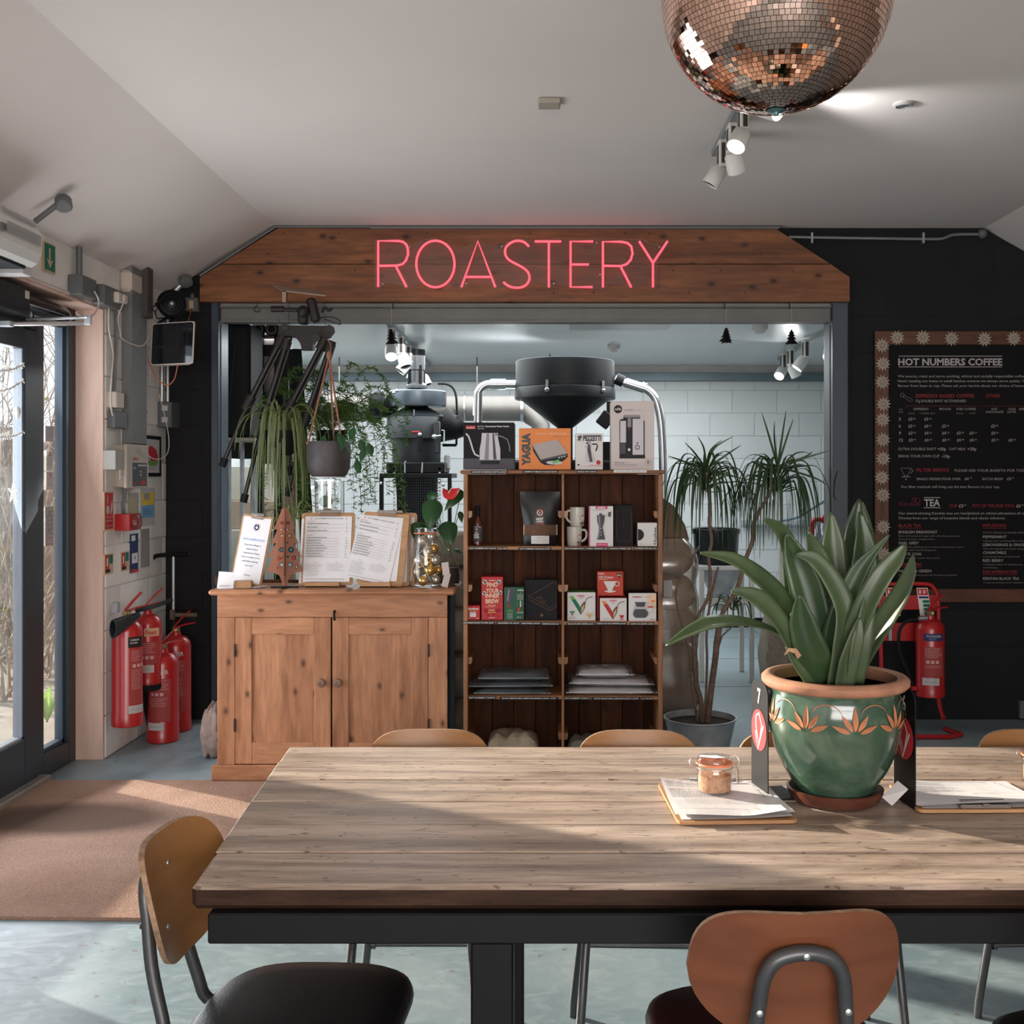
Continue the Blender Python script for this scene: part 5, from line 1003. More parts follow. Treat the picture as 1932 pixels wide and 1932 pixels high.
m_ = MB(); rnd.seed(5)
bead = [V((c.x-.064+.006*math.sin(i*.4), c.y-.022, CT+.010+i*.0055)) for i in range(22)]+[V((c.x-.052+.0035*i, c.y-.045-.012*math.sin(i/7), CT+.132-.03*math.sin(i/5))) for i in range(26)]+[V((c.x+.03+.004*math.sin(i), c.y-.05, CT+.15-.0048*i)) for i in range(18)]
for q in bead: m_.sphere(q, .0028, 6, 4)
tag(obj('bead_string', m_, GO, base=c), 'string of small gold beads looped inside the glass jar', 'bead string')['kind'] = 'stuff'
m_ = MB(); m_.tube(smooth_path([c+V((-.03, -.04, .235)), c+V((.0, -.052, .225)), c+V((.01, -.055, .20)), c+V((-.03, -.06, .16)), c+V((.01, -.062, .08)), c+V((.03, -.06, .035))], 4), .0014, 5); obj('string', m_, M['white'], jr)
m_ = MB(); m_.M = Matrix.Translation((XX(838, 5.50), 5.50, CT)) @ Matrix.Rotation(.25, 4, 'Y'); m_.box(-.016, .016, -.002, .002, .004, .075, .001); m_.M = Matrix.Translation((XX(841, 5.495), 5.495, CT+.09)) @ Matrix.Rotation(-.12, 4, 'Y'); m_.box(-.017, .017, -.001, .001, -.025, .037, .0005); tag(obj('gift_tag', m_, pbr('tag_card', (.55, .48, .44), .6), base=(XX(838, 5.5), 5.5, CT)), 'cream card gift tags leaning against the bauble jar', 'tag')
# anthurium in a glass vase
yv = 5.66; c = V((XX(846, yv), yv, CT)); va = thing('potted_anthurium', 'red-flowered anthurium with dark heart leaves in a rounded glass vase', 'plant', c)
m_ = MB(); m_.lathe([(.05, .001), (.058, .008), (.060, .05), (.052, .10), (.030, .145), (.020, .17), (.019, .195), (.023, .205)], 28, c); obj('glass_vase', m_, M['clear'], va)
m_ = MB(); m_.lathe([(.001, .004), (.053, .008), (.056, .05), (.050, .088), (.001, .09)], 20, c); obj('soil', m_, M['soil'], va)
AL = leafmat('anthurium_leaf', (.010, .045, .014), (.022, .085, .024), (1, 1, 1), .3, .12); AST = pbr('stem_green', (.08, .15, .05), .5)
def heart(n=12):
    out = []
    for i in range(n+1):
        t = i/n; w_ = math.sin(PI*min(1, (t*.9+.1))**.75)**.8*(1-.15*t); out.append((t, max(w_, .01)))
    return out
for (px, py, ex, ey, L, wd, dy) in ((818, 942, 810, 1000, .155, .105, -.05), (842, 984, 853, 1027, .13, .10, -.05), (872, 925, 838, 962, .12, .06, -.01), (806, 935, 828, 934, .075, .05, .02), (795, 985, 783, 1020, .12, .09, .03), (868, 965, 872, 985, .06, .03, 0), (858, 1036, 872, 1042, .05, .02, 0)):
    a = P(px, py, yv+dy); b = P(ex, ey, yv+dy-.05); m_ = MB(); m_.tube(smooth_path([c+V((0, 0, .15)), (c+V((0, 0, .2))).lerp(a, .6), a], 4), .0022, 6); obj('stem', m_, AST, va)
    d = (b-a); n = 12; pts = [a+d*(i/n)+V((0, -.012*math.sin(PI*i/n), -.006*(i/n)**2)) for i in range(n+1)]; prof = [0.35, .78, .97, 1, .98, .93, .85, .75, .63, .48, .32, .16, .01]; m_ = MB(); m_.blade(pts, [wd*q for q in prof], V((.1, -1, .25)), -.10, cols=6); obj('leaf', m_, AL, va)
m_ = MB(); a = P(845, 938, yv-.05); m_.tube(smooth_path([c+V((0, 0, .15)), (c+V((0, 0, .18))).lerp(a, .6), a], 4), .002, 6); obj('stem', m_, AST, va)
m_ = MB(); n = 10; b = P(852, 920, yv-.09); pts = [P(836, 921, yv-.02), P(839, 926, yv-.03), P(843, 930, yv-.04), P(847, 932, yv-.05), P(852, 931, yv-.055), P(857, 928, yv-.06), P(862, 925, yv-.06), P(868, 921, yv-.06)]; m_.blade(pts, [.004, .03, .05, .06, .058, .045, .028, .002], V((.15, -1, .5)), -.15, cols=6); obj('spathe', m_, pbr('spathe_red', (.48, .015, .02), .22, spec=.6), va)
m_ = MB(); m_.tube([P(846, 930, yv-.07), P(850, 924, yv-.08), P(855, 917, yv-.085)], [.0035, .003, .0015], 8); obj('spadix', m_, pbr('spadix', (.62, .35, .25), .5), va)
# ------------------------------------------------------------------ things on the long table
TZ = .7512
PC = V((.668, 2.575, TZ))
def glaze():
    t = NT('green_glaze'); v = t.coord(); f = t.noise(v, 9, 5, .6, .5); c = t.ramp(f, [(.3, (.024, .055, .038)), (.55, (.045, .092, .060)), (.8, (.11, .165, .12))]); t.l(c, t.b.inputs['Base Color']); t.i('Roughness', .16); t.i('Specular IOR Level', .6); t.i('Coat Weight', .4); t.i('Coat Roughness', .08); return t.m
GLZ = glaze(); TERRA = pbr('terracotta', (.42, .20, .12), .6, var=.3, vs=18); TERD = pbr('dark_terracotta', (.11, .035, .022), .35, var=.3, vs=20)
pot = thing('plant_pot', 'large green glazed pot with terracotta rim and fan motifs on the table', 'plant pot', PC)
m_ = MB(); prof = [(.086, .022), (.094, .035), (.118, .075), (.138, .12), (.150, .17), (.154, .205), (.150, .235), (.146, .250), (.149, .262)]; m_.lathe(prof, 56, PC); obj('body', m_, GLZ, pot)
m_ = MB(); m_.lathe([(.148, .262), (.159, .264), (.1665, .272), (.167, .282), (.160, .289), (.148, .291), (.139, .286), (.137, .270), (.134, .22), (.130, .20)], 56, PC); obj('rim', m_, TERRA, pot)
m_ = MB(); m_.lathe([(.001, .228), (.132, .228), (.133, .222)], 40, PC); obj('soil', m_, M['soil'], pot)
s_ = Sheet(); tq = M['ter_print'] = pbr('bare_terracotta', (.46, .175, .075), .6, var=.3, vs=40)
def potmap(x, y, L):        # x = angle in degrees, y = height
    z = y; r = None
    for (r0, z0), (r1, z1) in zip(prof, prof[1:]):
        if z0 <= z <= z1: r = r0+(r1-r0)*(z-z0)/(z1-z0)
    r = (r or .15)+.0012+L*.0001; a = math.radians(x); return V((PC.x+r*math.sin(a), PC.y-r*math.cos(a), PC.z+z))
def petal(x0, z0, x1, z1, w_, n=9):
    pts = []; dx, dz = x1-x0, z1-z0
    for i in range(n+1): t = i/n; pts.append((t, w_*math.sin(PI*t**.8)))
    k = 57.3/.15; L = math.hypot(dx/k, dz); ux, uz = dx/k/L, dz/L
    up = [((x0+dx*t)+(-uz*q)*k, z0+dz*t+ux*q) for t, q in pts]; dn = [((x0+dx*t)-(-uz*q)*k, z0+dz*t-ux*q) for t, q in reversed(pts)]; s_.poly(up+dn, tq)
for i in range(9):
    a = -38+i*40-40
    petal(a, .190, a, .243, .0062); petal(a-2, .190, a-11, .226, .0058); petal(a+2, .190, a+11, .226, .0058); petal(a-4, .186, a-19, .203, .0058); petal(a+4, .186, a+19, .203, .0058)
    s_.line([(a+4.5+25*(1-math.cos(PI*u/10))/2, .222+.024*math.sin(PI*u/10)) for u in range(11)], .0022, tq)
s_.emit('fan_motif', pot, potmap)
m_ = MB(); m_.lathe([(.080, 0), (.098, .004), (.107, .020), (.110, .030), (.104, .032), (.098, .020), (.09, .012), (.001, .011)], 44, PC-V((0, 0, .001))); tag(obj('saucer', m_, TERD, base=PC), 'dark terracotta saucer under the green pot', 'saucer')
# snake plant: each leaf set out from its base to its tip
LEAF1 = leafmat('snake_leaf', (.018, .042, .016), (.045, .085, .030), (1, 1, .5), .33, .16, 10); LEAF2 = leafmat('snake_leaf_pale', (.04, .068, .028), (.078, .115, .048), (1, 1, .5), .33, .2, 10); LEAF3 = leafmat('snake_leaf_under', (.058, .088, .042), (.10, .135, .070), (1, 1, .5), .4, .25, 10)
pl = thing('snake_plant', 'tall broad-leaved snake plant growing in the green glazed pot', 'plant', PC+V((0, 0, .225)))
def PL(px, py, dy=0): return P(px, py, PC.y+dy)
LV = [  # waypoints (px,py,dy) base..tip, widths px, material, normal
 ([(1530, 1270, -.05), (1480, 1205, -.07), (1420, 1180, -.10), (1350, 1178, -.13), (1300, 1195, -.15), (1256, 1218, -.16)], [14, 22, 38, 46, 30, 2], 1, (.0, -.35, 1)),
 ([(1545, 1280, -.04), (1508, 1200, -.06), (1470, 1130, -.08), (1425, 1085, -.09), (1380, 1055, -.10), (1322, 1043, -.11)], [22, 44, 46, 40, 26, 4], 1, (.55, -.9, .5)),
 ([(1540, 1290, -.06), (1500, 1230, -.10), (1470, 1175, -.12), (1435, 1135, -.13), (1405, 1120, -.135), (1380, 1115, -.14)], [20, 32, 38, 40, 24, 4], 2, (.5, -.9, .4)),
 ([(1535, 1300, -.09), (1518, 1275, -.11), (1500, 1250, -.12), (1484, 1220, -.13)], [22, 20, 14, 3], 2, (.5, -1, .2)),
 ([(1565, 1285, .02), (1530, 1200, .02), (1500, 1110, .01), (1490, 1040, .0), (1472, 1000, -.01), (1440, 978, -.03)], [30, 50, 46, 34, 26, 3], 1, (.15, -1, .1)),
 ([(1570, 1290, -.02), (1545, 1200, -.03), (1522, 1110, -.03), (1500, 1050, -.03), (1484, 1005, -.04)], [34, 62, 66, 46, 3], 0, (-.1, -1, .0)),
 ([(1580, 1290, .03), (1570, 1200, .04), (1560, 1120, .04), (1540, 1050, .04), (1522, 1000, .03)], [34, 60, 62, 46, 3], 1, (.2, -1, .1)),
 ([(1590, 1290, .06), (1580, 1200, .07), (1572, 1090, .08), (1570, 1020, .08), (1568, 966, .08)], [34, 62, 66, 44, 3], 1, (0, -1, 0)),
 ([(1600, 1290, .08), (1605, 1180, .10), (1612, 1080, .11), (1618, 1000, .11), (1621, 941, .11)], [36, 66, 74, 54, 3], 0, (-.15, -1, 0)),
 ([(1610, 1290, .02), (1618, 1190, .03), (1628, 1100, .04), (1630, 1030, .04), (1622, 965, .04)], [36, 62, 62, 46, 3], 0, (.15, -1, 0)),
 ([(1600, 1290, .10), (1630, 1180, .12), (1640, 1090, .12), (1638, 1010, .11), (1628, 948, .10)], [30, 50, 46, 30, 3], 3, (.8, -.8, 0)),
 ([(1560, 1290, -.08), (1530, 1230, -.10), (1512, 1170, -.11), (1508, 1120, -.12)], [50, 62, 48, 3], 0, (-.1, -1, .05)),
 ([(1575, 1295, -.09), (1590, 1220, -.10), (1592, 1150, -.10), (1565, 1090, -.09), (1535, 1055, -.09), (1504, 1046, -.09)], [40, 52, 44, 38, 30, 4], 2, (.35, -1, .2)),
 ([(1585, 1295, -.05), (1575, 1220, -.05), (1590, 1150, -.06), (1620, 1080, -.07), (1650, 1040, -.08), (1678, 1009, -.09)], [36, 50, 44, 34, 14, 2], 0, (-.35, -1, .1)),
 ([(1600, 1295, -.08), (1605, 1220, -.10), (1630, 1150, -.12), (1662, 1090, -.13), (1690, 1055, -.13), (1708, 1028, -.13)], [30, 36, 40, 38, 30, 5], 1, (-.5, -1, .2)),
 ([(1620, 1270, -.02), (1645, 1215, -.04), (1675, 1165, -.06), (1702, 1120, -.07), (1718, 1080, -.08), (1722, 1048, -.08)], [24, 40, 44, 38, 26, 3], 3, (-.9, -.7, .25)),
 ([(1610, 1290, -.10), (1622, 1220, -.12), (1636, 1150, -.12), (1642, 1100, -.11)], [34, 40, 30, 4], 2, (.2, -1, .1)),
 ([(1590, 1300, -.11), (1600, 1250, -.12), (1615, 1200, -.13), (1622, 1165, -.13)], [34, 38, 28, 4], 2, (.1, -1, .1)),
 ([(1565, 1292, .07), (1600, 1200, .09), (1618, 1110, .09), (1610, 1050, .09)], [36, 44, 40, 4], 0, (.1, -1, .1)),
 ([(1550, 1295, .05), (1540, 1220, .06), (1535, 1140, .06), (1545, 1070, .05)], [36, 48, 44, 6], 0, (.1, -1, .1)),
]
for wp, wd, mi, nr in LV:
    pts = smooth_path([PL(*q) for q in wp], 4); k = len(pts); wl_ = []
    for i in range(k): t = i/(k-1)*(len(wd)-1); a = int(min(t, len(wd)-2)); wl_.append((wd[a]+(wd[a+1]-wd[a])*(t-a))*PC.y/F)
    m_ = MB(); m_.blade(pts, wl_, V(nr), .17, cols=6); 
    o = obj('leaf', m_, [LEAF1, LEAF2, LEAF3, LEAF3][mi], pl)
    sm = o.modifiers.new('thickness', 'SOLIDIFY'); sm.thickness = .0022
m_ = MB(); m_.blade([PL(1508, 1240, -.13), PL(1500, 1228, -.14), PL(1488, 1226, -.14), PL(1480, 1236, -.14)], [.012, .012, .008, .002], (0, -1, .3), .1); obj('dry_leaf', m_, pbr('dry_leaf', (.45, .26, .15), .7, var=.3, vs=50), pl)
# table number stands: bent black plates
def number_stand(label, num, x, y, zt, yaw, mirror=1, sticker=False):
    c = V((x, y, TZ)); r = thing('table_number', label, 'table number', c); R3 = Matrix.Rotation(math.radians(yaw), 3, 'Z'); A, N = R3 @ V((1, 0, 0)), R3 @ V((0, -1, 0)); Z = V((0, 0, 1)); w_ = .105; h_ = zt-TZ
    m_ = MB(); poly = [(-w_/2, .0), (w_/2, .0), (w_/2, h_-.03)]+[(w_/2-.03+.03*math.cos(a), h_-.03+.03*math.sin(a)) for a in [PI/2*i/5 for i in range(1, 6)]]+[(-w_/2+.03-.03*math.sin(a), h_-.03+.03*math.cos(a)) for a in [PI/2*i/5 for i in range(1, 6)]]; m_.prism(poly, -.0012, .0012, frame=(c, A, Z, N)); obj('plate', m_, M['black'], r)
    m_ = MB(); m_.M = Matrix.Translation(c) @ R3.to_4x4(); m_.box(-w_/2, w_/2, -.075*mirror if mirror > 0 else 0, 0 if mirror > 0 else .075, 0.0, .0025, 0); obj('foot', m_, M['black'], r)
    s_ = Sheet(); s_.text(num, 0, .052, .034, W_, .020, 'c', bold=.03); s_.disc(0, .115, .048, R_, 28); s_.line([(-.018, .085), (0, .075), (.018, .10), (0, .15), (-.018, .11)], .005, W_, True); s_.poly([(0, .082), (.012, .100), (0, .135), (-.012, .104)], R_); s_.line([(-.02, .12), (-.005, .16), (.03, .10)], .006, W_)
    s_.emit('printed_front', r, planar(c+Z*h_+N*.0015, A, Z, N, 1, 0, 0)); return r
number_stand('black metal table number seven standing edge-on left of the green pot', '7', XX(1436, 2.60), 2.615, ZZ(1287, 2.60), -80, -1)
n6 = number_stand('black metal table number six standing edge-on right of the green pot', '6', XX(1703, 2.56), 2.545, ZZ(1296, 2.55), -82, -1)
st_ = thing('folded_card', 'small folded white card leaning at the foot of the number six stand', 'card', (XX(1690, 2.47), 2.47, TZ)); m_ = MB(); q = [TT(1683, 1521, TZ+.001)+V((0, 0, 0)), P(1664, 1504, 2.50), P(1693, 1474, 2.52), P(1713, 1490, 2.48)]; q[0].z = TZ+.0015; m_.add(q+[v+V((.001, .002, .001)) for v in q], [(0, 1, 2, 3), (7, 6, 5, 4), (0, 4, 5, 1), (1, 5, 6, 2), (2, 6, 7, 3), (3, 7, 4, 0)]); obj('card', m_, M['paper'], st_)
a_, b_2 = (q[2]-q[1]).normalized(), (q[1]-q[0]).normalized(); s_ = Sheet(); s_.text('SCAN TO ORDER', .004, .014, .004, K_, .030); s_.line([(.002, .018), (.038, .018)], .0006, K_); s_.lines(.004, .03, .006, 1, 1, .001, K_, 3); nn = (q[1]-q[0]).cross(q[3]-q[0]).normalized(); nn = nn if nn.y < 0 else -nn
s_.emit('print', st_, planar(q[1]+(q[0]-q[1])*.1, (q[2]-q[1]), (q[1]-q[0]), nn, 1, 0, 0))
# flat clipboards with loose menus
def flat_board(label, p0, A, w_, h_, seed, clip_near):
    A = V((*A, 0)).normalized(); B = V((-A.y, A.x, 0)); Z = V((0, 0, 1)); O = V((p0[0], p0[1], TZ)); r = thing('menu_clipboard', label, 'clipboard', O)
    m_ = MB(); m_.prism(rrect(0, 0, w_, h_, .016), 0, .0075, frame=(O, A, B, Z)); obj('board', m_, BAM, r)
    for q in range(3):
        s_ = Sheet(); n = 10; pw_, ph_ = w_*.92, h_*.93; vs = [(pw_*i/n, ph_*j/n) for j in range(n+1) for i in range(n+1)]; s_.geo(vs, [(j*(n+1)+i, (j+1)*(n+1)+i, (j+1)*(n+1)+i+1, j*(n+1)+i+1) for j in range(n) for i in range(n)], M['paper'])
        if q == 2: menu_art(s_, 0, 0, pw_, ph_, seed=seed)
        ang = (-.015, .03, -.035)[q]; A2 = A*math.cos(ang)+B*math.sin(ang); B2 = -A*math.sin(ang)+B*math.cos(ang); base = O+Z*(.0085+.0022*q)+A*(w_*.05-.004*q)+B*(h_*.965)
        def f(x, y, L, q=q, A2=A2, B2=B2, base=base):
            u, v = x/pw_, y/ph_; hh = (.010+.004*q)*(u**3)*(v**2)*.6+.010*(1-u)**4*(1-v)**2*(q/2)+.0035*q*abs(math.sin(2.6*u+1.7*v+seed+q))*v; return base+A2*x-B2*y+Z*(hh+L*.0002)
        s_.emit('menu_sheet', r, f)
    yb_ = h_ if not clip_near else 0; m_ = MB(); m_.M = Matrix.Translation(O+A*w_/2+B*(yb_+(-.006 if not clip_near else .006))+Z*.008) @ Matrix((A, B, Z)).transposed().to_4x4(); m_.box(-.058, .058, -.008, .008, 0, .010, .003); m_.box(-.05, .05, -.022 if not clip_near else .014, -.014 if not clip_near else .022, .012, .0145, .001); m_.box(-.008, .008, -.012, .0, .008, .013, .001); obj('clip', m_, CLIPM, r)
    return r
fb = flat_board('bamboo clipboard with curling white menus lying left of the green pot', (.283, 2.383), (1, .045), .262, .305, 4, False)
fb2 = flat_board('bamboo clipboard with curling white menus lying right of the number six stand', (XX(1733, 2.47), 2.468), (1, .015), .30, .215, 9, True)
# small clip jar of brown sugar
def sugar_jar(label, c):
    r = thing('sugar_jar', label, 'jar', c, 'sugar jars on the table')
    m_ = MB(); m_.lathe([(.030, .0005), (.038, .003), (.040, .010), (.040, .048), (.0385, .054), (.041, .058), (.041, .064)], 36, c); obj('glass_body', m_, M['clear'], r)
    m_ = MB(); m_.lathe([(.001, .004), (.0365, .005), (.0375, .012), (.0375, .040), (.025, .043), (.001, .041)], 28, c); obj('sugar', m_, pbr('brown_sugar', (.58, .30, .17), .8, var=.35, vs=90, bump=.6, bs=300), r)
    m_ = MB(); m_.lathe([(.042, .064), (.043, .066), (.042, .068)], 36, c); obj('rubber_seal', m_, pbr('orange_seal', (.85, .25, .10), .5), r)
    m_ = MB(); m_.lathe([(.041, .068), (.042, .073), (.038, .080), (.030, .0815), (.0005, .080)], 36, c); obj('glass_lid', m_, M['clear'], r)
    m_ = MB(); m_.tube([c+V((.0425*math.cos(a), .0425*math.sin(a), .058)) for a in [2*PI*i/28 for i in range(28)]], .0011, 6, closed=True); m_.tube(smooth_path([c+V((.0425, 0, .058)), c+V((.056, -.004, .055)), c+V((.055, -.004, .075)), c+V((.047, 0, .083)), c+V((.041, 0, .078))], 4), .0012, 6)
    m_.tube(smooth_path([c+V((.046, 0, .062)), c+V((.050, -.002, .045)), c+V((.051, -.004, .022)), c+V((.055, -.004, .020)), c+V((.054, -.002, .05)), c+V((.048, 0, .063))], 4), .0011, 6)
    m_.tube(smooth_path([c+V((-.0425, 0, .058)), c+V((-.055, -.004, .060)), c+V((-.058, -.004, .072)), c+V((-.050, 0, .079)), c+V((-.041, 0, .074))], 4), .0013, 6); obj('wire_clip', m_, pbr('wire_clip', (.6, .5, .45), .25, .9, var=0), r); return r
sugar_jar('small clip-top jar of brown sugar standing on the clipboard left of the pot', V((XX(1348, 2.575), 2.575, TZ+.018)))
sugar_jar('second clip-top sugar jar, just cut off at the table edge of the frame', V((XX(1962, 2.72), 2.72, TZ)))

# ------------------------------------------------------------------ mirror ball
BC = V((XX(1464, 2.56), 2.56, 2.602)); BR = .262
mbt = thing('mirror_ball', 'large copper-coloured mirror ball hanging from the ceiling', 'mirror ball', BC+V((0, 0, -BR)))
m_ = MB(); m_.sphere(BC, BR-.0035, 48, 32); obj('core', m_, pbr('ball_grout', (.05, .025, .018), .6, .3), mbt)
m_ = MB(); m_.tube([BC+V((0, 0, BR-.01)), V((BC.x, BC.y, CH))], .006, 8); m_.lathe([(.03, BR-.012), (.03, BR+.02), (.001, BR+.02)], 16, BC); obj('hanging_rod', m_, M['steel'], mbt)
m_ = MB(); m_.lathe([(.006, -BR-.012), (.008, -BR-.006), (.022, -BR-.001), (.001, -BR)], 14, BC); obj('bottom_cap', m_, pbr('teal_cap', (.10, .22, .24), .3, .5), mbt)
def mirror(name, c):
    t = NT(name); v = t.coord(off=False); t.i('Metallic', 1.0); t.i('Roughness', .035); w_ = t.n('TexWhiteNoise', noise_dimensions='3D'); oi = t.n('ObjectInfo'); ge = t.n('NewGeometry'); vm = t.n('VectorMath', operation='SNAP'); vm.inputs[1].default_value = (.009, .009, .009); t.l(v, vm.inputs[0]); t.l(vm.outputs[0], w_.inputs['Vector'])
    cc = t.mix(t.ramp(w_.outputs['Value'], [(0, 0), (1, .35)]), c, tuple(q*.72 for q in c)); t.l(cc, t.b.inputs['Base Color']); return t.m
MIR = mirror('copper_mirror', (.93, .62, .50)); rnd.seed(12)
ts = .0117; rows = int(PI*BR/ts); tiles = []
for i in range(rows):
    th = (i+.5)*PI/rows; rr = BR*math.sin(th); n = max(6, int(2*PI*rr/ts)); o0 = rnd.random()*6
    if th < .9: continue
    for j in range(n):
        a = o0+2*PI*j/n; nrm = V((math.sin(th)*math.cos(a), math.sin(th)*math.sin(a), math.cos(th))); tiles.append((nrm, a, 2*PI*rr/n, PI*BR/rows))
camp = V((0, 0, HC)); vis = sorted(tiles, key=lambda t: -((camp-(BC+t[0]*BR)).normalized().dot(t[0])))
tm = MB(); h = .5; tm.box(-h, h, -h, h, -.0, .0025, 0); tile_me = {}
stuff = MB(); cnt = 0; 
for nrm, a, wx, wy in vis:
    up = V((0, 0, 1)); tx_ = up.cross(nrm).normalized(); ty_ = nrm.cross(tx_); jit = V((rnd.gauss(0, .022), rnd.gauss(0, .022), rnd.gauss(0, .022))); n2 = (nrm+jit).normalized(); tx_ = (tx_-n2*tx_.dot(n2)).normalized(); ty_ = n2.cross(tx_)
    p = BC+nrm*(BR-.0022); sx, sy = (wx-.0011)/2, (wy-.0011)/2; M4 = Matrix.Translation(p) @ Matrix((tx_*(wx-.0011), ty_*(wy-.0011), n2)).transposed().to_4x4()
    if cnt < 300:
        if not tile_me: tile_me[0] = mesh_of(tm, 'mirror_tile', MIR)
        o = bpy.data.objects.new('mirror_tile', tile_me[0]); col.objects.link(o); o.parent = mbt; o.matrix_local = Matrix.Translation(-ROOT[mbt.name]) @ M4; cnt += 1
    else: stuff.M = M4; stuff.box(-h, h, -h, h, 0, .0025, 0)
stuff.M = None; obj('mirror_tiles', stuff, MIR, mbt)['kind'] = 'stuff'

# ------------------------------------------------------------------ word in red light tube
NEON = emit('red_tube', (1.0, .095, .13), 1.7); ns = thing('neon_sign', 'red glowing tube letters spelling ROASTERY on a clear backing', 'neon sign', P(985, 500, 6.735)); yn = 6.728
def npx(pts): return [P(a, b, yn) for a, b in pts]
L_ = {
 'R': [[(713.5, 541), (713.5, 454.5), (752, 454.5), (761, 456.5), (767, 462), (769.5, 470), (770, 480), (766, 491), (760, 498), (750, 501), (716, 501.5)], [(747, 502.5), (767, 541.5)]],
 'O': [[(821.5+36*math.sin(2*PI*i/40), 498-44*math.cos(2*PI*i/40)) for i in range(40)]+['c']],
 'A': [[(870.5, 541.5), (901.5, 455), (934.5, 541.5)], [(878, 522.5), (926, 522.5)]],
 'S': [[(998, 465), (990, 457.5), (981, 454.5), (971, 455), (961, 460), (954, 468), (953, 478), (957, 487), (966, 494), (985, 504), (995, 512), (999, 522), (997, 532), (989, 540), (976, 543), (963, 541), (954, 536), (950, 532)]],
 'T': [[(1009, 455.5), (1059, 455.5)], [(1035.5, 457), (1035.5, 542)]],
 'E': [[(1119, 455.5), (1076.5, 455.5), (1076.5, 541.5), (1118, 541.5)], [(1078, 499), (1111, 499)]],
 'R2': [[(1137.5, 542), (1137.5, 456), (1172, 456), (1184, 458.5), (1191, 465), (1193.5, 478), (1190, 490), (1183, 498), (1172, 502), (1139, 501.5)], [(1171, 503), (1191, 542)]],
 'Y': [[(1206, 455), (1232, 496), (1232, 542)], [(1259.5, 455), (1232, 496)]]}
cont = []
for k, st in L_.items():
    m_ = MB()
    for pl_ in st:
        cl = pl_[-1] == 'c'; pp = npx([q for q in pl_ if q != 'c'])
        if k == 'S': pp = smooth_path(pp, 3)
        m_.tube(pp, .0070, 8, closed=cl)
        for q in pl_:
            if q != 'c': cont.append(q)
    obj('letter_tube', m_, NEON, ns)
ACR = glass('acrylic_sheet', (.93, .88, .87), .2, .10, dirt=.10, dirtc=(.5, .3, .25))
top = [(707, 452), (760, 449), (775, 462), (800, 452), (822, 448), (850, 462), (880, 466), (903, 448), (925, 466), (948, 462), (975, 449), (1000, 454), (1065, 449), (1075, 451), (1122, 449), (1140, 450), (1180, 450), (1200, 452), (1210, 449), (1228, 461), (1245, 460), (1262, 449), (1264, 456), (1240, 495), (1240, 543)]
bot = [(1228, 546), (1218, 536), (1205, 540), (1192, 546), (1170, 537), (1150, 538), (1138, 548), (1122, 545), (1080, 548), (1062, 538), (1045, 536), (1036, 548), (1026, 537), (1010, 533), (990, 545), (965, 547), (948, 543), (935, 547), (918, 536), (890, 534), (870, 547), (855, 539), (822, 545), (790, 535), (768, 547), (752, 537), (730, 534), (714, 546), (707, 543)]
m_ = MB(); m_.prism([(XX(a, 6.75), ZZ(b, 6.75)) for a, b in top+bot], 6.744, 6.75); obj('backing', m_, ACR, ns)
m_ = MB()
for x, y in ((773, 466), (947, 465), (722, 536), (880, 535), (1126, 458), (1244, 466), (1045, 535), (1132, 518)): m_.lathe([(.006, 0), (.004, .004)], 8, P(x, y, 6.7435), M=Matrix.Rotation(PI/2, 3, 'X'))
obj('fixing_screws', m_, M['steel'], ns)['kind'] = 'stuff'
m_ = MB(); m_.tube(smooth_path([P(1240, 520, 6.755), P(1243, 530, 6.75), P(1236, 546, 6.75), P(1246, 540, 6.75)], 4), .002, 5); obj('lead', m_, M['grey_plastic'], ns)

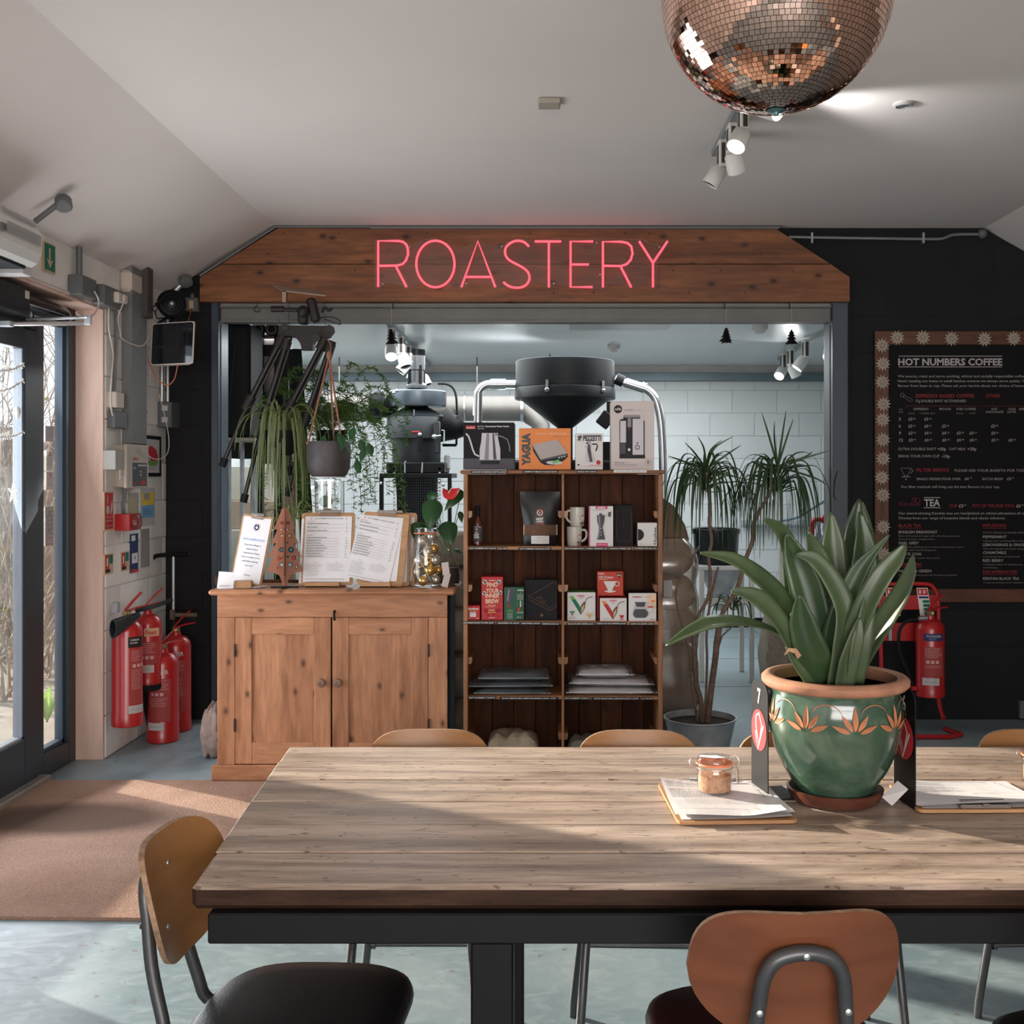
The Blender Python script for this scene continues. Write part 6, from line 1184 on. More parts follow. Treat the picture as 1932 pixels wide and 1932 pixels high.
# ------------------------------------------------------------------ ceiling fittings
def track(name, label, a, b):
    m_ = MB(); a, b = V(a), V(b); d = (b-a).normalized(); sdv = V((0, 0, 1)).cross(d)*.017; u = V((0, 0, -.03)); m_.add([a-sdv, a+sdv, b+sdv, b-sdv, a-sdv+u, a+sdv+u, b+sdv+u, b-sdv+u], [(0, 1, 2, 3), (7, 6, 5, 4), (0, 4, 5, 1), (1, 5, 6, 2), (2, 6, 7, 3), (3, 7, 4, 0)]); return tag(obj(name, m_, pbr('track_grey', (.30, .32, .33), .4, .3), base=a), label, 'light track')
def spot_lamp(label, top_, d, lit, group, e=0, s=1.0, up=False):
    top_ = V(top_); d = V(d).normalized(); r = thing('track_spotlight', label, 'spotlight', top_, group)
    m_ = MB(); m_.box(top_.x-.022*s, top_.x+.022*s, top_.y-.05*s, top_.y+.05*s, top_.z-.145*s, top_.z-.0, .006); obj('driver_box', m_, M['white'], r)
    m_ = MB(); m_.box(top_.x-.0235*s, top_.x+.0235*s, top_.y-.038*s, top_.y+.038*s, top_.z-.135*s, top_.z-.012, .010); m_.box(top_.x-.016*s, top_.x+.016*s, top_.y-.0515*s, top_.y+.0515*s, top_.z-.135*s, top_.z-.015, .006); obj('side_panel', m_, pbr('lamp_brown', (.06, .045, .035), .5), r)
    c = top_+V((0, 0, -.13*s)); R3 = d.to_track_quat('Z', 'Y').to_matrix(); m_ = MB(); m_.lathe([(.030*s, -.02*s), (.044*s, .0), (.046*s, .085*s), (.043*s, .088*s), (.040*s, .078*s), (.001, .076*s)], 24, c+d*.03*s, M=R3); obj('head', m_, M['white'], r)
    m_ = MB(); m_.lathe([(.039*s, .079*s), (.001, .0795*s)], 24, c+d*.03*s, M=R3); obj('lens', m_, LIT if lit else M['matt_black'], r)
    if e: spot('lamp_beam', c+d*.125*s, c+d*1, e, 75, .7, (.96, .98, 1), .03)
    if up: spot('added_lamp_spill', c+V((.16, -.02, .02)), c+V((2.0, .55, .17)), 26, 66, 1, (.97, .98, 1), .04)  # separate spot added for the bright streak along the ceiling
    return r
LIT = emit('lamp_lens', (1, .98, .94), 7.0)
track('light_track', 'thin grey light track on the ceiling beyond the mirror ball', (.79, 3.95, CH), (.79, 5.2, CH))
GR = 'spotlights on the ceiling track beyond the mirror ball'; e_ = 14
spot_lamp('lit white spotlight half hidden under the mirror ball', (.79, 4.16, CH-.028), (.55, -.55, -.35), True, GR, 26, .85)
spot_lamp('lit white can spotlight with brown side, second from the mirror ball', (.79, 4.45, CH-.028), (-.35, -.4, -.75), True, GR, 16, .85, True)
spot_lamp('unlit dark-sided spotlight third along the ceiling track', (.79, 4.73, CH-.028), (.3, .5, -.8), False, GR, 0, .85)
spot_lamp('unlit dark-sided spotlight last on the ceiling track', (.785, 4.96, CH-.028), (-.5, .1, -.8), False, GR, 0, .85)
m_ = MB(); p = P(1036, 190, (CH-HC)*F/(CY-190)); m_.box(p.x-.045, p.x+.045, p.y-.045, p.y+.045, CH-.022, CH-.0005, .004)
for k in (-.02, 0, .02): m_.box(p.x+k-.004, p.x+k+.004, p.y-.0455, p.y-.044, CH-.015, CH-.009)
tag(obj('ceiling_connector', m_, pbr('connector', (.40, .36, .30), .6), base=p), 'small beige rectangular connector on the middle of the ceiling', 'ceiling fitting')
m_ = MB(); Yq = (CH-HC)*F/(CY-195.5); c = V((XX(1704, Yq), Yq, CH)); m_.lathe([(.042, -.0005), (.043, -.006), (.030, -.012), (.028, -.006), (.018, -.010), (.001, -.008)], 28, c, mats=[0, 0, 1, 0, 1]); tag(obj('ceiling_speaker', m_, [pbr('fitting_grey', (.42, .40, .38), .5), M['grey_plastic']], base=c), 'round recessed grey fitting on the ceiling right of the mirror ball', 'ceiling fitting')
# ------------------------------------------------------------------ left wall equipment: (px along the wall) -> depth
def wy(px): return LW*F/(px-CX)
def wz(px, py): return ZZ(py, wy(px))
def wbox(name, label, cat, x0, x1, y0, y1, d, mat, c=.003, group=None, art=None, parent=None, off=0.0):
    a, b = wy(x0), wy(x1); ym = (x0+x1)/2; Z1, Z0 = wz(ym, y0), wz(ym, y1); m_ = MB(); m_.box(LW+off, LW+off+d+(.009 if not parent else 0), a, b, Z0, Z1, c)
    if parent: o = obj(name, m_, mat, parent)
    else: o = tag(obj(name, m_, mat, base=(LW, (a+b)/2, Z0)), label, cat, group)
    if art:
        s_ = Sheet(); art(s_); s_.emit('print', o, lambda x, y, L: V((LW+off+d+.0096+L*.0002, a+(b-a)*x, Z1+(Z0-Z1)*y)))
    return o
def wp(px, py, d=.02): v = V((LW+d, wy(px), wz(px, py))); return v
def a_exit(s): s.rect(.05, .04, .95, .96, M['pgr']); s.rect(.42, .18, .56, .62, M['ptan']); s.poly([(.22, .55), (.50, .88), (.78, .55), (.50, .64)], M['ptan'])
wbox('exit_sign', 'green sign with pale downward arrow beside the air curtain', 'sign', 78, 100, 459, 513, .003, M['ptan'], 0, art=a_exit)
def wcable(name, label, pts, r=.004, mat='white', d=.03, cat='cable', dd=None):
    m_ = MB(); m_.tube(smooth_path([wp(a, b, (dd[i] if dd else d)) for i, (a, b) in enumerate(pts)], 5), r, 6); return tag(obj(name, m_, M[mat] if isinstance(mat, str) else mat, base=wp(*pts[0], d)), label, cat)
def wtube(parent, name, pts, r, mat='conduit', d=.03): m_ = MB(); m_.tube([wp(a, b, d) for a, b in pts], r, 8); return obj(name, m_, M[mat], parent)
sb = wbox('switched_socket', 'grey metal switch box below the short conduit on the white wall', 'socket box', 127, 155, 523, 561, .065, M['grey_plastic'], .006)
wtube(sb, 'conduit', [(138, 466), (138, 523)], .016, 'grey_plastic'); wbox('switch_plate', '', '', 146, 153, 534, 549, .004, M['plg'], 0, parent=sb, off=.065)
sb2 = wbox('double_socket', 'grey metal socket box with two white plugs', 'socket box', 170, 202, 542, 579, .065, M['grey_plastic'], .006)
wtube(sb2, 'conduit', [(155, 549), (172, 557)], .013, 'grey_plastic'); wbox('plug', '', '', 188, 196, 551, 571, .035, M['cream'], .008, parent=sb2, off=.065); wbox('plug', '', '', 199, 207, 556, 573, .035, M['cream'], .008, parent=sb2, off=.065)
wcable('white_cable', 'loose cream cable looping from the switch box to the door operator', [(148, 550), (156, 566), (153, 585), (140, 597), (122, 596), (112, 590)], .004, 'cream', d=.08)
wcable('white_cable', 'cream cable hanging from the left plug down the white wall', [(193, 570), (193, 620), (201, 665), (199, 700), (196, 760), (204, 795), (211, 808)], .0045, 'cream', d=.035)
wcable('white_cable', 'cream cable from the right plug crossing the grey trunking', [(204, 572), (205, 600), (213, 625), (214, 640), (236, 653), (250, 630), (262, 603), (258, 592)], .0045, 'cream', dd=[.08, .05, .04, .05, .09, .10, .08, .06])
wcable('vertical_conduit', 'thin steel conduit running down beside the cream cables', [(204, 575), (212, 590), (213, 640), (209, 742)], .010, 'conduit', d=.018, cat='conduit')
se = wbox('alarm_sensor', 'cream rounded alarm sensor high beside the vertical trunking', 'sensor', 223, 247, 514, 555, .06, M['cream'], .018); wbox('sensor_light', '', '', 232, 240, 530, 533, .002, emit('sensor_glow', (1, .6, .3), .9), 0, parent=se, off=.06)
wbox('cable_trunking', 'tall grey vertical cable trunking on the white wall', 'trunking', 227, 256, 508, 838, .055, pbr('trunking_grey', (.17, .175, .17), .55, var=.1), .003)
wbox('cable_trunking', 'short darker brown trunking over the top of the grey trunking', 'trunking', 247, 258, 505, 600, .085, pbr('trunking_dark', (.06, .05, .045), .5), .002)
a1 = wbox('timer_switch', 'cream timer switch with grey box under it beside the steel conduit', 'switch', 199, 214, 740, 770, .05, M['cream'], .004); wbox('switch_box', '', '', 200, 223, 776, 808, .05, M['grey_plastic'], .004, parent=a1)
# monitor on bracket arms
mt_ = thing('wall_monitor', 'black-screened display with pale rounded back on a wall bracket', 'monitor', P(322, 650, 6.15)); Yc = 6.12
A = V((.93, -.37, 0)).normalized(); B = V((.045, 0, 1)).normalized(); N = V((A.y, -A.x, 0)).normalized(); N = N if N.y < 0 else -N; Oc = P(326, 648, 6.1)
m_ = MB(); m_.prism([(x, y) for x, y in rrect(-.142, -.115, .142, .115, .018)], -.004, .004, frame=(Oc, A, B, N)); obj('bezel', m_, M['cream'], mt_)
m_ = MB(); m_.prism([(x, y) for x, y in rrect(-.138, -.111, .138, .111, .016)], .0042, .006, frame=(Oc, A, B, N)); obj('screen', m_, pbr('screen_glass', (.006, .007, .009), .06, var=0, spec=.6), mt_)
m_ = MB(); a = [Oc-A*.140+B*.113-N*.004, Oc-A*.140-B*.113-N*.004]; b = [V((LW+.03, 6.50, Oc.z+.12)), V((LW+.03, 6.50, Oc.z-.12))]; q = Oc-N*.05; a2 = [Oc+A*.140+B*.113-N*.004, Oc+A*.140-B*.113-N*.004]
vs = [a[0], a[1], a2[1], a2[0], a[0]-N*.075-A*.03, a[1]-N*.075-A*.03, a2[1]-N*.075-A*.09, a2[0]-N*.075-A*.09]; m_.add(vs, [(0, 1, 5, 4), (1, 2, 6, 5), (2, 3, 7, 6), (3, 0, 4, 7), (4, 5, 6, 7), (3, 2, 1, 0)]); obj('casing', m_, M['cream'], mt_)
m_ = MB()
for zy in (558, 599): m_.tube([P(257, zy, 5.9)+V((0, .3, 0)), P(316, zy, 6.3)], .009, 8)
obj('bracket_arm', m_, M['black'], mt_)['kind'] = 'stuff'
fan = thing('wall_fan', 'small black round fan clamped in the wall corner above the display', 'fan', P(322, 575, 6.35)); Fc = P(324, 574, 6.30); dr3 = V((.35, -1, .05)).normalized(); R3 = dr3.to_track_quat('Z', 'Y').to_matrix()
m_ = MB(); m_.lathe([(.02, -.07), (.055, -.05), (.078, -.01), (.080, .02), (.072, .03), (.066, .022), (.05, .028), (.046, .020), (.03, .026), (.026, .018), (.010, .022), (.001, .02)], 26, Fc, M=R3); obj('housing', m_, M['black'], fan)
m_ = MB(); m_.lathe([(.012, .022), (.008, .03), (.001, .031)], 12, Fc, M=R3); obj('hub', m_, M['galv'], fan)
m_ = MB(); m_.tube(arc(P(292, 582, 6.25), .015, 0, 2*PI, 14), .003, 5); m_.tube([P(292, 587, 6.25), P(296, 601, 6.25), P(316, 600, 6.28)], .004, 5); m_.tube([P(318, 598, 6.3), P(330, 606, 6.3)], .012, 6); obj('clamp', m_, M['black'], fan)
jb = thing('junction_box', 'small grey junction box with orange light mounted by the end of the long board', 'junction box', P(363, 576, 6.82)); m_ = MB(); p = P(363, 575, 6.80); m_.box(p.x-.04, p.x+.04, p.y-.02, p.y+.035, p.z-.042, p.z+.042, .006); m_.lathe([(.012, .042), (.012, .062), (.008, .068), (.001, .068)], 12, p); obj('box', m_, pbr('box_grey', (.12, .12, .11), .5), jb)
m_ = MB(); m_.box(p.x-.013, p.x+.013, p.y-.022, p.y-.0195, p.z-.028, p.z+.022); obj('rocker_switch', m_, M['ptan'], jb)
OC = pbr('orange_cable', (.30, .07, .03), .5)
m_ = MB(); m_.tube(smooth_path([P(361, 582, 6.77), P(357, 600, 6.6), P(352, 617, 6.4)], 5), .0035, 6); tag(obj('orange_cable', m_, OC, base=P(361, 582, 6.77)), 'orange cable from the junction box down behind the display', 'cable')
m_ = MB(); m_.tube(smooth_path([P(279, 675, 6.1), P(283, 690, 6.1), P(292, 708, 6.1), P(305, 722, 6.1), P(318, 726, 6.1), P(329, 715, 6.1), P(334, 695, 6.1), P(335, 685, 6.1)], 5), .0035, 6); tag(obj('orange_cable', m_, OC, base=P(318, 726, 6.1)), 'orange cable hanging in a loop under the display', 'cable')
for i, (x, lb) in enumerate(((301, 'left of the pair of steel conduits in the wall corner'), (312, 'right of the pair of steel conduits in the wall corner'))):
    m_ = MB(); m_.tube([wp(x-2, 600, .02), wp(x-2, 762, .02)], .013, 8); tag(obj('steel_conduit', m_, M['conduit'], base=wp(x, 762)), lb, 'conduit')
cu = wbox('isolator_switch', 'grey isolator box with white marks in the wall corner', 'switch box', 295, 320, 760, 808, .08, M['grey_plastic'], .006, art=None)
s_ = Sheet(); s_.rect(.2, .15, .8, .35, LG_); s_.rect(.2, .6, .8, .8, LG_); y0_ = wy(295); s_.emit('markings', cu, lambda x, y, L: V((LW+.02+.06*x, y0_-.0008-L*.0002, wz(307, 760)+(wz(307, 808)-wz(307, 760))*y)))
kt = thing('key_tag', 'red tag with a red key hanging on the white wall', 'key tag', wp(262, 788)); wbox('tag', '', '', 255.5, 263.5, 745, 774, .006, M['print_red'], 0, parent=kt); m_ = MB(); q = wp(269, 778, .02); m_.lathe([(.012, -.003), (.012, .003)], 14, q, M=Matrix.Rotation(PI/2, 3, 'Y')); m_.box(q.x-.002, q.x+.002, q.y-.005, q.y+.005, q.z-.032, q.z-.01); m_.box(q.x-.002, q.x+.002, q.y-.005, q.y+.012, q.z-.032, q.z-.026); obj('key', m_, M['print_red'], kt)
m_ = MB(); m_.tube(arc(wp(266, 766, .02), .010, 0, 2*PI, 12, V((0, 1, 0))), .0012, 5); obj('ring', m_, M['steel'], kt)
def a_pic(s): s.rect(.12, .09, .88, .91, LG_); s.poly([(.15, .3), (.45, .25), (.7, .35), (.8, .5), (.72, .62), (.4, .62)], R_); s.poly([(.2, .62), (.8, .62), (.7, .75), (.3, .74)], flat('pic_green', (.14, .30, .06))); s.rect(.15, .78, .6, .82, G_)
wbox('framed_picture', 'black framed red and green picture hanging on the white wall', 'picture', 262, 296, 822, 899, .018, M['matt_black'], .002, art=a_pic)
m_ = MB(); m_.box(LW+.002, LW+.062, 6.0, 6.32, ZZ(919, 6.1), ZZ(840, 6.1), .004); cp = tag(obj('alarm_control_box', m_, pbr('panel_beige', (.42, .35, .28), .5), base=(LW, 6.1, ZZ(919, 6.1))), 'cream fire alarm control panel with dark display', 'alarm panel')
m_ = MB(); m_.box(LW+.0625, LW+.082, 5.995, 6.325, ZZ(921, 6.1), ZZ(838, 6.1), .004); obj('door_panel', m_, pbr('panel_beige2', (.50, .44, .37), .5), cp)
s_ = Sheet(); s_.rect(.25, .42, .92, .96, DG_); s_.rect(.50, .46, .9, .50, LG_); s_.rect(.27, .52, .4, .56, G_); s_.disc(.62, .62, .03, LG_, 8); s_.disc(.62, .70, .03, LG_, 8); s_.rect(.62, .84, .85, .92, R_); s_.rect(.3, .88, .4, .92, R_); s_.text('FIRE', .26, .36, .06, R_, .25); ya, yb2 = 5.995, 6.325; s_.emit('display', cp, lambda x, y, L: V((LW+.0826+L*.0002, ya+(yb2-ya)*x, ZZ(838, 6.1)+(ZZ(921, 6.1)-ZZ(838, 6.1))*y)))
kb = wbox('key_cabinet', 'small white box with striped paper strips beside the alarm panel', 'box', 193.5, 213, 850, 886, .06, pbr('box_white_dull', (.40, .385, .36), .6), .003); m_ = MB(); yq = wy(207); m_.box(LW+.061, LW+.063, wy(204), wy(218), wz(210, 905), wz(210, 853)); o = obj('paper_strip', m_, M['paper'], kb); s_ = Sheet(); s_.rect(0, .02, 1, .14, M['pb']); s_.lines(.1, .9, .24, 8, .08, .02, G_, 3); s_.emit('print', o, lambda x, y, L: V((LW+.0635+L*.0002, wy(204)+(wy(218)-wy(204))*x, wz(210, 853)+(wz(210, 905)-wz(210, 853))*y)))
wcable('grey_conduit', 'short bent conduit joining the alarm panel to the red call point', [(224, 918), (224, 940), (222, 952), (223, 970)], .012, 'conduit', d=.03, cat='conduit')
def a_fs(s): s.rect(.08, .03, .92, .97, M['label_red']); s.rect(.08, .03, .92, .97, R_); s.rect(.12, .66, .88, .67, LG_); s.disc(.35, .47, .16, LG_, 12, .12); s.rect(.28, .08, .36, .3, LG_); s.poly([(.6, .55), (.7, .35), (.85, .2), (.85, .45), (.7, .6)], LG_); s.text('Fire alarm', .5, .78, .055, LG_, .78, 'c'); s.text('call point', .5, .91, .055, LG_, .7, 'c')
wbox('fire_sign', 'red fire alarm call point sign on the white wall', 'sign', 192.5, 210, 928, 1000, .003, M['ptan'], 0, art=a_fs)
cpn = wbox('call_point', 'red fire alarm call point box on the white wall', 'call point', 213.5, 236, 969, 1000, .08, M['red'], .003); m_ = MB(); m_.lathe([(.035, 0), (.045, .01), (.042, .03), (.02, .036), (.001, .036)], 18, V((LW+.08, wy(225), wz(225, 984))), M=Matrix.Rotation(PI/2, 3, 'Y')); obj('beacon', m_, glass('beacon', (.8, .5, .5), .6, .1, dirt=.3, dirtc=(.5, .25, .22)), cpn)
def a_rota(s): s.rect(.1, .12, .92, .45, M['py']); s.rect(.1, .45, .92, .78, M['psky']); s.rect(.25, .14, .6, .3, G_); s.lines(.2, .8, .55, 3, .06, .015, M['pb'], 2)
wbox('rota_poster', 'yellow and blue poster in a plastic sleeve on the white wall', 'poster', 261, 289, 921, 992, .002, M['plg'], 0, art=a_rota)
def a_pl(s): s.lines(.15, .85, .2, 7, .07, .02, M['py'], 4); s.lines(.15, .85, .5, 4, .08, .02, G_, 5)
wbox('notice', 'pale typed notice between the call point and yellow poster', 'notice', 238, 258, 930, 990, .002, pbr('aged_paper', (.42, .40, .33), .7), 0, art=a_pl)
def a_bl(s): s.rect(.1, .04, .6, .18, W_); s.rect(.15, .5, .9, .76, W_); s.disc(.55, .62, .12, G_, 10, .05); s.rect(0, .92, 1, 1, R_)
wbox('blue_sign', 'tall narrow navy sign with white panels on the white wall', 'sign', 242, 256.5, 1007, 1080, .004, M['pb'], 0, art=a_bl)
wbox('plastic_wallet', 'tall grey plastic wallet fixed beside the navy sign', 'wallet', 262, 278, 998, 1070, .004, pbr('wallet', (.30, .29, .28), .35), 0)
def a_fi(s): s.rect(.08, .05, .48, .9, R_); s.rect(.52, .05, .92, .5, M['pgr']); s.rect(.52, .55, .92, .9, M['ptan']); s.rect(.2, .2, .35, .6, W_); s.rect(.08, .76, .6, .92, K_)
wbox('extinguisher_sign', 'small extinguisher instruction sign nearest the plywood reveal', 'sign', 193.5, 210, 1045, 1083, .002, M['ptan'], 0, art=a_fi)
wbox('extinguisher_sign', 'small extinguisher instruction sign next to the navy sign', 'sign', 224.5, 240, 1041, 1077, .002, M['ptan'], 0, art=a_fi)
wcable('thin_cable', 'thin cream cable looping from the trunking past the alarm panel', [(267, 742), (280, 790), (287, 830), (284, 855), (272, 865), (258, 866), (245, 858), (230, 842)], .003, 'cream', d=.10)
m_ = MB(); p0, p1 = wp(70, 412, .02), P(120, 382, 4.95); q0 = V((-2.27, 5.02, 2.668)); q1 = V((-2.115, 5.06, 2.745)); 
cl_ = thing('ceiling_conduit_lamp', 'grey round fitting on a short conduit on the sloping ceiling above the air curtain', 'fitting', q1); m_ = MB(); a = P(66, 418, 4.9); b = P(108, 386, 4.9); dz = V((0, 0, 0)); m_.tube([a, b], .013, 8); obj('conduit', m_, M['grey_plastic'], cl_); m_ = MB(); R3 = V((.3, -.5, -.8)).normalized().to_track_quat('Z', 'Y').to_matrix(); m_.lathe([(.03, -.03), (.036, -.02), (.036, .02), (.030, .026), (.001, .026)], 16, P(120, 384, 4.9), M=R3); obj('fitting_box', m_, M['grey_plastic'], cl_)
cl2 = thing('ceiling_conduit_lamp', 'grey round fitting on a conduit at the corner where the sloping ceiling meets the board', 'fitting', P(345, 530, 6.6)); m_ = MB(); m_.tube([P(320, 560, 6.6), P(343, 536, 6.6)], .014, 8); obj('conduit', m_, M['conduit'], cl2); m_ = MB(); m_.lathe([(.03, -.03), (.04, -.02), (.04, .02), (.03, .026), (.001, .026)], 16, P(350, 530, 6.6), M=R3); obj('fitting_box', m_, M['grey_plastic'], cl2)

# ------------------------------------------------------------------ fire extinguishers
def extinguisher(label, c, R, h, kind, facing, group='fire extinguishers by the white wall', text='WATER', tilt=0, hz=None):
    c = V(c); r = thing('fire_extinguisher', label, 'fire extinguisher', c, group)
    m_ = MB(); m_.lathe([(R*.97, 0), (R*1.03, .004), (R*1.03, .06*h/.5), (R, .065*h/.5), (R, h-R*.75), (R*.93, h-R*.42), (R*.70, h-R*.14), (R*.34, h), (R*.30, h+.02)], 36, c); obj('cylinder', m_, M['red'], r)
    m_ = MB(); m_.lathe([(R*.22, h+.018), (R*.26, h+.025), (R*.26, h+.045), (R*.15, h+.05)], 16, c); m_.tube([c+V((0, 0, h+.038)), c+V((math.sin(facing)*.05, -math.cos(facing)*.05, h+.038))], .009, 8); obj('valve', m_, pbr('brass', (.42, .30, .14), .35, .8), r)
    d = V((math.cos(facing+.3), math.sin(facing+.3), 0)); m_ = MB(); z = V((0, 0, 1))
    for a0, a1 in (((-.01, .050), (.080, .135)), ((.01, .045), (.11, .062))):
        p0, p1 = c+d*a0[0]+z*(h+a0[1]), c+d*a1[0]+z*(h+a1[1]); u = V((-d.y, d.x, 0))*.013; t_ = V((0, 0, .007)); pm = (p0+p1)/2+z*.004
        m_.add([p0-u, p0+u, pm-u, pm+u, p1-u*.8, p1+u*.8, p0-u+t_, p0+u+t_, pm-u+t_, pm+u+t_, p1-u*.8+t_, p1+u*.8+t_], [(0, 1, 3, 2), (2, 3, 5, 4), (8, 9, 7, 6), (10, 11, 9, 8), (0, 2, 8, 6), (2, 4, 10, 8), (3, 1, 7, 9), (5, 3, 9, 11), (1, 0, 6, 7), (4, 5, 11, 10)])
    obj('lever', m_, M['red'], r)
    s_ = Sheet(8); k = 1.0; W = R*1.75; y0 = R*.95
    if kind == 'co2': s_.rect(-.01, y0+.01, W*.62, y0+.065, K_); s_.text('CARBON', .0, y0+.03, .010, W_, .05); s_.text('DIOXIDE', .0, y0+.045, .008, W_, .04)
    elif kind == 'foam': s_.rect(-.02, y0, W*.5, y0+.045, M['ptan']); s_.text('Foam', -.012, y0+.034, .024, R_, .06, bold=.03)
    elif kind == 'powder': s_.rect(-W*.42, y0, W*.42, y0+.042, M['pb']); s_.text('POWDER', 0, y0+.022, .014, LG_, .085, 'c'); s_.lines(-.03, .03, y0+.028, 2, .005, .002, G_, 2)
    else: s_.text(text, 0, y0+.03, .022, LG_, .10, 'c', bold=.03); s_.lines(-.04, .04, y0+.034, 2, .006, .003, M['pfade'], 3)
    fp = flat('label_dull_red', (.34, .055, .055)); yy = y0+(.075 if kind != 'water' else .055); xa = .0 if kind == 'co2' else -W*.40; xb_ = W*.55 if kind == 'co2' else W*.42
    s_.rect(xa, yy, xb_, h-R*.2-.105, fp, 8); s_.lines(xa+.006, xb_-.006, yy+.008, 6, .010, .003, M['pfade'], 5, .2)
    for q in range(3): s_.rect(xa+.012+.026*q, yy+.078, xa+.030+.026*q, yy+.096, M['pfade'])
    if h > .42: s_.lines(xa+.006, xb_-.006, yy+.108, max(2, int((h-R-yy-.21)/.010)), .009, .0025, M['pfade'], 8, .2)
    wy0 = h-R*.2-.10; s_.rect(xa-.01, wy0, xa+.085, wy0+.042, LG_, 6); s_.text('firesmiths', xa+.037, wy0+.026, .011, G_, .065, 'c')
    s_.emit('label', r, cylmap(c.x, c.y, R+.0008, c.z+h, 1, 0, 0, facing, .0002)); return r
e1 = V((LW+.115, wy(238)+.02, 0)); Yx = 5.98
x1 = extinguisher('tall red extinguisher with black horn hung on the white wall', (XX(240, 5.92), 5.92, ZZ(1368, 5.92)), .078, .56, 'co2', .55)
m_ = MB(); ph = P(216, 1198, 5.78); hd = (P(216, 1185, 5.72)-P(262, 1150, 5.90)).normalized(); q0 = P(262, 1160, 5.90); q1 = P(213, 1180, 5.74); up_ = V((0, 0, 1))
rings = []; sd2 = (q1-q0).cross(up_).normalized()
for (t, w_, hh) in ((0, .012, .014), (.45, .018, .034), (1.0, .026, .052)): c_ = q0.lerp(q1, t)+V((0, 0, -.02*t)); rings.append([c_+sd2*(w_*math.cos(a))+up_*(hh*math.sin(a)) for a in [2*PI*i/20 for i in range(20)]])
inner = [c_ for c_ in [ (q0.lerp(q1, 1.0)+V((0, 0, -.02)))+sd2*(.021*math.cos(a))+up_*(.046*math.sin(a)) for a in [2*PI*i/20 for i in range(20)]]]; inn2 = [ (q0.lerp(q1, .5)+V((0, 0, -.01)))+sd2*(.010*math.cos(a))+up_*(.022*math.sin(a)) for a in [2*PI*i/20 for i in range(20)]]
allv = [v for rg in rings for v in rg]+inner+inn2; m_.add(allv, [(i*20+j, i*20+(j+1) % 20, (i+1)*20+(j+1) % 20, (i+1)*20+j) for i in range(4) for j in range(20)], 0, True); obj('horn', m_, pbr('horn_black', (.012, .014, .018), .5), x1)
m_ = MB(); m_.tube(smooth_path([P(258, 1152, 5.9), P(275, 1148, 5.86), P(300, 1141, 5.86), P(325, 1131, 5.9)], 4), .011, 8); obj('horn_handle', m_, M['matt_black'], x1)
m_ = MB(); m_.box(LW+.0, LW+.04, wy(209)-.01, wy(209)+.03, ZZ(1160, 5.9), ZZ(1140, 5.9), .003); obj('wall_bracket', m_, M['galv'], x1)
extinguisher('red foam extinguisher with a cream panel, hung behind the horned one', (XX(279, 6.22), 6.22, ZZ(1290, 6.22)), .075, .39, 'foam', .35)
m_ = MB(); c = V((XX(279, 6.22), 6.22, ZZ(1290, 6.22))); m_.lathe([(.074, -.02), (.078, .0), (.077, .022)], 26, c-V((0, 0, .01))); tag(obj('rubber_boot', m_, M['matt_black'], base=c), 'black rubber boot at the base of the hung foam extinguisher', 'boot')
extinguisher('red water extinguisher standing on the floor in front of its twin', (XX(307.5, 6.30), 6.30, .0), .086, .50, 'water', .1)
extinguisher('taller red water extinguisher standing behind its twin near the black wall', (XX(331, 6.55), 6.56, .0), .086, .56, 'water', .25)
m_ = MB(); m_.tube(smooth_path([P(300, 1220, 6.3), P(285, 1226, 6.25), P(278, 1260, 6.22), P(274, 1320, 6.25), P(281, 1372, 6.28)], 5), .011, 8); tag(obj('extinguisher_hose', m_, M['matt_black'], base=P(281, 1372, 6.28)), 'black rubber hose drooping beside the standing water extinguishers', 'hose')
# track pump and leaning things by the black wall
pu = thing('floor_pump', 'black-handled floor pump with steel shaft beside the extinguishers', 'pump', P(325, 1380, 6.62)); yp = 6.62
m_ = MB(); m_.tube(smooth_path([P(284, 1062, yp), P(290, 1052, yp), P(305, 1047, yp), P(325, 1046, yp), P(345, 1046, yp), P(357, 1045, yp)], 4), [.006, .011, .014, .015, .016, .017, .017, .017, .017, .016, .016, .015, .014, .014, .013, .013, .013, .012, .012, .011, .006], 8) if False else m_.tube(smooth_path([P(284, 1062, yp), P(292, 1050, yp), P(315, 1047, yp), P(340, 1047, yp), P(357, 1045, yp)], 4), .013, 8); obj('handle', m_, M['black'], pu)
m_ = MB(); m_.tube([P(327, 1048, yp), P(327, 1150, yp), P(327, 1200, yp)], .009, 8); obj('shaft', m_, M['conduit'], pu); m_ = MB(); m_.tube([P(327, 1150, yp), V((XX(327, yp), yp, .01))], .018, 10); obj('barrel', m_, M['black'], pu)
m_ = MB(); p = P(330, 1160, yp-.03); m_.box(p.x-.03, p.x+.0, p.y-.01, p.y+.01, p.z-.03, p.z+.03, .004); m_.box(p.x, p.x+.13, p.y-.006, p.y+.006, p.z-.012, p.z+.012, .003); obj('bracket', m_, pbr('old_bronze', (.12, .09, .06), .5, .4), pu)
sack('hessian_cloth', 'crumpled pinkish cloth on the floor beside the pine cabinet', 'cloth', XX(388, 5.95), XX(420, 5.95), 5.85, 6.05, .001, .27, pbr('pink_cloth', (.33, .25, .22), .9, var=.3, vs=30, bump=.4, bs=100), 31)

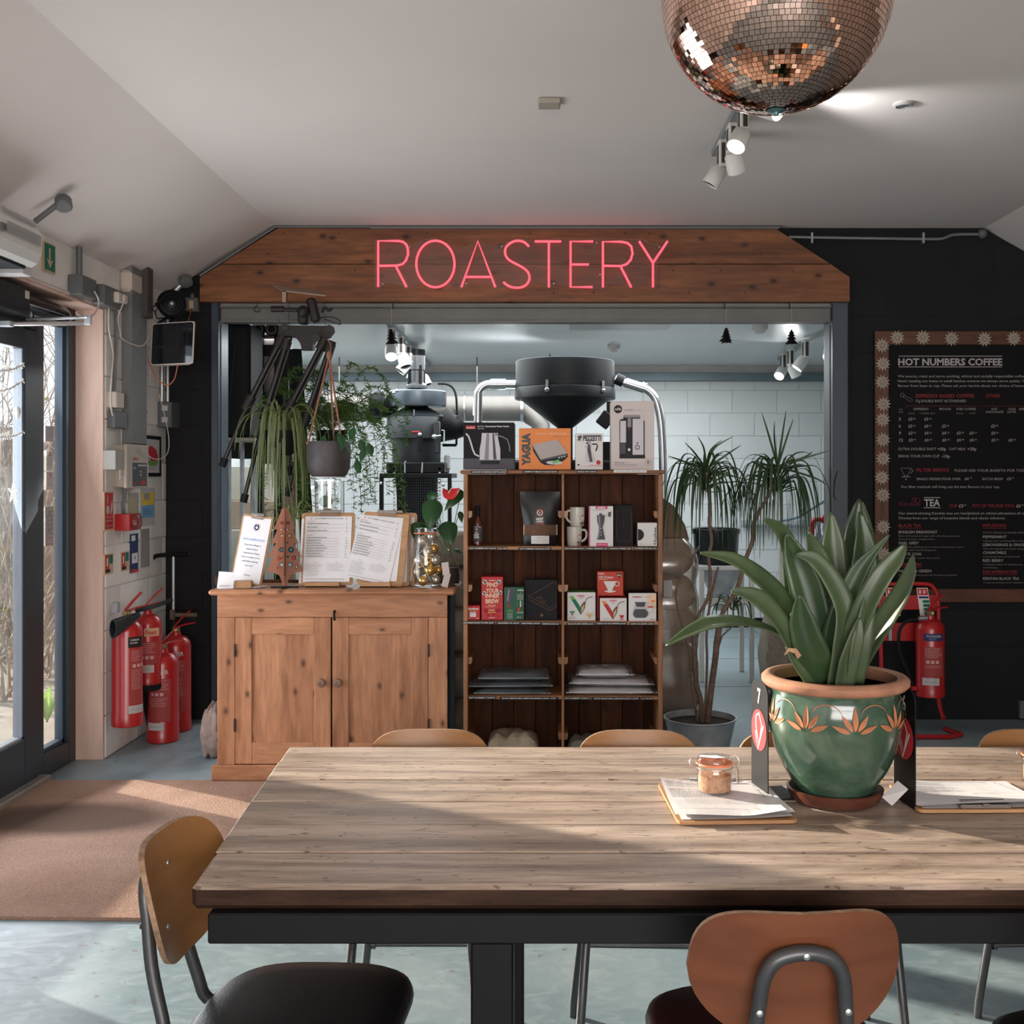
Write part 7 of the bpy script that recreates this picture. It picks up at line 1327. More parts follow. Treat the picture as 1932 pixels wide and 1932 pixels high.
# ------------------------------------------------------------------ menu board
yb = 6.79; mbd = thing('menu_board', 'large black coffee and tea menu board in a brown wooden frame', 'menu board', (XX(1800, yb), 6.82, ZZ(1136, yb))); xr = 3.30
m_ = MB(); m_.box(XX(1665, yb), xr-.05, 6.80, EY-.003, ZZ(1125, yb), ZZ(635, yb)); obj('panel', m_, pbr('board_black', (.006, .0055, .006), .7, var=.05, spec=.15), mbd)
FRW = wood('frame_pine', (.055, .020, .010), (.155, .058, .028), 'x', 1.0, knots=.8, rough=.5, kscale=5); FRZ = wood('frame_pine_upright', (.055, .020, .010), (.155, .058, .028), 'z', 1.0, knots=.8, rough=.5, kscale=5)
def bpart(x0, x1, y0, y1, mt): m_ = MB(); m_.box(x0, x1, 6.785, 6.80, ZZ(y1, yb), ZZ(y0, yb), .002); obj('frame_rail', m_, mt, mbd)
bpart(XX(1650.5, yb), xr, 625, 650.5, FRW); bpart(XX(1650.5, yb), xr, 1111, 1136, FRW); bpart(XX(1650.5, yb), XX(1676.5, yb), 650.7, 1110.8, FRZ); bpart(xr-.085, xr, 650.7, 1110.8, FRZ)
bw = flat('board_white', (.40, .36, .36)); bw2 = flat('board_dim', (.17, .15, .145)); br_ = flat('board_red', (.22, .020, .025))
s_ = Sheet(); T = s_.text
s_.rect(1695.5, 671.3, 1890, 672.6, bw); s_.rect(1695.5, 691.6, 1890, 692.9, bw); T('HOT NUMBERS COFFEE', 1694.5, 689, 12.6, bw, 196.5, bold=.03)
bm = flat('board_text', (.30, .27, .265))
T('We source, roast and serve exciting, ethical and socially responsible coffee.', 1693.5, 712, 4.6, bm, 241); T('Hand roasting our beans in small batches ensures we always serve quality. Our', 1693.5, 721, 4.6, bm, 248); T('flavour from bean to cup. Please ask your barista about our choice of beans.', 1693.5, 730, 4.6, bm, 241)
T('ESPRESSO BASED COFFEE', 1727.5, 750, 6.4, br_, 110, bold=.02); T('OTHER', 1859, 750, 6.4, br_, 28, bold=.02); T('17g DOUBLE SHOT AS STANDARD', 1727.5, 759, 5, bm, 95, bold=.01)
s_.ring(1702, 745.5, 3, 4, bw2); s_.line([(1705, 746), (1720, 753), (1721, 757), (1717, 758), (1704, 749)], .8, bw2)
s_.line([(1708, 773), (1708, 766), (1847, 766), (1847, 773)], .6, br_); s_.line([(1855.5, 773), (1855.5, 766), (1985, 766)], .6, br_)
T('CUP', 1695, 774, 3, bw2, 8); T('SIZE', 1695, 779, 3, bw2, 8); T('ESPRESSO', 1723.5, 773.8, 4.2, bm, 28); T('MOCHA', 1772, 773.8, 4.2, bm, 22); T('ICED COFFEE', 1804, 773.8, 4.2, bm, 36.5)
for t, x, w_ in (('BLACK', 1714, 12), ('+ STEAMED MILK', 1733, 31), ('BLACK', 1804, 13), ('WHITE', 1828, 12)): T(t, x, 781.3, 2.8, bw2, w_)
T('HOT', 1870, 773.8, 4.2, bm, 11); T('CHOCOLATE', 1859, 779.3, 4.2, bm, 33.5); T('CHAI', 1901, 773.8, 4.2, bm, 14); T('LATTE', 1899.5, 779.3, 4.2, bm, 16); T('BABYCCINO', 1922, 773.8, 4.2, bm, 34)
for i, (sz, row) in enumerate((('3', ['£3.30', '£3.40', '', '', '', '', '']), ('6', ['£3.50', '£4.00', '£3.90', '', '', '£3.85', '']), ('9', ['£3.70', '£4.20', '£4.20', '£3.90', '£4.10', '£4.05', '']), ('12', ['£3.90', '£4.40', '£4.40', '£4.00', '£4.30', '£4.30', '£4.45']))):
    y = 793.5+13.2*i; T(sz, 1695, y, 5.4, bm, 3.6*len(sz), bold=.03)
    for x, p_ in zip((1713, 1743, 1776, 1803.5, 1827.5, 1868.5, 1900.5), row):
        if p_: T(p_[:2], x, y, 5.4, bm, 7.5, bold=.03); T(p_[3:], x+9, y-2, 2.8, bm, 4.6)
T('EXTRA DOUBLE SHOT', 1693.5, 849.5, 4.8, bm, 71); T('+50p', 1767, 850, 5.8, bm, 16, bold=.02); T('OAT MILK', 1788.5, 849.5, 4.8, bm, 31.5); T('+30p', 1823, 850, 5.8, bm, 17, bold=.02); T('BRING YOUR OWN CUP', 1693.5, 863, 4.8, bm, 77); T('-10p', 1774, 863.5, 5.8, bm, 16, bold=.02)
s_.line([(1697, 883.3), (1717.5, 883.3), (1710, 898), (1705, 898)], .9, bm, True); s_.line([(1717, 886), (1721.5, 887), (1716, 893.5)], .8, bm); s_.rect(1699, 899, 1715.5, 900.2, bm); s_.disc(1707.3, 904.3, 1.2, bw, 8)
T('FILTER BREWS', 1727, 890, 6.6, br_, 61, bold=.02); T("PLEASE ASK YOUR BARISTA FOR TODAY'S SELECTION", 1798.5, 890, 4.8, bm, 190); T('SINGLE ORIGIN POUR OVER', 1727, 905.8, 4.6, bm, 83); T('£4', 1817.5, 905.8, 5, bm, 7.6, bold=.03); T('50', 1827, 903, 2.6, bm, 4); T('BATCH BREW', 1851, 905.8, 4.6, bm, 39); T('£3', 1897, 905.8, 5, bm, 7.6, bold=.03); T('50', 1906, 903, 2.6, bm, 4)
T('Our filter methods will bring out the best flavours in your cup.', 1697.5, 920.5, 4.6, bm, 186)
T('Kandula', 1694.5, 954, 7.6, flat('board_pink', (.15, .012, .05)), 38, bold=-.005); s_.ring(1722, 942.5, 3.4, 4.1, br_, 14); s_.ring(1728.5, 944, 4.4, 5.1, br_, 16)
s_.rect(1740.5, 938, 1771.5, 939.3, bw); s_.rect(1740.5, 957, 1771.5, 958.3, bw); T('TEA', 1741, 954.6, 12.8, bw, 30, bold=.03); T('CUP', 1788, 957, 5.8, br_, 15.5, bold=.02); T('£3', 1806, 957, 5.8, bm, 8.5, bold=.03); T('50', 1816, 954, 2.6, bm, 4); T('POT OF TEA FOR TWO', 1831.5, 957, 5.8, br_, 79, bold=.02); T('£6', 1914, 957, 5.8, bm, 8.5, bold=.03); T('00', 1924, 954, 2.6, bm, 4)
T('Our award-winning Kandula teas are handpicked on ethical plantations all over', 1692.5, 970.3, 4.7, bm, 246); T('Choose from our range of bespoke blends and classic infusions.', 1692.5, 979.3, 4.7, bm, 201)
def tea(x, y, hd, its, w_, note=None):
    T(hd, x, y, 5.6, br_, w_, bold=.02); s_.rect(x, y+2, x+w_, y+2.8, br_)
    if note: T(note, x, y+12, 3.6, bw2, 88)
    yy = y+12+(9 if note else 0)
    for t, w2, d in its:
        T(t, x, yy, 5.0, bm, w2, bold=.02); yy += 7
        for q, wq in d: T(q, x, yy-.5, 3.0, bw2, wq); yy += 5.8
        yy += 2
tea(1693, 993.8, 'BLACK TEA', [('ENGLISH BREAKFAST', 73, [('Bold, full bodied & bright with refreshing character.', 116), ('Flowery broken orange pekoe.', 68)]), ('EARL GREY', 38, [('Bright with uplifting citrus notes to boost your mood', 121), ('Scented with natural bergamot.', 71)]), ('BLACK CHAI', 42, [('Black tea with sweet chai spices.', 78)])], 42)
tea(1693, 1067, 'GREEN TEA', [('MAO JIAN GREEN', 61, [('Exceptionally fine green tea! Smooth and gentle.', 110)])], 43)
tea(1850.5, 993.8, 'INFUSIONS', [('PEPPERMINT', 45, [('Organic and refreshing Mint Infusion', 85)]), ('LEMONGRASS & GINGER', 85, [('Thai Lemongrass and Indian Ginger', 80)]), ('CHAMOMILE', 44, [('A soothing blend of Chamomile', 70)]), ('RED BERRY', 39, [('A delicious blend of elderberries, hips', 86), ('and hibiscus', 28)])], 44, 'All of our infusions are naturally caffeine free')
tea(1850.5, 1081, 'DECAFFEINATED', [('KENYAN BLACK TEA', 68, [('A deep yet aromatic brew, delicious with milk', 95)])], 65)
s_.emit('lettering', mbd, planar(P(1650, 625, 6.7985), (1, 0, 0), (0, 0, 1), (0, -1, 0), 6.7985/F, 1650, 625))
SNOW = pbr('snowflake', (.34, .28, .22), .6, var=.1)
def flake_mesh():
    m_ = MB()
    for i in range(12):
        a = 2*PI*i/12; d = (math.cos(a), math.sin(a)); u = (-d[1], d[0])
        poly = [(d[0]*.008, d[1]*.008), (d[0]*.026+u[0]*.0075, d[1]*.026+u[1]*.0075), (d[0]*.048, d[1]*.048), (d[0]*.026-u[0]*.0075, d[1]*.026-u[1]*.0075)]; m_.prism(poly, -.004-.0015*(i % 2), -.0005)
    m_.lathe([(.012, 0), (.010, .007), (.001, .008)], 12, (0, -.0005, 0), M=Matrix.Rotation(PI/2, 3, 'X')); return mesh_of(m_, 'snowflake', SNOW)
fm = flake_mesh()
for i, (x, y, lb) in enumerate(((1664, 652, 'first below the corner on the upright rail'), (1692.5, 637.5, 'first along the top rail'), (1741, 637, 'second along the top rail'), (1795, 639, 'third along the top rail'), (1857, 640, 'fourth along the top rail'), (1912.5, 638.5, 'fifth along the top rail'), (1665.5, 686.5, 'second down the upright rail'), (1664.5, 721, 'third down the upright rail'), (1666.5, 762.5, 'fourth down the upright rail'), (1665, 792, 'fifth down the upright rail'), (1665.5, 829.5, 'sixth down the upright rail'), (1665.5, 865, 'seventh down the upright rail'), (1663.5, 901, 'eighth down the upright rail'), (1665.5, 934, 'ninth down the upright rail'), (1666, 994, 'tenth down the upright rail'), (1666.5, 1046, 'lowest on the upright rail, beside a plant leaf'))):
    o = bpy.data.objects.new('snowflake', fm); col.objects.link(o); o.location = P(x, y, 6.784); o.rotation_euler.y = i*.19; tag(o, 'pale wooden snowflake on the menu board, '+lb, 'snowflake', 'snowflakes on the menu board frame')
# red extinguisher stand beside the menu board
ys_ = 6.55; sd3 = thing('extinguisher_stand', 'red tubular extinguisher stand with instruction signs below the menu board', 'extinguisher stand', (XX(1715, ys_), ys_, 0)); RT = M['red']
m_ = MB(); m_.tube(smooth_path([P(1663, 1362, ys_), P(1663, 1250, ys_), P(1660, 1120, ys_), P(1668, 1106, ys_), P(1690, 1102, ys_), P(1745, 1102, ys_), P(1762, 1110, ys_), P(1770, 1140, ys_), P(1770, 1250, ys_), P(1771, 1320, ys_), P(1780, 1355, ys_-.1)], 4), .013, 10); obj('frame', m_, RT, sd3)
m_ = MB(); zf = .014; m_.tube([V((XX(1663, ys_), ys_, zf)), V((XX(1663, ys_), ys_-.22, zf)), V((XX(1790, ys_-.2), ys_-.22, zf)), V((XX(1793, ys_), ys_-.17, zf)), V((XX(1780, ys_), ys_-.02, zf))], .013, 10); obj('foot_rail', m_, RT, sd3)
m_ = MB(); p0, p1 = P(1662, 1150, ys_-.015), P(1768, 1123, ys_-.015); m_.box(p0.x, p1.x, ys_-.02, ys_-.014, p0.z, p1.z, .001); obj('upper_plate', m_, RT, sd3); m_ = MB(); p0, p1 = P(1662, 1209, ys_-.015), P(1768, 1175, ys_-.015); m_.box(p0.x, p1.x, ys_-.02, ys_-.014, p0.z, p1.z, .001); obj('lower_plate', m_, RT, sd3)
m_ = MB(); p0, p1 = P(1676, 1209, ys_-.025), P(1683, 1187, ys_-.025); m_.box(p0.x, p1.x, ys_-.028, ys_-.022, p0.z, p1.z, .002); obj('hook_plate', m_, M['steel'], sd3)
for x0, kx in ((1670, 0), (1729, 1)):
    s_ = Sheet(); s_.poly([(x0, 1109), (x0+21, 1109), (x0+29, 1162), (x0+7, 1162)], M['pw']); s_.poly([(x0+1, 1110.5), (x0+20, 1110.5), (x0+22.5, 1123), (x0+3.5, 1123)], R_)
    if kx: s_.poly([(x0+4, 1125), (x0+22.5, 1125), (x0+23, 1129), (x0+5, 1129)], M['pb'])
    else: s_.poly([(x0+4, 1125), (x0+22.5, 1125), (x0+24, 1131), (x0+5, 1131)], R_)
    for q in range(4): s_.poly([(x0+5+1.2*q+6, 1132+7.5*q), (x0+23.5+1.2*q, 1132+7.5*q), (x0+24.5+1.2*q, 1137.5+7.5*q), (x0+6+1.2*q+6, 1137.5+7.5*q)], M['pgr'] if kx else R_)
    s_.rect(x0+5, 1113, x0+8, 1120, W_); s_.rect(x0+12, 1113, x0+17, 1120, M['pfade']); s_.emit('instruction_sign', sd3, planar(P(x0, 1109, ys_-.024), (1, 0, 0), (0, 0, 1), (0, -1, 0), (ys_-.024)/F, x0, 1109))
ex = extinguisher('red powder extinguisher with a navy label hanging on the red stand', (XX(1755, 6.42), 6.42, ZZ(1313, 6.42)), .080, .445, 'powder', -.05, group='fire extinguishers by the menu board')
m_ = MB(); m_.tube(smooth_path([P(1738, 1168, 6.38), P(1712, 1172, 6.38), P(1697, 1190, 6.38), P(1697, 1225, 6.38), P(1710, 1262, 6.38), P(1722, 1290, 6.38)], 5), .010, 8); obj('hose', m_, M['matt_black'], ex); m_ = MB(); p = P(1733, 1167, 6.36); m_.tube([p, p+V((.05, .0, .002))], .012, 8); obj('coupling', m_, M['steel'], ex); m_ = MB(); a, b = P(1719, 1298, 6.42), P(1730, 1298, 6.42); m_.box(a.x, b.x+.02, 6.40, 6.44, a.z-.012, a.z+.012, .002); obj('hose_clip', m_, RT, ex)
m_ = MB(); p0, p1 = P(1924, 1357, 6.8), P(1990, 1323, 6.8); m_.box(p0.x, p1.x, 6.80, 6.838, p0.z+.002, p1.z, .004); tag(obj('wall_socket', m_, M['grey_plastic'], base=p0), 'grey floor-level box low on the charcoal wall at the frame edge', 'socket box')
m_ = MB(); m_.tube(smooth_path([P(1597, 569, 6.82), P(1594, 620, 6.82), P(1591, 700, 6.82), P(1588, 745, 6.82), P(1586, 800, 6.82), P(1583, 870, 6.82), P(1576, 905, 6.8), P(1573, 930, 6.8), P(1580, 950, 6.82)], 5), .0028, 5); tag(obj('wall_cable', m_, M['matt_black'], base=P(1586, 800, 6.82)), 'thin dark cable hanging down the right jamb of the roastery opening', 'cable')
# ------------------------------------------------------------------ roastery behind the opening
ROA = M['roaster']; R2 = pbr('hopper_black', (.008, .0095, .011), .5, var=.1, spec=.35); DUCT = pbr('duct_steel', (.21, .195, .178), .5, .7, var=.15, vs=5)
def lth(name, prof, mt, parent, c, n=36, mats=None, M3=None): m_ = MB(); m_.lathe(prof, n, c, M=M3, mats=mats); return obj(name, m_, mt, parent)
Y1 = 9.3; k1 = Y1/F
ro = thing('coffee_roaster', 'tall black cylindrical coffee roasting machine on a black frame', 'roaster', (XX(785, Y1), Y1, 0)); C = lambda py: V((XX(786, Y1), Y1, ZZ(py, Y1)))
c0 = V((XX(786, Y1), Y1, 0)); z_ = lambda py: ZZ(py, Y1); r_ = lambda px: px*k1
lth('chimney', [(r_(14), z_(738)), (r_(14), z_(735)), (r_(20), z_(733)), (r_(20), z_(728)), (r_(14), z_(722)), (r_(14), z_(700)), (r_(16), z_(698)), (r_(16), z_(660))], M['tube'], ro, c0)
m_ = MB()
for a in range(4): q = c0+V((r_(16)*math.cos(a*PI/2+.6), r_(16)*math.sin(a*PI/2+.6), 0)); m_.tube([q+V((0, 0, z_(738))), q+V((0, 0, z_(690)))], .012, 6)
obj('support_rods', m_, M['black'], ro)['kind'] = 'stuff'
lth('top_pan', [(r_(20), z_(766)), (r_(52), z_(768)), (r_(54), z_(764)), (r_(54.5), z_(740)), (r_(52), z_(738)), (.001, z_(738))], pbr('brushed_pan', (.16, .19, .22), .35, .75, var=.2, vs=8), ro, c0+V((r_(2), 0, 0)), 44)
lth('upper_cone', [(r_(56), z_(787)), (r_(22), z_(768)), (r_(22), z_(764))], ROA, ro, c0, 40)
lth('upper_drum', [(r_(54), z_(829)), (r_(55.5), z_(828)), (r_(55.5), z_(788)), (r_(54), z_(786)), (.001, z_(784))], ROA, ro, c0, 44)
lth('lower_drum', [(r_(38), z_(892)), (r_(45), z_(872)), (r_(45.5), z_(829))], ROA, ro, c0+V((r_(0), 0, 0)), 44)
m_ = MB(); p = P(744, 765, Y1-.05); m_.tube([P(725, 760, Y1), P(700, 765, Y1)], [.13, .10], 20); m_.tube([P(725, 762, Y1), P(748, 775, Y1)], [.10, .06], 16); obj('side_duct', m_, M['black'], ro)
m_ = MB(); yy = Y1-r_(56); m_.tube([P(777, 815, yy), P(792, 815, yy)], .006, 6, m=1); m_.tube([P(792, 820, yy-.02), P(792, 852, yy-.01)], .022, 8, m=2); m_.sphere(P(792, 820, yy-.03), .018, 10, 6, m=0); m_.tube([P(781, 773, yy), P(781, 785, yy)], .006, 6); obj('valve', m_, [M['steel'], M['print_red'], M['matt_black']], ro)
m_ = MB(); m_.box(XX(818, yy), XX(830, yy), yy+.03, yy+.06, ZZ(855, yy), ZZ(795, yy), .006); m_.sphere(P(819, 824, yy), .022, 10, 6, m=1); m_.tube([P(819, 824, yy), P(832, 822, yy)], .008, 6, m=1); m_.tube([P(833, 812, yy), P(838, 812, yy), P(838, 836, yy), P(832, 838, yy)], .006, 6, m=2); obj('door_latch', m_, [ROA, M['steel'], M['galv']], ro)
m_ = MB(); m_.tube(smooth_path([P(826, 724, Y1), P(843, 725, Y1), P(855, 733, Y1), P(861, 752, Y1), P(862, 800, Y1), P(861, 840, Y1)], 4), .010, 6); m_.tube([P(835, 840, Y1), P(861, 840, Y1)], .012, 6); obj('air_line', m_, M['black'], ro)
m_ = MB(); m_.tube([P(836, 800, Y1), P(862, 806, Y1), P(876, 800, Y1)], [.16, .10, .10], 20); obj('side_chute', m_, M['black'], ro)
m_ = MB(); yf = Y1-.27
for x in (719, 753, 819, 848): m_.box(XX(x-3.5, yf), XX(x+3.5, yf), yf, yf+.05, 0, ZZ(897, yf), .002)
m_.box(XX(716, yf), XX(852, yf), yf-.005, yf+.55, ZZ(902, yf), ZZ(893, yf), .003); m_.box(XX(728, yf), XX(838, yf), yf+.02, yf+.5, ZZ(893, yf), ZZ(872, yf), .01); obj('frame', m_, M['black'], ro)
m_ = MB(); m_.lathe([(.12, ZZ(1100, yf)), (r_(40), z_(900)), (r_(40), z_(893))], 36, c0); obj('lower_cone', m_, M['matt_black'], ro)
m_ = MB(); xa, xb_ = XX(746, yf), XX(826, yf)
for i in range(20):
    for j in range(22): m_.box(xa+(xb_-xa)*i/20+.003, xa+(xb_-xa)*i/20+.010+.0035, yf+.052, yf+.056, ZZ(1010, yf)+j*.022, ZZ(1010, yf)+j*.022+.017)
obj('mesh_guard', m_, pbr('mesh_grey', (.035, .04, .045), .45, .5), ro)['kind'] = 'stuff'
m_ = MB()
for x in (743, 829):
    for j in range(28): m_.box(XX(x-2, yf), XX(x+2, yf), yf+.02, yf+.03, ZZ(1075, yf)+j*.03, ZZ(1075, yf)+j*.03+.018)
obj('slotted_strips', m_, M['plg'], ro)['kind'] = 'stuff'
m_ = MB(); m_.tube([P(764, 892, yf), P(764, 872, yf), P(766, 870, yf)], .006, 6); obj('handle', m_, M['galv'], ro); m_ = MB(); m_.tube([P(796, 892, yf), P(797, 872, yf)], .006, 6); obj('handle', m_, M['galv'], ro)
m_ = MB()
for x, y in ((719, 912), (743, 909), (829, 909), (836, 915), (743, 741), (722, 738), (749, 737)): m_.sphere(P(x, y, yf-.01), .014, 8, 6)
obj('bolts', m_, M['steel'], ro)['kind'] = 'stuff'
m_ = MB(); m_.box(XX(838, Y1), XX(850, Y1), Y1, Y1+.06, ZZ(886, Y1), ZZ(858, Y1), .01); tag(obj('control_box', m_, M['plg'], base=P(844, 886, Y1)), 'small pale control box beside the black roaster', 'control box')
# big duct along the back wall
m_ = MB(); yd = 10.2; m_.tube([P(605, 768, yd), P(716, 768, yd)], .13, 24); m_.tube([P(700, 768, yd), P(716, 768, yd)], .145, 24, m=1); du = thing('duct_pipe', 'wide shiny steel duct left of the black roaster', 'duct', P(650, 768, yd)); m_.tube([P(640, 768, yd), P(640, 768, yd)+V((0, 0, RC-P(640, 768, yd).z))], .006, 6); obj('pipe', m_, [DUCT, M['black']], du)
du2 = thing('duct_pipe', 'wide shiny steel duct running behind the roaster to the hopper', 'duct', P(900, 770, yd)); m_ = MB(); m_.tube([P(815, 770, yd), P(985, 770, yd)], .12, 24); m_.tube([P(985, 770, yd), P(1003, 786, yd), P(1020, 802, yd), P(1022, 880, yd)], .085, 20); m_.tube([P(900, 770, yd), P(900, 770, yd)+V((0, 0, RC-P(900, 770, yd).z))], .006, 6); obj('pipe', m_, DUCT, du2); m_ = MB(); m_.tube([P(982, 770, yd), P(988, 770, yd)], .128, 24); m_.tube([P(876, 770, yd), P(879, 770, yd)], .123, 24); obj('joint_rings', m_, M['steel'], du2)
# hopper and its conveyor tubes
Y2 = 8.6; k2 = Y2/F; hc = V((XX(1066, Y2), Y2, 0)); zz = lambda py: ZZ(py, Y2); hp = thing('bean_hopper', 'huge matt black conical coffee bean hopper behind the shelf unit', 'hopper', (hc.x, Y2, zz(815)))
lth('drum', [(93*k2, zz(732)), (93*k2, zz(683)), (91.5*k2, zz(682)), (90*k2, zz(684)), (88*k2, zz(700))], R2, hp, hc, 56)
lth('band', [(94*k2, zz(754)), (95*k2, zz(753)), (95*k2, zz(735)), (93.5*k2, zz(733))], R2, hp, hc, 56)
lth('cone', [(8*k2, zz(812)), (14*k2, zz(808)), (90*k2, zz(750)), (94*k2, zz(746))], R2, hp, hc, 56)
for a in (-.36, .80, 2.2):
    d = V((math.sin(a), -math.cos(a), 0)); q = hc+d*(95.5*k2); m_ = MB(); m_.tube([q+V((0, 0, zz(724))), q+V((0, 0, zz(737)))], .012, 6); m_.sphere(q+V((0, 0, zz(742))), .02, 8, 6); obj('latch', m_, M['steel'], hp)
m_ = MB(); m_.box(XX(1036, Y2), XX(1038, Y2), Y2-.1, Y2+.3, zz(683), zz(669), 0); m_.add([P(1036, 670, Y2-.1), P(1062, 679, Y2-.1), P(1062, 683, Y2-.1), P(1036, 683, Y2-.1)], [(0, 3, 2, 1)]); obj('lid_flap', m_, R2, hp)
m_ = MB(); m_.tube([V((hc.x, Y2, zz(808))), V((hc.x, Y2, zz(870))), V((hc.x+.05, Y2, .6))], .06, 14); m_.box(hc.x-.45, hc.x+.55, Y2-.1, Y2+.35, 0.0, zz(868), .02); m_.prism([(hc.x+.18, zz(868)), (hc.x+.28, zz(834)), (hc.x+.42, zz(834)), (hc.x+.55, zz(868))], Y2-.05, Y2+.2); obj('stand', m_, M['matt_black'], hp)
m_ = MB(); m_.tube(smooth_path([P(901, 880, Y2), P(902, 755, Y2), P(904, 738, Y2), P(913, 728, Y2), P(925, 725, Y2), P(945, 725, Y2), P(973, 725, Y2)], 4), .033, 12); tb1 = obj('conveyor_tube', m_, M['steel'], hp); m_ = MB(); m_.tube([P(926, 725, Y2-.0), P(954, 725, Y2)], .042, 12); obj('clamp', m_, M['steel'], tb1); m_ = MB(); m_.box(XX(922, Y2), XX(954, Y2), Y2-.02, Y2+.02, ZZ(723, Y2), ZZ(717, Y2), .005); obj('clamp', m_, M['steel'], tb1); m_ = MB(); m_.box(XX(892, Y2), XX(898, Y2), Y2-.02, Y2+.02, ZZ(785, Y2), ZZ(753, Y2), .004); obj('clamp', m_, M['steel'], tb1)
m_ = MB(); m_.tube(smooth_path([P(1160, 715, Y2), P(1178, 722, Y2), P(1200, 728, Y2), P(1220, 735, Y2), P(1236, 752, Y2), P(1245, 785, Y2), P(1249, 830, Y2), P(1251, 890, Y2), P(1252, 960, Y2)], 4), .032, 12); tb2 = obj('conveyor_tube', m_, M['steel'], hp); m_ = MB(); m_.tube([P(1162, 714, Y2), P(1176, 720, Y2)], .045, 12); obj('clamp', m_, R2, tb2); m_ = MB(); m_.tube([P(1180, 722, Y2), P(1215, 733, Y2)], .039, 12, m=1)
for x, y in ((1172, 711), (1177, 713), (1214, 724), (1219, 726)): m_.sphere(P(x, y, Y2), .014, 8, 6, m=1)
obj('clamp', m_, [R2, M['steel']], tb2)
fl_ = thing('work_light', 'small black work light leaning behind the tall pink box', 'work light', P(1146, 800, 8.2)); m_ = MB(); m_.M = Matrix.Translation(P(1142, 792, 8.2)) @ Matrix.Rotation(.65, 4, 'Y'); m_.box(-.05, .05, -.03, .04, -.055, .055, .008); m_.M = None; m_.box(XX(1145, 8.2), XX(1153, 8.2), 8.2, 8.24, ZZ(780, 8.2), ZZ(757, 8.2), .004); obj('lamp_body', m_, M['black'], fl_)
# ceiling of the roastery
def sm(px, py): return (RC-HC)*F/(CY-py)
tr1 = track('light_track', 'white light track over the hanging pot in the roastery', (XX(742, 8.05), 7.5, RC), (XX(812, 10.9), 10.8, RC))
GB = 'spotlights on the left roastery track'; GB2 = 'spotlights on the right roastery track'
for i, (px, y, d, lit, lb) in enumerate(((738, 8.0, (.1, -.6, -.75), True, 'lit spotlight on the roastery track behind the dangling paper tree'), (758, 8.5, (.3, -.2, -.9), False, 'dark-sided spotlight second on the left roastery track'), (772, 9.1, (-.5, -.2, -.6), False, 'white spotlight third on the left roastery track'), (784, 9.6, (-.3, -.1, -.9), False, 'spotlight directly above the roaster chimney'), (797, 10.3, (.4, -.2, -.8), False, 'farthest spotlight on the left roastery track'))):
    spot_lamp(lb, (XX(px, y), y, RC-.02), d, lit, GB, 22 if lit else 0)
track('light_track', 'white light track along the right side of the roastery ceiling', (XX(1600, 7.6), 7.5, RC), (XX(1470, 10.2), 10.2, RC))
for px, y, d, lit, lb in ((1567, 8.05, (-.25, -.6, -.7), True, 'lit spotlight nearest the right jamb of the opening'), (1520, 8.75, (-.55, .0, -.75), True, 'lit can spotlight between the nearest and farthest ones, aimed down left'), (1492, 9.35, (.4, .1, -.8), False, 'unlit dark-sided spotlight on the right roastery track'), (1478, 9.7, (-.45, -.6, -.65), True, 'farthest lit spotlight on the right roastery track')):
    spot_lamp(lb, (XX(px, y), y, RC-.02), d, lit, GB2, 18 if lit else 0)
spot('added_ceiling_wash', V((XX(1490, 9.3), 9.2, RC-.3)), V((XX(1465, 8.4), 8.4, RC)), 7, 95, 1, (.96, .98, 1), .05); spot('added_ceiling_wash', V((XX(960, 8.8), 8.8, RC-.45)), V((XX(960, 8.6), 8.6, RC)), 10, 150, 1, (.9, .97, 1), .1)  # upward spots added to brighten the ceiling, no fittings of their own
m_ = MB(); c = P(1158, 652, sm(1158, 652)); c.z = RC; m_.lathe([(.05, 0), (.05, -.03), (.03, -.035), (.028, -.055), (.001, -.06)], 20, c); tag(obj('smoke_detector', m_, M['offwhite'], base=c), 'small white smoke detector on the roastery ceiling above the hopper', 'detector')
m_ = MB(); c = P(1434, 610, 7.9); c.z = RC; m_.lathe([(.055, 0), (.055, -.05), (.04, -.06), (.03, -.075), (.001, -.08)], 20, c); tag(obj('ceiling_sensor', m_, M['offwhite'], base=c), 'white ceiling sensor near the opening between the two paper trees', 'sensor')
m_ = MB(); m_.box(XX(1075, 7.9), XX(1265, 7.9), 7.3, 8.1, RC-.03, RC-.001, .004); tag(obj('ceiling_panel', m_, M['offwhite'], base=(XX(1170, 7.9), 7.9, RC)), 'white rectangular ceiling panel just inside the opening', 'ceiling panel')
# black refrigerator-like cabinet, sifter stand, boxes on the left
m_ = MB(); yq = 7.5; bc = thing('black_cabinet', 'tall matt black equipment cabinet just inside the opening on the left', 'cabinet', (XX(440, yq), yq+.25, ZZ(828, yq))); m_.box(XX(385, yq), XX(472, yq), yq, yq+.35, ZZ(826, yq), ZZ(610, yq), .02); obj('body', m_, M['matt_black'], bc); m_ = MB(); m_.box(XX(385, yq), XX(480, yq), yq-.02, yq+.35, ZZ(832, yq), ZZ(826, yq)); obj('shelf', m_, M['beige'], bc)
m_ = MB(); 
for x in (395, 420, 445, 470): m_.box(XX(x, yq), XX(x+4, yq), yq+.1, yq+.16, 0, ZZ(832, yq))
obj('leg', m_, M['galv'], bc)['kind'] = 'stuff'
hs_ = thing('lifting_mast', 'black lifting mast with two chain wheels and steel bars in the roastery', 'mast', (XX(500, 8.1), 8.1, 0)); yq = 8.1
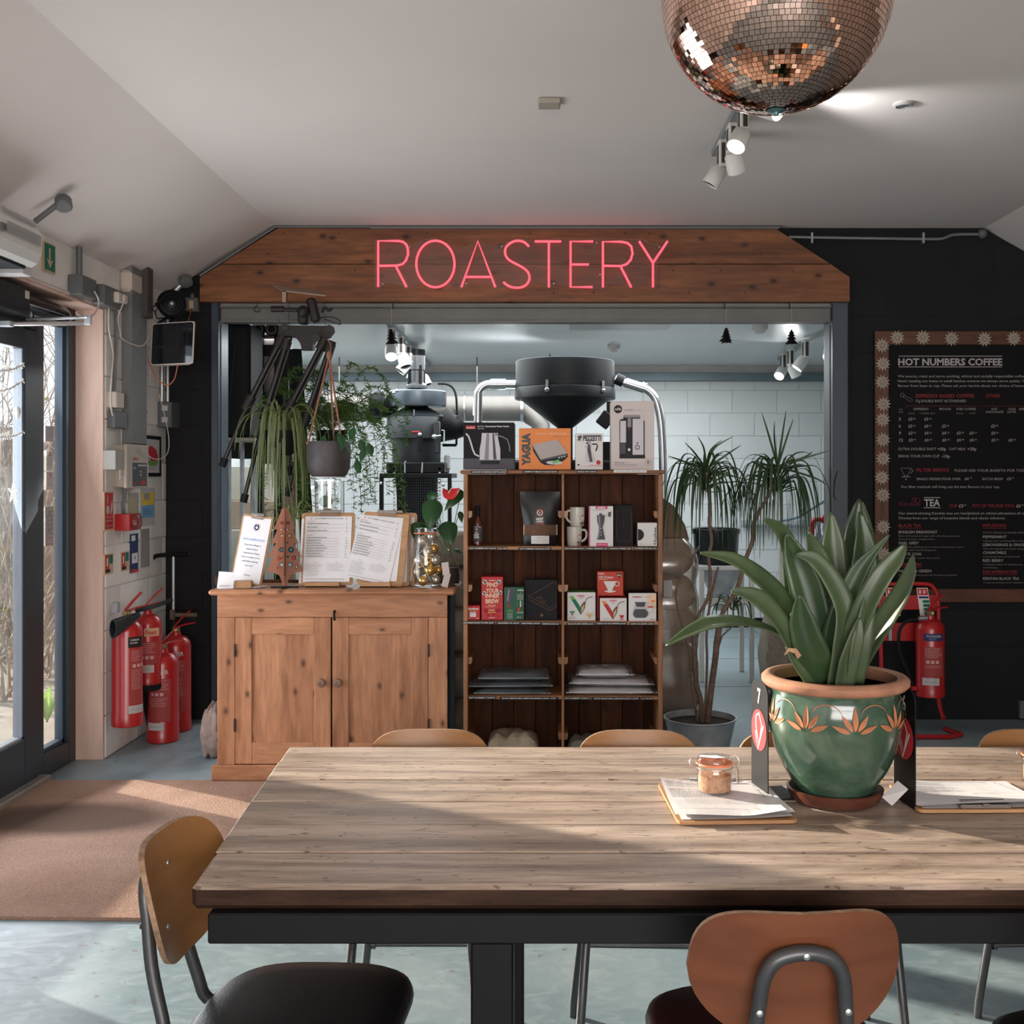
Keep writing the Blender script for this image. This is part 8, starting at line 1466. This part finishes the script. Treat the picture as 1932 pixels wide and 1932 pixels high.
m_ = MB(); m_.box(XX(473, yq), XX(487, yq), yq, yq+.08, .0, ZZ(628, yq), .004); obj('mast_post', m_, M['galv'], hs_); m_ = MB(); m_.box(XX(486, yq), XX(494, yq), yq, yq+.08, 0, ZZ(628, yq), .004); obj('mast_post', m_, M['black'], hs_)
m_ = MB(); m_.box(XX(494, yq), XX(517, yq), yq+.05, yq+.09, ZZ(740, yq), ZZ(635, yq), .004); obj('guide_plate', m_, pbr('scuffed_alu', (.42, .36, .34), .35, .6, var=.3, vs=12), hs_); m_ = MB(); m_.box(XX(518, yq), XX(545, yq), yq-.02, yq+.12, .0, ZZ(632, yq), .004); obj('mast_post', m_, M['black'], hs_)
m_ = MB(); m_.box(XX(472, yq), XX(545, yq), yq-.03, yq+.1, ZZ(636, yq), ZZ(633, yq)); obj('crossbeam', m_, M['matt_black'], hs_); m_ = MB(); m_.box(XX(474, yq), XX(540, yq), yq-.06, yq+.02, ZZ(672, yq), ZZ(652, yq), .01); obj('crossbeam', m_, M['matt_black'], hs_); m_ = MB(); m_.box(XX(482, yq), XX(540, yq), yq-.06, yq+.1, ZZ(875, yq), ZZ(740, yq), .01); obj('lift_plate', m_, M['matt_black'], hs_)
m_ = MB(); m_.box(XX(430, yq), XX(505, yq), yq-.1, yq+.3, ZZ(865, yq), ZZ(830, yq), .01); obj('carriage', m_, M['matt_black'], hs_)
for x in (488, 514):
    m_ = MB(); c = P(x, 622, yq-.04); m_.lathe([(.045, -.02), (.048, 0), (.045, .02), (.02, .022), (.001, .022)], 24, c, M=Matrix.Rotation(PI/2, 3, 'X'))
    for i in range(18): a = 2*PI*i/18; q = c+V((.048*math.cos(a), 0, .048*math.sin(a))); m_.box(q.x-.005, q.x+.005, q.y-.012, q.y+.012, q.z-.005, q.z+.005)
    obj('chain_wheel', m_, M['black'], hs_); lth('wheel_rim', [(.036, .0), (.036, .024), (.028, .025), (.028, .0)], pbr('rust', (.25, .12, .07), .6, .3), hs_, c, 20, M3=Matrix.Rotation(PI/2, 3, 'X'))
m_ = MB()
for i in range(48): q = P(480, 632, yq-.03)-V((0, 0, i*.03)); m_.box(q.x-.007, q.x+.007, q.y-.005, q.y+.005, q.z-.018, q.z, .003)
obj('chain', m_, M['black'], hs_)['kind'] = 'stuff'
for i, (x0, y0, x1, y1, w_, lb) in enumerate(((432, 650, 392, 1100, .045, 'long black leg of an easel leaning at the left of the opening'), (555, 660, 578, 1000, .055, 'stout black inclined post between the two hanging plants'))):
    yq2 = 7.3+.3*i; a, b = P(x0, y0, yq2), P(x1, y1, yq2); d = (b-a).normalized(); b = a+d*((a.z-.01)/-d.z) if d.z < 0 else b; m_ = MB(); m_.tube([a, b], w_, 6, sm=False); tag(obj('inclined_post', m_, M['matt_black'], base=b), lb, 'post')
bx = [(398, 515, 880, 945, 9.2, 'beige', 'pale board box uppermost of the pile on the left of the roastery'), (400, 520, 945, 1000, 9.1, 'card', 'brown-striped cardboard box in the middle of the pile'), (398, 525, 1000, 1110, 9.0, 'beige', 'large buff cardboard box under the others behind the cabinet')]
zlast = 0
for x0, x1, y0, y1, yq, mt, lb in reversed(bx):
    m_ = MB(); z1_ = ZZ(y0, yq); m_.box(XX(x0, yq), XX(x1, yq), yq, yq+.5, zlast+.001, z1_, .004); o = tag(obj('cardboard_box', m_, M[mt], base=(XX(450, yq), yq+.2, zlast)), lb, 'box'); zlast = z1_
m_ = MB(); m_.box(XX(545, 9.6), XX(592, 9.6), 9.6, 9.9, 0, ZZ(918, 9.6), .02); tag(obj('white_drum', m_, M['offwhite'], base=(XX(568, 9.6), 9.7, 0)), 'pale plastic container behind the stout inclined post', 'container')
m_ = MB(); m_.box(XX(597, 9.8), XX(632, 9.8), 9.8, 10.0, 0, ZZ(905, 9.8), .01); m_.box(XX(596, 9.8), XX(604, 9.8), 9.75, 9.95, ZZ(915, 9.8), ZZ(905, 9.8), .004); tag(obj('white_unit', m_, M['offwhite'], base=(XX(610, 9.8), 9.9, 0)), 'white counter unit below the hanging grey pot', 'unit')
# right side of the roastery
yq = 8.3; mt3 = thing('steel_table', 'white steel frame with a large funnel carrying the black bin', 'stand', (XX(1370, yq), yq, 0)); zc_ = ZZ(1063, yq)
m_ = MB(); m_.box(XX(1310, yq), XX(1410, yq), yq-.25, yq+.25, zc_-.03, zc_, .004); obj('top_ring', m_, M['offwhite'], mt3)
for x, yy_ in ((1312, -.22), (1404, -.22), (1312, .2), (1404, .2)): m_ = MB(); m_.box(XX(x, yq), XX(x, yq)+.035, yq+yy_, yq+yy_+.035, 0, zc_-.03, .003); obj('leg', m_, M['offwhite'], mt3)
m_ = MB(); m_.box(XX(1312, yq), XX(1410, yq), yq-.2, yq-.17, ZZ(1135, yq), ZZ(1123, yq), .003); obj('cross_rail', m_, M['offwhite'], mt3)
lth('funnel', [(.05, ZZ(1150, yq)), (.05, ZZ(1135, yq)), (42*yq/F, zc_-.03)], M['galv'], mt3, V((XX(1358, yq), yq-.02, 0)), 28)
lth('', [(1, 1)], M['galv'], mt3, V((0, 0, 0)), 3) if False else None
m_ = MB(); c = V((XX(1350, yq), yq-.02, zc_+.001)); q_ = yq/F; m_.lathe([(38*q_, 0), (40*q_, .01), (43*q_, 55*q_), (45.5*q_, 58*q_), (45.5*q_, 66*q_), (42*q_, 66*q_), (41*q_, 50*q_), (.001, 48*q_)], 32, c); tag(obj('black_bin', m_, pbr('bin_black', (.012, .014, .016), .3, var=.1), base=c), 'glossy black round bin on the white steel stand', 'bin')
m_ = MB(); y8 = 7.6; m_.tube([P(1481, 1140, y8), P(1482, 1010, y8)], .045, 14); pw = tag(obj('cardboard_tube', m_, pbr('white_tube', (.60, .58, .53), .6, var=.15), base=P(1481, 1140, y8)), 'tall pale tube standing in a hessian sack behind the snake plant', 'tube')
sack('hessian_sack', 'brown hessian sack standing on the roastery floor behind the snake plant', 'sack', XX(1438, y8), XX(1520, y8), y8-.14, y8+.16, .001, ZZ(1165, y8)+.05, M['cork'], 41)
sack('hessian_sack', 'gathered neck of a hessian sack around the pale tube', 'sack', XX(1452, y8), XX(1508, y8), y8-.09, y8+.09, ZZ(1165, y8)+.051, ZZ(1108, y8), M['cork'], 43)
sack('plastic_bundle', 'clear plastic wrapped bundle beside the red pipe in the roastery', 'bundle', XX(1515, 8.4), XX(1590, 8.4), 8.3, 8.6, .001, ZZ(1000, 8.4), glass('bundle_film', (.7, .75, .8), .8, .15, dirt=.5, dirtc=(.45, .47, .5)), 44)
m_ = MB(); m_.tube(smooth_path([P(1533, 1010, 8.1), P(1533, 988, 8.1), P(1538, 981, 8.1), P(1552, 979, 8.1), P(1562, 968, 8.1), P(1575, 962, 8.1), P(1650, 955, 8.1), P(1796, 955, 8.1)], 4), .016, 8); m_.sphere(P(1554, 980, 8.1), .028, 8, 6); tag(obj('red_pipe', m_, M['print_red'], base=P(1533, 1010, 8.1)), 'bent red pipe at the right edge of the opening', 'pipe')
m_ = MB(); m_.tube(smooth_path([P(1577, 928, 8.3), P(1560, 942, 8.4), P(1535, 958, 8.6), P(1505, 976, 8.8), P(1470, 983, 9.0)], 5), .010, 6); tag(obj('blue_cable', m_, pbr('cable_blue', (.10, .15, .17), .5), base=P(1535, 958, 8.6)), 'blue-grey cable curving down behind the right-hand plant', 'cable')
m_ = MB(); c = P(1594, 780, 8.6); N3 = Matrix.Rotation(PI/2, 3, 'X')
for rr in (.13, .09, .05): m_.tube([c+V((rr*math.cos(a), 0, rr*math.sin(a))) for a in [2*PI*i/28 for i in range(28)]], .006 if rr > .1 else .003, 5, closed=True)
for i in range(12): a = 2*PI*i/12; m_.tube([c+V((.02*math.cos(a), -.02, .02*math.sin(a))), c+V((.13*math.cos(a), 0, .13*math.sin(a)))], .0025, 4)
m_.tube([c, V((2.95, c.y, c.z))], .01, 6)
tag(obj('cage_fan', m_, M['black'], base=c), 'black wire cage fan half hidden behind the right jamb', 'fan')
m_ = MB(); m_.box(XX(1400, 10.9), XX(1575, 10.9), 10.85, 10.98, ZZ(990, 10.9), ZZ(982, 10.9), .004); tag(obj('wall_rail', m_, M['galv'], base=P(1480, 990, 10.9)), 'thin grey rail along the back wall behind the plants', 'rail')
m_ = MB(); m_.box(XX(1403, 10.9), XX(1407, 10.9), 10.93, 10.98, ZZ(938, 10.9), ZZ(915, 10.9), .003); tag(obj('wall_fitting', m_, M['black'], base=P(1405, 938, 10.9)), 'small black fitting on the white block wall between the crowns', 'fitting')
# wrapped pallet and loose sacks behind the shelf unit
yw = 6.30; FW = glass('stretch_film', (.93, .88, .82), .9, .16, dirt=.36, dirtc=(.50, .42, .35)); SK = pbr('sack_brown', (.36, .26, .18), .75, var=.3, vs=7)
pk = thing('wrapped_pallet', 'tall stack of brown sacks in shiny stretch film beside the shelf unit', 'pallet load', (XX(1270, yw), yw+.2, 0)); zb = .012; nS = 5; hS = (ZZ(1022, yw)-.14)/nS
m_ = MB(); 
for q in range(3): m_.box(XX(1180, yw), XX(1322, yw), yw+.02+.17*q, yw+.12+.17*q, 0.0, .10)
m_.box(XX(1180, yw), XX(1322, yw), yw, yw+.48, .10, .125); obj('pallet', m_, M['card'], pk)
for q in range(nS): puffy('sack', SK, pk, XX(1188, yw), XX(1316+[4, 2, 6, -2, -6][q], yw), yw+.02, yw+.46, .126+hS*q, .126+hS*(q+1)+.02, 60+q, .25)
m_ = MB(); N_ = 30; R_N = 26; vs = []; x0w, x1w = XX(1180, yw), XX(1325, yw)
for j in range(N_+1):
    v = j/N_; z = .12+v*(ZZ(1018, yw)-.12); pinch = 1-.09*math.exp(-((v-.74)/.05)**2)-.03*math.exp(-((v-.35)/.04)**2)-(.0 if v < .86 else ((v-.86)/.14)**2*.35)
    for i in range(R_N): sx, sy = superpt(2*PI*i/R_N, (x1w-x0w)/2, .25, 4); vs.append(((x0w+x1w)/2+sx*pinch*(1+.012*noise.noise(V((sx*6, v*9, sy*5)))), yw+.24+sy*pinch*(1+.02*noise.noise(V((sx*7, v*12, 3)))), z))
m_.add(vs, [(j*R_N+i, j*R_N+(i+1) % R_N, (j+1)*R_N+(i+1) % R_N, (j+1)*R_N+i) for j in range(N_) for i in range(R_N)], 0, True); obj('stretch_film', m_, FW, pk)
m_ = MB(); m_.box(XX(1252, yw-.02), XX(1268, yw-.02), yw-.022, yw-.02, ZZ(1126, yw), ZZ(1094, yw)); obj('label', m_, M['plg'], pk)
m_ = MB(); m_.M = Matrix.Identity(4); yk = yw+.3; m_.prism([(XX(1180, yk), ZZ(1022, yk)), (XX(1301, yk), ZZ(1022, yk)), (XX(1292, yk), ZZ(990, yk)), (XX(1272, yk), ZZ(955, yk)), (XX(1245, yk), ZZ(935, yk)), (XX(1200, yk), ZZ(930, yk))], yk-.03, yk+.15); o = tag(obj('paper_sack', m_, pbr('kraft_paper', (.20, .125, .075), .7, var=.15, vs=4), base=P(1250, 1020, yk)), 'brown paper sack standing on top of the wrapped stack', 'sack'); b_m = o.modifiers.new('soft', 'BEVEL'); b_m.width = .02; b_m.segments = 3
zq = .0
for q, hh in enumerate((.27, .25, .25, .23, .18)):
    sack('hessian_sack', ['lowest beige sack in the pile between the cabinet and shelf unit', 'second beige sack up between the cabinet and shelf unit', 'third beige sack up between the cabinet and shelf unit', 'fourth beige sack up, level with the cabinet top', 'topmost beige sack behind the glass vase'][q], 'sack', XX(760, 6.25), XX(905, 6.25)+.02*(q % 2), 6.05, 6.45, zq+.001, zq+hh, pbr('sack_beige', (.36, .32, .26), .85, var=.3, vs=9, bump=.4, bs=90) if q == 0 else bpy.data.materials['sack_beige'], 70+q, 'sacks piled behind the cabinet'); zq += hh

# ------------------------------------------------------------------ hanging easel, pots and plants
GUN = pbr('gunmetal', (.035, .033, .032), .4, .5, var=.25, vs=15); BRZ = pbr('dark_bronze', (.018, .013, .011), .6, .2, var=.3, vs=14); ye = 6.45
ez = thing('hanging_tripod', 'old dark metal tripod hung from the long board with legs splayed', 'tripod', P(580, 640, ye))
m_ = MB(); m_.prism([(XX(a, ye), ZZ(b, ye)) for a, b in ((528, 615), (628, 616), (630, 625), (622, 636), (612, 640), (598, 637), (592, 650), (592, 660), (572, 660), (568, 648), (560, 638), (545, 634), (528, 636))], ye-.03, ye+.04); obj('yoke', m_, BRZ, ez); m_ = MB(); m_.tube([P(580, 655, ye), P(580, 661, ye)], .035, 14); obj('boss', m_, BRZ, ez); m_ = MB(); m_.tube([P(596, 637, ye-.05), P(596, 637, ye-.02)], .025, 14); obj('boss', m_, BRZ, ez); m_ = MB(); m_.tube([P(537, 617, ye-.05), P(537, 617, ye+.02)], .022, 14); obj('boss', m_, BRZ, ez); m_ = MB(); m_.tube([P(621, 620, ye-.05), P(621, 620, ye+.02)], .022, 14); obj('boss', m_, BRZ, ez)
m_ = MB(); m_.box(XX(563, ye), XX(582, ye), ye-.03, ye+.04, ZZ(612, ye), ZZ(580, ye), .012); m_.M = Matrix.Translation(P(590, 585, ye)) @ Matrix.Rotation(-.25, 4, 'Y'); m_.box(-.022, .03, -.025, .03, -.075, .07, .012); m_.M = None; m_.tube([P(516, 583, ye), P(560, 585, ye)], .012, 8); m_.tube([P(512, 583, ye), P(535, 583, ye)], .018, 8); m_.sphere(P(572, 588, ye-.03), .035, 12, 8); m_.tube(smooth_path([P(607, 590, ye), P(613, 580, ye), P(620, 586, ye), P(627, 582, ye)], 3), .009, 6); m_.tube(smooth_path([P(600, 600, ye), P(625, 598, ye), P(640, 604, ye), P(642, 612, ye), P(628, 608, ye), P(612, 602, ye)], 4), .003, 5); obj('pan_head', m_, BRZ, ez)
m_ = MB(); q = [P(513, 537, ye-.1), P(605, 549, ye-.1), P(614, 557, ye-.16), P(533, 548, ye-.16)]; m_.add(q+[v+V((0, 0, -.006)) for v in q], [(0, 1, 2, 3), (7, 6, 5, 4), (0, 4, 5, 1), (1, 5, 6, 2), (2, 6, 7, 3), (3, 7, 4, 0)]); m_.box(XX(534, ye-.14), XX(541, ye-.14), ye-.16, ye-.12, ZZ(571, ye-.14), ZZ(549, ye-.14)); obj('top_plate', m_, pbr('bronze_plate', (.30, .22, .17), .35, .6), ez)
for x0, y0, x1, y1, x2, y2 in ((530, 640, 468, 762, 425, 865), (541, 645, 500, 780, 463, 932), (610, 645, 545, 770, 545, 880), (624, 650, 577, 790, 545, 920)):
    m_ = MB(); a, b, c = P(x0, y0, ye-.02), P(x1, y1, ye-.05), P(x2, y2, ye-.08); m_.tube([a, b], .0155, 10); m_.tube([a+V((.022, .01, 0)), b+V((.022, .01, 0))], .008, 8); m_.tube([b, c], .012, 10); lg = obj('leg', m_, GUN, ez); m_ = MB(); m_.tube([b+(a-b).normalized()*.05, b-(a-b).normalized()*.04], .028, 10); m_.tube([a-(a-b).normalized()*.05, a+(a-b).normalized()*.02], .027, 10); obj('clamp', m_, BRZ, lg); m_ = MB(); m_.tube([c, c+(c-b).normalized()*.05], .021, 10); obj('foot_cap', m_, M['matt_black'], lg)
m_ = MB(); m_.tube([P(485, 567, 6.78), P(485, 578, 6.78)], .002, 5); m_.tube(arc(P(485, 583, 6.78), .018, PI/2, 2*PI, 12), .003, 6); m_.tube([P(525, 600, ye), P(534, 620, ye)], .0015, 4); m_.tube([P(612, 567, 6.78), P(614, 615, ye)], .0015, 4); m_.tube([P(545, 569, 6.78), P(545, 640, ye)], .0015, 4); tag(obj('hanging_hook', m_, BRZ, base=P(485, 578, 6.78)), 'brass hook and thin wires under the long board above the tripod', 'hook')
# hanging grey pot
yg = 6.30; hpz = thing('hanging_pot', 'round dark grey pot hanging on three terracotta-coloured ropes', 'hanging pot', P(620, 898, yg)); c = V((XX(620, yg), yg, 0)); kg = yg/F
m_ = MB(); m_.lathe([(30*kg, ZZ(899, yg)), (34*kg, ZZ(896, yg)), (40*kg, ZZ(882, yg)), (41.5*kg, ZZ(860, yg)), (40.5*kg, ZZ(842, yg)), (38.5*kg, ZZ(833, yg)), (36.5*kg, ZZ(835, yg)), (36*kg, ZZ(845, yg)), (.001, ZZ(845, yg))], 36, c); obj('pot', m_, pbr('pot_grey', (.075, .062, .062), .6, var=.35, vs=14), hpz)
m_ = MB(); m_.lathe([(33*kg, ZZ(899, yg)), (33*kg, ZZ(901, yg)), (.001, ZZ(901, yg))], 24, c); obj('drip_base', m_, M['plg'], hpz)
RP = pbr('rope', (.33, .14, .085), .85, var=.3, vs=80); kn = P(621, 672, yg)
for a in (200, 320, 85): d = V((math.cos(math.radians(a)), math.sin(math.radians(a)), 0))*38*kg; m_ = MB(); m_.tube([kn, c+d+V((0, 0, ZZ(836, yg)))], .0055, 7); m_.sphere(c+d+V((0, 0, ZZ(836, yg))), .012, 8, 6); obj('rope', m_, RP, hpz)
m_ = MB(); m_.sphere(kn+V((0, 0, .005)), .016, 10, 8, sc_=(1, 1, 1.6)); m_.tube(smooth_path([kn, P(625, 655, yg), P(618, 640, yg+.05)], 3), .003, 5); obj('knot', m_, RP, hpz)
for i, (px, py, sag) in enumerate(((640, 818, 0), (668, 806, 0), (680, 830, 0), (688, 845, 0), (672, 868, 0), (650, 826, 0), (695, 836, 0), (612, 822, 0))):
    a = c+V((.02, 0, ZZ(842, yg))); b = P(px, py, yg-.10); m_ = MB(); m_.tube(smooth_path([a, a.lerp(b, .5)+V((0, -.02, .05)), b], 4), .0015, 5); d = V((.3*(-1)**i, -.2, -1)).normalized(); m_.blade([b, b+d*.025, b+d*.05, b+d*.08], [.01, .045, .04, .002], V((.2*(-1)**i, -1, .3)), -.1, m=1); tag(obj('trailing_leaf', m_, [AST, AL], hpz))
# asparagus fern spilling around the pot
FN = leafmat('fern_green', (.05, .11, .025), (.12, .20, .05), trans=.3); af = thing('asparagus_fern', 'feathery light green fern trailing around the hanging grey pot', 'plant', P(640, 800, 6.75)); m_ = MB(); rnd.seed(21); o0 = P(625, 812, 6.72)
for i in range(66):
    a = rnd.uniform(0, 2*PI); rr = rnd.uniform(.10, .33); up = rnd.uniform(.05, .42) if i % 2 else rnd.uniform(-.05, .2); e = o0+V((math.cos(a)*rr*1.15, math.sin(a)*rr*.5, up)); drop = rnd.uniform(.1, .25) if i % 2 else rnd.uniform(.35, .62); f = e+V((math.cos(a)*.08+.03, 0, -drop)); pts = smooth_path([o0, o0.lerp(e, .6)+V((0, 0, .08)), e, e.lerp(f, .5)+V((math.cos(a)*.04, 0, 0)), f], 7); m_.tube(pts, .0012, 3, caps=False)
    for q in range(4, len(pts)):
        for _ in range(5): d = V((rnd.uniform(-1, 1), rnd.uniform(-1, 1), rnd.uniform(-.6, .5))).normalized(); L = rnd.uniform(.018, .040); p = pts[q]; s1 = d.orthogonal().normalized()*.0024; m_.add([p-s1, p+d*L*.5-s1, p+d*L, p+d*L*.5+s1, p+s1], [(0, 1, 2, 3, 4)], 0); e2 = (d+V((rnd.uniform(-.7, .7), 0, rnd.uniform(-.7, .7)))).normalized(); p = p+d*L*.4; m_.add([p-s1, p+e2*L*.6, p+s1], [(0, 1, 2)], 0)
obj('fronds', m_, FN, af)['kind'] = 'stuff'; m_ = MB(); m_.lathe([(.06, -.1), (.085, -.09), (.10, 0), (.001, .0)], 18, o0); obj('inner_pot', m_, M['matt_black'], af)
# spider plant
def strap_leaves(root, n, o0, rmin, rmax, up, drop, wd, mat, seed, name='leaf', flat_=.7, bias=(0, 0)):
    rnd.seed(seed)
    for i in range(n):
        a = 2*PI*i*.618+rnd.uniform(-.3, .3); rr = rnd.uniform(rmin, rmax); d = V((math.cos(a)+bias[0], (math.sin(a)+bias[1])*flat_, 0)); u = rnd.uniform(*up); dr_ = rnd.uniform(*drop); b0 = o0+V((math.cos(a), math.sin(a), 0))*.015+V((0, 0, rnd.uniform(-.02, .02)))
        pts = smooth_path([b0, b0+d*rr*.35+V((0, 0, u)), b0+d*rr*.75+V((0, 0, u*.9)), b0+d*rr*1.0+V((0, 0, u-dr_*.45)), b0+d*rr*1.06+V((0, 0, u-dr_))], 4); k = len(pts); m_ = MB(); m_.blade(pts, [wd*(.5+.5*min(1, 4*q/k))*(1-max(0, q/k-.55)/.45*.97) for q in range(k)], V((-d.y*.1+.05, d.x*.1, 1)) if False else V((d.x*.4, d.y*.4-.5, 1)), -.12, cols=2); obj(name, m_, mat, root)
SPL = leafmat('spider_leaf', (.05, .09, .025), (.26, .27, .12), (60, 60, 1.0), .45, .3, 1.5); sp = thing('spider_plant', 'big striped spider plant hanging under the tripod with long drooping leaves', 'plant', P(535, 800, 6.5)); so = P(530, 806, 6.35)
strap_leaves(sp, 64, so, .02, .155, (.02, .10), (.32, .60), .017, SPL, 5); strap_leaves(sp, 18, so, .12, .27, (.06, .16), (.12, .34), .012, SPL, 6)
m_ = MB(); m_.lathe([(.05, -.16), (.075, -.15), (.09, -.02), (.001, -.02)], 20, so); obj('inner_pot', m_, M['matt_black'], sp)
sp2 = thing('spider_plant', 'smaller spider plantlets trailing behind the wooden tree', 'plant', P(560, 1010, 6.3)); strap_leaves(sp2, 16, P(505, 1000, 6.3), .05, .16, (.03, .08), (.1, .22), .009, SPL, 8); strap_leaves(sp2, 18, P(555, 975, 6.3), .05, .22, (.03, .09), (.1, .25), .009, SPL, 9); strap_leaves(sp2, 12, P(560, 1060, 6.3), .05, .14, (.03, .06), (.06, .16), .009, SPL, 10); m_ = MB(); m_.tube([P(532, 880, 6.3), P(520, 960, 6.32), P(560, 1060, 6.3)], .003, 5); m_.tube([P(540, 880, 6.3), P(555, 975, 6.3)], .003, 5); obj('runner', m_, AST, sp2)
m_ = MB(); yy_ = 6.5; m_.box(XX(535, yy_), XX(556, yy_), yy_, yy_+.03, .001, ZZ(870, yy_), .004); tag(obj('wooden_post', m_, M['bark'], base=(XX(545, yy_), yy_, 0)), 'dark upright post behind the spider plant', 'post')
# marginata plants in the zinc bucket
DL = leafmat('marginata_leaf', (.012, .035, .012), (.035, .075, .022), trans=.15); TRK = pbr('trunk', (.22, .145, .105), .8, var=.4, vs=40, bump=.5, bs=120)
yb2 = 5.95; c = V((XX(1321, yb2), yb2, 0)); kb2 = yb2/F
m_ = MB(); zr = ZZ(1353, yb2); m_.lathe([(.135, .0), (.145, .004), (66*kb2, zr-.01), (69*kb2, zr-.004), (69*kb2, zr+.002), (66*kb2, zr+.002), (64*kb2, zr-.03), (.001, zr-.032)], 44, c, mats=[0, 0, 0, 0, 0, 0, 1]); tag(obj('zinc_bucket', m_, [M['galv'], M['soil']], base=c), 'round galvanised zinc tub beside the shelf unit', 'tub')
dp = thing('dragon_plant', 'tall multi-stemmed dragon tree growing from the zinc tub', 'plant', (c.x, c.y, zr-.03)); ydp = 5.98
def stem(pts, r): m_ = MB(); m_.tube(smooth_path([P(a, b, ydp+(q[0] if q else 0)) for a, b, *q in pts], 4), r, 9); obj('stem', m_, TRK, dp)
stem([(1334, 1370), (1342, 1300), (1350, 1240), (1352, 1215), (1356, 1190), (1362, 1160), (1390, 1110), (1405, 1060), (1420, 1020), (1422, 990), (1432, 965), (1450, 935), (1462, 905), (1468, 880)], [.017]*20+[.012]*20+[.0095]*13)
stem([(1325, 1370), (1322, 1320), (1314, 1290), (1310, 1230), (1314, 1170), (1335, 1130), (1340, 1085), (1337, 1050), (1343, 1020), (1338, 985), (1340, 960), (1336, 920), (1334, 890)], [.014]*16+[.009]*33)
stem([(1326, 1365), (1332, 1310), (1334, 1240), (1333, 1200), (1338, 1150), (1345, 1110), (1355, 1070)], .007); stem([(1318, 1368), (1306, 1300), (1300, 1230), (1290, 1190), (1278, 1145), (1276, 1110), (1295, 1070), (1320, 1030)], .006)
def crown(x, y, n, seed, up=(.0, .10), drop=(.16, .42), rr=(.10, .26), wd=.012): strap_leaves(dp, n, P(x, y, ydp), rr[0], rr[1], up, drop, wd, DL, seed, flat_=.8)
def spikes(x, y, L):
    for (dx, dy, bx) in L:
        a = P(x, y, ydp); b = P(x+dx, y+dy, ydp-.05); mid = P(x+bx, y+dy*.62, ydp-.03); pts = smooth_path([a, mid, b], 8); k = len(pts); m_ = MB(); m_.blade(pts, [.013*(1-(q/k)**2*.97) for q in range(k)], V((.1, -1, .1)), .12, cols=2); obj('leaf', m_, DL, dp)
for i in range(3): crown(1332, 890+i*16, 24, 30+i); crown(1468, 888+i*18, 26, 40+i, rr=(.10, .28), drop=(.2, .46))
spikes(1332, 885, [(-16, -62, -4), (-40, -50, -22), (-72, -25, -45), (52, -62, 15), (30, -55, 8), (66, -45, 40), (74, 20, 48)]); spikes(1467, 880, [(-30, -102, -18), (16, -105, 10), (-6, -85, -6), (30, -90, 18), (-48, -8, -38), (98, -30, 60), (66, -28, 50), (92, 35, 70), (35, 10, 20)])
strap_leaves(dp, 26, P(1383, 1145, 6.3), .06, .17, (.02, .07), (.08, .2), .008, DL, 50, flat_=.8); m_ = MB(); m_.tube([P(1383, 1145, 6.3), P(1384, 1180, 6.28), P(1362, 1200, 6.1), P(1350, 1240, ydp)], .005, 6); obj('stem', m_, TRK, dp)
# paper trees hung on threads
def paper_tree(x, y, lb, tilt, yy=6.74):
    r = thing('paper_tree', lb, 'ornament', P(x, y+14, yy)); k = yy/F; pts = [(0, -15), (3, -12), (1.5, -12), (6, -7), (3, -7), (8, -2), (4, -2), (10, 4), (5, 4), (13, 13)]; poly = pts+[(-a, b) for a, b in reversed(pts[1:])]; ct, st_ = math.cos(tilt), math.sin(tilt)
    for q in range(3): m_ = MB(); A = V((math.cos(q*PI/3+.2), math.sin(q*PI/3+.2), 0)); m_.prism([((a*ct+b*st_)*k, -(b*ct-a*st_)*k) for a, b in poly], -.001, .001, frame=(P(x, y, yy), A, V((0, 0, 1)), V((-A.y, A.x, 0)))); obj('panel', m_, M['matt_black'], r)
    m_ = MB(); m_.tube([P(x, y-14, yy), V((XX(x, yy), yy, 2.545))], .0008, 4); obj('thread', m_, M['plg'], r); m_ = MB(); p = V((XX(x, yy), 6.79, 2.56)); m_.tube([p, p+V((0, 0, -.045))], .0035, 6); obj('hook', m_, BRZ, r)
paper_tree(738.5, 636, 'small black paper tree dangling in front of the lit left spotlight', .1); paper_tree(1370, 633, 'small tilted black paper tree, middle one of the three', -.12); paper_tree(1493.5, 636, 'small upright black paper tree hanging nearest the right spotlights', 0)
yv2 = 5.80; c = V((XX(622, yv2), yv2, CT)); vf = thing('glass_vase', 'tall clear glass cylinder with moss and cork behind the menus', 'vase', c); hv = ZZ(908, yv2)-CT
m_ = MB(); m_.lathe([(.070, .001), (.076, .004), (.076, hv), (.073, hv), (.073, .01), (.001, .01)], 32, c); obj('glass_body', m_, M['clear'], vf); m_ = MB(); m_.lathe([(.001, .011), (.03, .011), (.03, hv-.15), (.024, hv-.14), (.001, hv-.14)], 14, c+V((-.02, 0, 0))); obj('cork', m_, M['card'], vf); m_ = MB(); m_.sphere(c+V((-.02, 0, hv-.105)), .036, 12, 8, sc_=(1, 1, .9)); obj('moss', m_, FN, vf)
